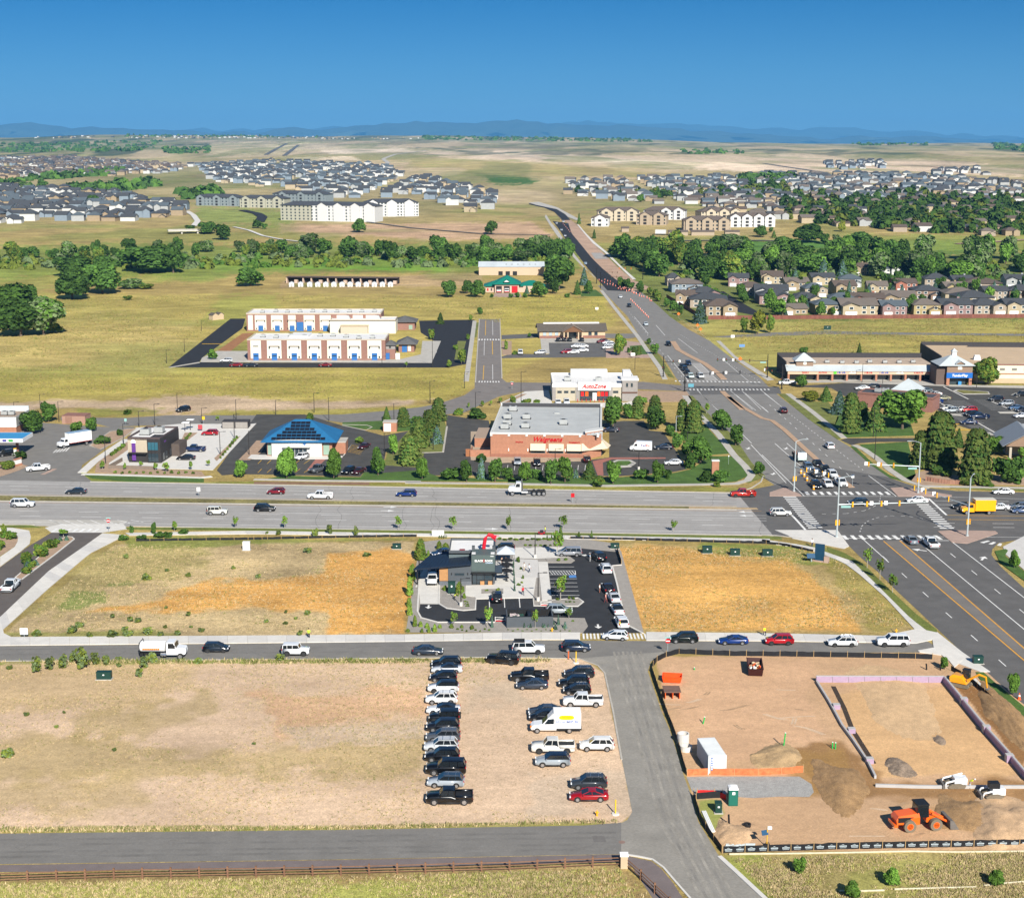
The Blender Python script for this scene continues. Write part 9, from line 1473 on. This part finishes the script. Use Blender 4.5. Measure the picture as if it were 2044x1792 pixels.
def skip(k,x,y,L,W,H,hx,rz,lb,fill):
 r=T('skip_container',lb,'skip',k,x,y,rz);m_=mat('skip_'+hx,'#'+hx,.6,.15);mb=MB();n_=[(-L/2,-W/2),(L/2,-W/2),(L/2,W/2),(-L/2,W/2)];mb.loft([[(p*.86,q*.9,.1)for p,q in n_],[(p,q,H)for p,q in n_],[(p*.95,q*.93,H)for p,q in n_],[(p*.84,q*.86,.35)for p,q in n_]],cap=False);mb.add([(p*.84,q*.86,.35)for p,q in n_],[(0,1,2,3)]).mk('shell',m_,r);mf=MB()
 for i in range(18):mf.rot((random.uniform(-.36,.36)*L,random.uniform(-.34,.34)*W,H*random.uniform(.35,.8)),(random.uniform(.3,.9),.3,.2),random.random()*3,random.random(),random.random(),random.randrange(3))
 if fill:mf.mk('waste',[stucco,whitel,mat('waste_orange',(.6,.1,.02),.7,.1)],r)
 for s in(-1,1):MB().bx(-L/2,L/2,s*W/2-.04,s*W/2+.04,H-.08,H+.04).mk('rim',m_,r)
skip('K',1155,320,5.2,2.3,1.3,'3a1a18',R(84),'dark red skip full of waste at the site top',True);skip('K',330,420,3.0,1.8,1.0,'f04a12',R(-8),'bright orange steel tub at the site left edge',False)
r=T('trench_shield','rust brown trench shield with orange frame at the site left edge','trench box','K',335,600);MB().rot((0,1.4,1.05),(2.5,2.6,.12),.0,.0).mk('top_plate',mat('rust_plate',(.17,.10,.075),.8,.2,1),r)
for x in(-1.1,0,1.0):MB().bx(x,x+.1,0,2.6,0,1.0).mk('frame_leg',mat('skip_orange',(.75,.12,.02),.6,.1),r)
MB().bx(-1.2,1.2,-.1,0,0,.1).bx(-1.2,1.2,.5,.6,0,.1).mk('base_frame',dirtroad,r)
r=T('camera_mast','orange solar camera mast with black base at the printed fence','mast','M',1275,890);MB().tube((0,0,0),(0,0,2.6),.06).mk('mast',painty2,r);MB().rot((-.3,-.1,1.9),(.8,.06,.6),.3,-.5).mk('solar_panel',MATS['solar_blue'],r);MB().bx(.0,.5,-.15,.15,2.3,2.6).mk('camera',whitel,r);MB().bx(-.1,.3,-.3,.3,0,.5).mk('battery_box',blackm,r);MB().tube((0,0,.2),(-1.6,-.2,.05),.04).mk('outrigger',painty2,r)
r=T('pipe_bundle','stack of grey pipes lying by the lower silt fence','pipes','M',960,900)
for i in range(7):MB().tube((-1.2+.05*i,i*.16,.08),(2.0+.08*i,i*.16,.08),.08,None,8).mk('pipe',galv,r)
r=T('pipe_bundle','long pale pipes along the slanting silt fence','pipes','M',722,742,R(hd('M',(722,742),(600,470))))
for i in range(3):MB().tube((0,-i*.2,.1),(5.5,-i*.2,.1),.1,None,8).mk('pipe',whitel,r)
r=T('valve_box','black round valve box sunk in the site dirt','valve box','M',1080,680);n=14;MB().loft([[(math.cos(i/n*6.283)*R_,math.sin(i/n*6.283)*R_,z)for i in range(n)]for R_,z in((.45,0),(.45,.35),(.3,.35),(.3,.05))],cap=False).mk('ring',blackm,r);MB().tube((0,0,.02),(0,0,.08),.3,None,12).mk('lid',conc_d,r)
lo=T('wheel_loader','orange wheel loader with black cab pushing dirt','wheel loader','N',1045,735,R(8));lo.location.y+=1.3;bt=mat('loader_tyre',(.17,.14,.10),.9,.15,3)
MB().loft([[(-3.4,-.9,.9),(-.6,-1.0,.8),(-.6,1.0,.8),(-3.4,.9,.9)],[(-3.5,-.9,1.5),(-.6,-.95,1.7),(-.6,.95,1.7),(-3.5,.9,1.5)],[(-3.2,-.8,1.9),(-.7,-.8,2.2),(-.7,.8,2.2),(-3.2,.8,1.9)]]).mk('engine_hood',orange_p,lo);MB().bx(-3.3,-1.4,-.93,.93,1.15,1.75).mk('grille',blackm,lo);MB().bx(-3.75,-3.3,-1.0,1.0,.6,.9).mk('counterweight',orange_p,lo)
MB().loft([[(-.9,-.8,1.6),(.6,-.8,1.6),(.6,.8,1.6),(-.9,.8,1.6)],[(-.9,-.75,3.1),(.4,-.75,3.1),(.4,.75,3.1),(-.9,.75,3.1)]]).mk('cab',glassm,lo);MB().bx(-1.0,.55,-.85,.85,3.1,3.25).mk('cab_roof',blackm,lo)
for x,y in((-.9,-.78),(.5,-.78),(-.9,.78),(.5,.78)):MB().tube((x,y,1.6),(x*.9,y*.97,3.1),.06).mk('cab_pillar',blackm,lo)
MB().bx(.4,2.0,-.5,.5,.8,1.6).mk('front_frame',orange_p,lo)
for s in(-1,1):MB().tube((1.0,s*.5,1.9),(2.4,s*.5,1.1),.16).tube((2.4,s*.5,1.1),(3.3,s*.5,.6),.14).mk('lift_arm',orange_p,lo)
MB().loft([[(3.1,-1.35,.1),(3.1,1.35,.1),(3.0,1.35,1.2),(3.0,-1.35,1.2)],[(3.5,-1.35,.05),(3.5,1.35,.05),(3.3,1.35,1.25),(3.3,-1.35,1.25)],[(4.2,-1.35,.02),(4.2,1.35,.02),(3.5,1.35,1.1),(3.5,-1.35,1.1)]]).mk('bucket',mat('worn_steel',(.13,.12,.11),.6,.2,2),lo)
for x in(-1.9,1.35):
 for s in(-1,1):w_=MB().tube((0,-.3,0),(0,.3,0),.3,None,10).mk('wheel',orange_p,lo,(x,s*1.05,.75));MB().tube((0,-.28,0),(0,.28,0),.75,None,20).mk('tyre',bt,w_);MB().tube((0,-.3,0),(0,.3,0),.4,None,14).mk('rim',orange_p,w_)
ex=T('excavator','yellow excavator with dark cab digging at the right site edge','excavator','L',1420,470,R(-35))
for s in(-1,1):MB().loft([[(-1.2,s*.75-.2,.1),(1.2,s*.75-.2,.1),(1.2,s*.75+.2,.1),(-1.2,s*.75+.2,.1)],[(-1.4,s*.75-.2,.35),(1.4,s*.75-.2,.35),(1.4,s*.75+.2,.35),(-1.4,s*.75+.2,.35)],[(-1.2,s*.75-.2,.62),(1.2,s*.75-.2,.62),(1.2,s*.75+.2,.62),(-1.2,s*.75+.2,.62)]]).mk('track',bt,ex)
MB().loft([[(-1.5,-1.0,.75),(1.0,-1.0,.75),(1.0,1.0,.75),(-1.5,1.0,.75)],[(-1.6,-1.0,1.5),(.2,-1.0,1.6),(.2,1.0,1.6),(-1.6,1.0,1.5)],[(-1.2,-.7,1.85),(.1,-.7,1.9),(.1,.7,1.9),(-1.2,.7,1.85)]]).mk('body',yellow_m,ex);MB().bx(.0,1.0,.05,.95,1.4,2.6).mk('cab',glassm,ex);MB().bx(-.05,1.05,0,1.0,2.6,2.7).mk('cab_roof',trimm,ex);MB().tube((.9,-.3,1.2),(2.6,-.3,2.5),.2,.17).tube((2.6,-.3,2.5),(3.6,-.3,2.3),.17,.14).mk('boom',yellow_m,ex);MB().tube((3.6,-.3,2.4),(3.9,-.3,.7),.14,.1).mk('stick',yellow_m,ex);MB().rot((3.8,-.3,.35),(.6,.7,.7),0,0,.4).mk('bucket',MATS['worn_steel'],ex)
for x,y,rz,lb in((1750,415,180,'white skid steer with black cab and tracks near the foundation'),(1370,308,180,'small white compact machine next to the yellow-vested worker')):
 sk=T('skid_steer',lb,'skid steer','N',x,y,R(rz));sk.location.y+=.8
 for s in(-1,1):MB().loft([[(-1,s*.7-.18,.05),(.9,s*.7-.18,.05),(.9,s*.7+.18,.05),(-1,s*.7+.18,.05)],[(-1.2,s*.7-.18,.4),(1.1,s*.7-.18,.3),(1.1,s*.7+.18,.3),(-1.2,s*.7+.18,.4)],[(-.5,s*.7-.18,.65),(.6,s*.7-.18,.6),(.6,s*.7+.18,.6),(-.5,s*.7+.18,.65)]]).mk('track',bt,sk);MB().tube((-1.1,s*.75,1.45),(1.3,s*.75,.8),.12).tube((1.3,s*.75,.8),(1.5,s*.75,.2),.1).mk('lift_arm',white_p,sk)
 MB().bx(-1.4,.2,-.6,.6,.5,1.3).mk('body',white_p,sk);MB().bx(-1.45,-1.35,-.5,.5,.5,1.2).mk('rear_guard',redl,sk);MB().bx(1.45,1.75,-.9,.9,.05,.6).mk('bucket',MATS['worn_steel'],sk)
 if x>1500:MB().bx(-.7,.6,-.5,.5,1.3,2.0).mk('cab',blackm,sk)
# people
def body(pose):
 J=dict(pel=(0,0,.95,.15),sp=(0,0,1.18,.13),ch=(0,0,1.38,.165),nk=(0,0,1.52,.06),hd=(0,-.02,1.63,.095),ht=(0,-.01,1.74,.075))
 for s,n in((-1,'l'),(1,'r')):
  st=.22*s if pose=='walk' else 0
  J.update({n+'sh':(s*.19,0,1.43,.07),n+'el':(s*.25,st*.5,1.16,.05),n+'wr':(s*.26,-.08+st*.9,.92,.036),n+'ha':(s*.26,-.11+st,.83,.042),n+'hp':(s*.10,0,.90,.105),n+'kn':(s*.11,-.05-st*.6,.5,.07),n+'an':(s*.11,.02-st*1.1,.09,.05),n+'to':(s*.12,-.14-st*1.1,.05,.045)})
 E=[('pel','sp'),('sp','ch'),('ch','nk'),('nk','hd'),('hd','ht')]+[(n+a,n+b)for n in 'lr' for a,b in(('sh','el'),('el','wr'),('wr','ha'),('hp','kn'),('kn','an'),('an','to'))]+[('ch','lsh'),('ch','rsh'),('pel','lhp'),('pel','rhp')]
 for s,n in((-1,'l'),(1,'r')):
  h=J[n+'ha']
  for i in range(5):J[n+'f%d'%i]=(h[0]+(.0 if i else-.05*s)+(i-2.5)*.004*s,h[1]-.03+(i-2)*.02,h[2]-.06-.01*(i in(2,3))+.03*(i==0),.009);E.append((n+'ha',n+'f%d'%i))
 ks=list(J);me=bpy.data.meshes.new('b')
 def pt(k):
  x,y,z,_=J[k]
  if pose=='bend' and z>.95 and 'kn' not in k:dz=z-.95;y,z=y-dz*.85,.95+dz*.5
  return(x,y,z)
 me.from_pydata([pt(k)for k in ks],[(ks.index(a),ks.index(b))for a,b in E],[]);o=bpy.data.objects.new('b',me);COL.objects.link(o);sm=o.modifiers.new('s','SKIN');
 for i,k in enumerate(ks):me.skin_vertices[0].data[i].radius=(J[k][3],)*2;me.skin_vertices[0].data[i].use_root=k=='pel'
 o.modifiers.new('u','SUBSURF').levels=1;dg=bpy.context.evaluated_depsgraph_get();m=bpy.data.meshes.new_from_object(o.evaluated_get(dg));bpy.data.objects.remove(o);return m
skin=mat('skin_tone',(.45,.25,.17),.6,.05);hairm=mat('dark_hair',(.03,.02,.015),.7,.1);shoe=mat('shoe_dark',(.03,.03,.03),.7,0)
def person(k,x,y,rz,pose,top,legs,label,hat=None,vest=None,shorts=False):
 m=mesh_of(('person',pose),lambda:body(pose)).copy();m.materials.clear();tm=mat('cloth_'+top,'#'+top,.8,.1,4);lm=mat('cloth_'+legs,'#'+legs,.8,.1,4)
 for q in(skin,tm,lm,shoe):m.materials.append(q)
 for p in m.polygons:
  c=p.center;z=c.z;p.use_smooth=True
  p.material_index=3 if z<.1 else(0 if shorts and z<.55 else 2)if z<.96 and abs(c.x)<.235 else 1 if(z>.9 and(pose=='bend' and c.y>-.42 or pose!='bend' and z<1.47)and(abs(c.x)<.24 or z>1.12))else 0
 r=T('person',label,'person',k,x,y,R(rz));put('body',m,r);hz,hy=(1.68,-.01)if pose!='bend' else(1.33,-.62)
 n=8;MB().loft([[(math.cos(i/n*6.283)*a,hy+.015+math.sin(i/n*6.283)*a*1.1,hz+b)for i in range(n)]for a,b in((.098,-.02),(.108,.05),(.07,.11),(.02,.13))]).mk('hard_hat' if hat else 'hair',mat('hat_'+hat,'#'+hat,.5,0)if hat else hairm,r)
 for s in(-1,1):MB().bx(s*.035-.012,s*.035+.012,hy-.115,hy-.10,hz-.045,hz-.03).mk('eye',shoe,r)
 MB().bx(-.012,.012,hy-.125,hy-.095,hz-.09,hz-.05).mk('nose',skin,r)
for a in(('F',428,952,180,'stand','b8e03a','1a2030','person in lime vest and dark trousers standing on the lower walk'),('G',2000,935,20,'walk','e6df1e','1c2233','person in yellow jacket walking on the walk by the right straw field','f08020'),('G',872,885,90,'stand','f0d820','2a2a30','worker in yellow vest beside the white SUV','f06018'),('G',715,597,70,'stand','d8d2cc','8a5a4c','person in white shirt beside the black sedan in the queue'),('G',762,675,60,'walk','c88a80','7a3a3a','person in pink leaning to the silver car'),('G',640,355,80,'stand','9ab0c0','b8b8b8','person in pale clothes beside the turning black SUV'),('G',456,315,90,'stand','3a5a8c','26344c','person in blue behind the sapling by the minivan'),('T',1010,597,200,'walk','c03038','20303c','person in red shirt walking on the shop walk'),('T',1020,380,120,'walk','e0dcd4','a89880','person in white walking on the patio, left of two'),('T',1065,392,120,'walk','d8dce0','1c2a44','person in white top and navy skirt on the patio, right of two'),('T',822,330,60,'stand','c8a890','3a3030','person left of the blue shirted one by the tent'),('T',858,330,0,'stand','6a90c8','20283c','person in blue shirt standing under the tent edge'),('T',400,640,90,'bend','c8e020','3a3c30','person in lime vest bending over the planting'),('N',1500,300,60,'bend','c8dc28','b0b4b8','worker in lime vest bending at the foundation','e8e8e0'),('H',390,238,30,'stand','f0f0ee','28344c','person in white top standing on the corner walk'),('G',290,140,90,'stand','d8e830','3a3a3a','person in lime vest behind the red mower on the verge')):person(*a)
r=T('red_mower','red mower on the highway verge behind the coffee shop','mower','G',262,148);MB().bx(-.7,.7,0,.8,.25,.6).mk('deck',redl,r);MB().bx(-.3,.4,.1,.7,.6,.95).mk('engine',trimm,r);MB().tube((.5,.4,.6),(.95,.4,1.05),.03).mk('handle',trimm,r)
for x in(-.5,.5):MB().tube((x,-.05,.22),(x,.1,.22),.22,None,10).mk('wheel',tyrem,r)
sheet('manhole_patch',zz('Q',[(1650,485),(1725,485),(1738,524),(1660,524)]),mat('patch_tone',(.15,.14,.13),.9,.15),.0225)
q=P(zz('Q',(1835,524)));n=14;tag(MB().add([(q.x+math.cos(i/n*6.283)*.4,q.y+math.sin(i/n*6.283)*.4,.0235)for i in range(n)],[tuple(range(n))]).mk('manhole_lid',mat('rust_lid',(.24,.16,.13),.8,.1)),kind='structure')
# mountains, haze, ground tufts
def range_(name,Y,rows,m,seed,rough):
 r=np.random.RandomState(seed);xs=np.linspace(-.8,.8,240);top=np.interp(CX+xs*FPX,[p[0]for p in rows],[p[1]for p in rows])
 H0=CAMH+(YH-top)*Y/FPX;X=xs*Y;n1=vnoise(X/(Y*.012),X*0+seed);n2=vnoise(X/(Y*.004),X*0+seed*3);V=[];nr=12
 for j in range(nr):
  f=j/(nr-1);ridge=vnoise(X/(Y*.01)+j*.35,X*0+j*.6+seed);V.append(np.stack([X,Y-(1-f)*Y*.10*(.7+.6*ridge),np.maximum(0,(H0+(n1-.5)*rough+(n2-.5)*rough*.5)*f**(.8)*(1 if j==nr-1 else .82+.3*ridge))],1))
 V.append(np.stack([X,X*0+Y*1.06,X*0],1));n=len(xs);vs_=np.concatenate(V)
 fs=[(j*n+i,j*n+i+1,(j+1)*n+i+1,(j+1)*n+i)for j in range(nr)for i in range(n-1)]
 tag(MB().add(vs_.tolist(),fs).mk(name,m,None,None,True),kind='structure')
mtn=mat('mountain_forest',(.05,.075,.06),.95,.3,.0012)
range_('mountains',30000,[(-900,262),(0,255),(85,245),(150,253),(260,259),(330,260),(420,266),(520,266),(600,258),(660,261),(760,252),(860,248),(930,243),(1000,247),(1050,244),(1150,250),(1230,252),(1300,256),(1400,264),(1480,271),(1650,276),(1800,274),(1950,281),(2100,284),(2900,284)],mtn,5,90)
range_('far_mountains',42000,[(-900,266),(300,265),(900,250),(1250,246),(1500,256),(1650,258),(1750,266),(1900,268),(2050,276),(2900,278)],mtn,8,120)
hz_=MB().bx(-45000,45000,-1200,46000,-7,900).mk('haze',mat('haze_air',(.5,.5,.5),1,0));tag(hz_,'thin blue haze filling the air','haze',kind='stuff')
m=MATS['haze_air'];t=m.node_tree;t.nodes.clear();o=t.nodes.new('ShaderNodeOutputMaterial');v=t.nodes.new('ShaderNodeVolumePrincipled');v.inputs['Color'].default_value=(.16,.53,1,1);v.inputs['Density'].default_value=4.1e-5;v.inputs['Anisotropy'].default_value=0;t.links.new(v.outputs[0],o.inputs['Volume'])
def tufts(name,label,poly,n,size,mats,seed,hgt=.6,prob=None):
 r=np.random.RandomState(seed);xs=[p[0]for p in poly];ys=[p[1]for p in poly];q=[P(p,0)for p in poly];wp=[(p.x,p.y)for p in q];X0,X1,Y0,Y1=min(p[0]for p in wp),max(p[0]for p in wp),min(p[1]for p in wp),max(p[1]for p in wp)
 x=r.uniform(X0,X1,n*3);y=r.uniform(Y0,Y1,n*3);k=(poly_sd(x,y,wp)>.2)&(r.rand(n*3)<sstep(.3,.75,vnoise(x/6+seed,y/6)*.5+vnoise(x/19,y/19+seed)*.5+.08));x,y=x[k][:n],y[k][:n];n=len(x)
 s=size*r.uniform(.5,1.6,n);kk=r.randint(0,len(mats),n);V=[]
 for b in range(4):
  a=r.uniform(0,6.283,n);ox,oy=x+r.normal(size=n)*s*.45,y+r.normal(size=n)*s*.45;dx,dy=np.cos(a)*s*.16,np.sin(a)*s*.16;l=r.normal(size=(2,n))*s*.35
  V.append(np.stack([np.stack([ox-dx,oy-dy,0*x],1),np.stack([ox+dx,oy+dy,0*x],1),np.stack([ox+l[0],oy+l[1],s*hgt*r.uniform(.7,1.5,n)],1)],1))
 V=np.concatenate(V).reshape(-1,3);me=bpy.data.meshes.new(name);N=len(V)//3;me.vertices.add(N*3);me.vertices.foreach_set('co',V.astype(np.float32).ravel());me.loops.add(N*3);me.loops.foreach_set('vertex_index',np.arange(N*3,dtype=np.int32));me.polygons.add(N);me.polygons.foreach_set('loop_start',(np.arange(N)*3).astype(np.int32))
 for m in mats:me.materials.append(m)
 me.polygons.foreach_set('material_index',np.tile(kk,4).astype(np.int32));me.update(calc_edges=True);tag(put(name,me),label,'grass',kind='stuff')
gk=leafm('grass_tan',(.27,.215,.085),0);gw=leafm('grass_pale',(.30,.30,.085),0);gd=leafm('dry_grass',(.43,.335,.18),0);ge=leafm('straw_grass',(.50,.39,.22),0);gg=leafm('weed_green',(.17,.19,.05),0);gs=leafm('orange_straw',(.53,.32,.115),0);gdirt=leafm('dirt_clod',(.48,.34,.21),0)
tufts('dry_grass_tufts','dry grass tufts over the left dirt lot',[(-60,1322),(1150,1318),(850,1400),(840,1600),(1240,1640),(-60,1660)],20000,.17,[gd,ge,gd,gg],1)
tufts('field_grass_tufts','dry grass and weeds in the straw field left of the coffee shop',[(20,1262),(225,1088),(820,1084),(800,1264)],7000,.24,[gd,ge,gg,gd],2)
tufts('field_grass_tufts','dry grass and weeds in the straw field right of the coffee shop',[(1240,1090),(1630,1096),(1690,1130),(1815,1250),(1290,1258)],8000,.24,[gd,ge,gs,gg],3)
tufts('loose_straw','loose orange straw in the left field',[(230,1214),(420,1168),(650,1140),(660,1106),(815,1092),(802,1262),(660,1262),(664,1214)],11000,.2,[gs,gs,ge],4,.2)
tufts('loose_straw','loose orange straw in the right field',[(1232,1092),(1480,1112),(1640,1180),(1710,1258),(1280,1256)],9000,.18,[gs,gs,ge],5,.2)
tufts('meadow_grass','tall foreground grass below the rail fence',[(-80,1764),(660,1750),(1236,1733),(1330,1810),(1320,1840),(-80,1840)],20000,.28,[gw,gd,ge,gw],6,.6)
tufts('meadow_grass','tall dry grass at the lower right below the printed fence',[(1460,1712),(2100,1700),(2100,1840),(1590,1840)],17000,.26,[gd,ge,gw,gd],7,.6)
tufts('dirt_clods','loose dirt clods over the building site',[(1320,1316),(1860,1310),(2060,1440),(2060,1684),(1450,1694),(1400,1590)],3000,.11,[gdirt,gdirt,gd],8,.5)
tufts('north_field_grass','patchy field grass north of the back road',[(-80,745),(935,745),(925,790),(600,795),(-80,785)],7000,.4,[gk,gg,gk],9,.6)
tufts('verge_weeds','weeds along the lower street kerb',[(-60,1318),(1100,1315),(1100,1322),(-60,1327)],2500,.4,[gg,gg,ge],10,.7)
tufts('verge_weeds','weeds along the top of the bottom street',[(-60,1652),(700,1648),(1230,1636),(1240,1642),(700,1656),(-60,1663)],2500,.34,[gg,ge,gd],11,.7)
tufts('field_grass','patchy grass in the field before the board fence',[(1440,640),(2100,636),(2100,700),(1620,716),(1480,690)],9000,.5,[gg,gk,gk],12,.6)
tufts('field_grass','patchy grass in the left meadow',[(-80,600),(420,590),(430,640),(330,742),(-80,742)],9000,.5,[gk,gk,gg],13,.6)
tufts('field_grass','patchy grass between school and fire station',[(560,590),(1190,592),(1225,640),(1000,645),(780,610),(560,606)],5000,.5,[gg,gk,gk],14,.6)
tufts('dark_weeds','tiny brown weeds dotting the dirt lot',[(-60,1330),(1150,1325),(1240,1620),(-60,1655)],5000,.13,[leafm('weed_brown',(.17,.125,.06),0),gk],15,.5)
flush_texts()
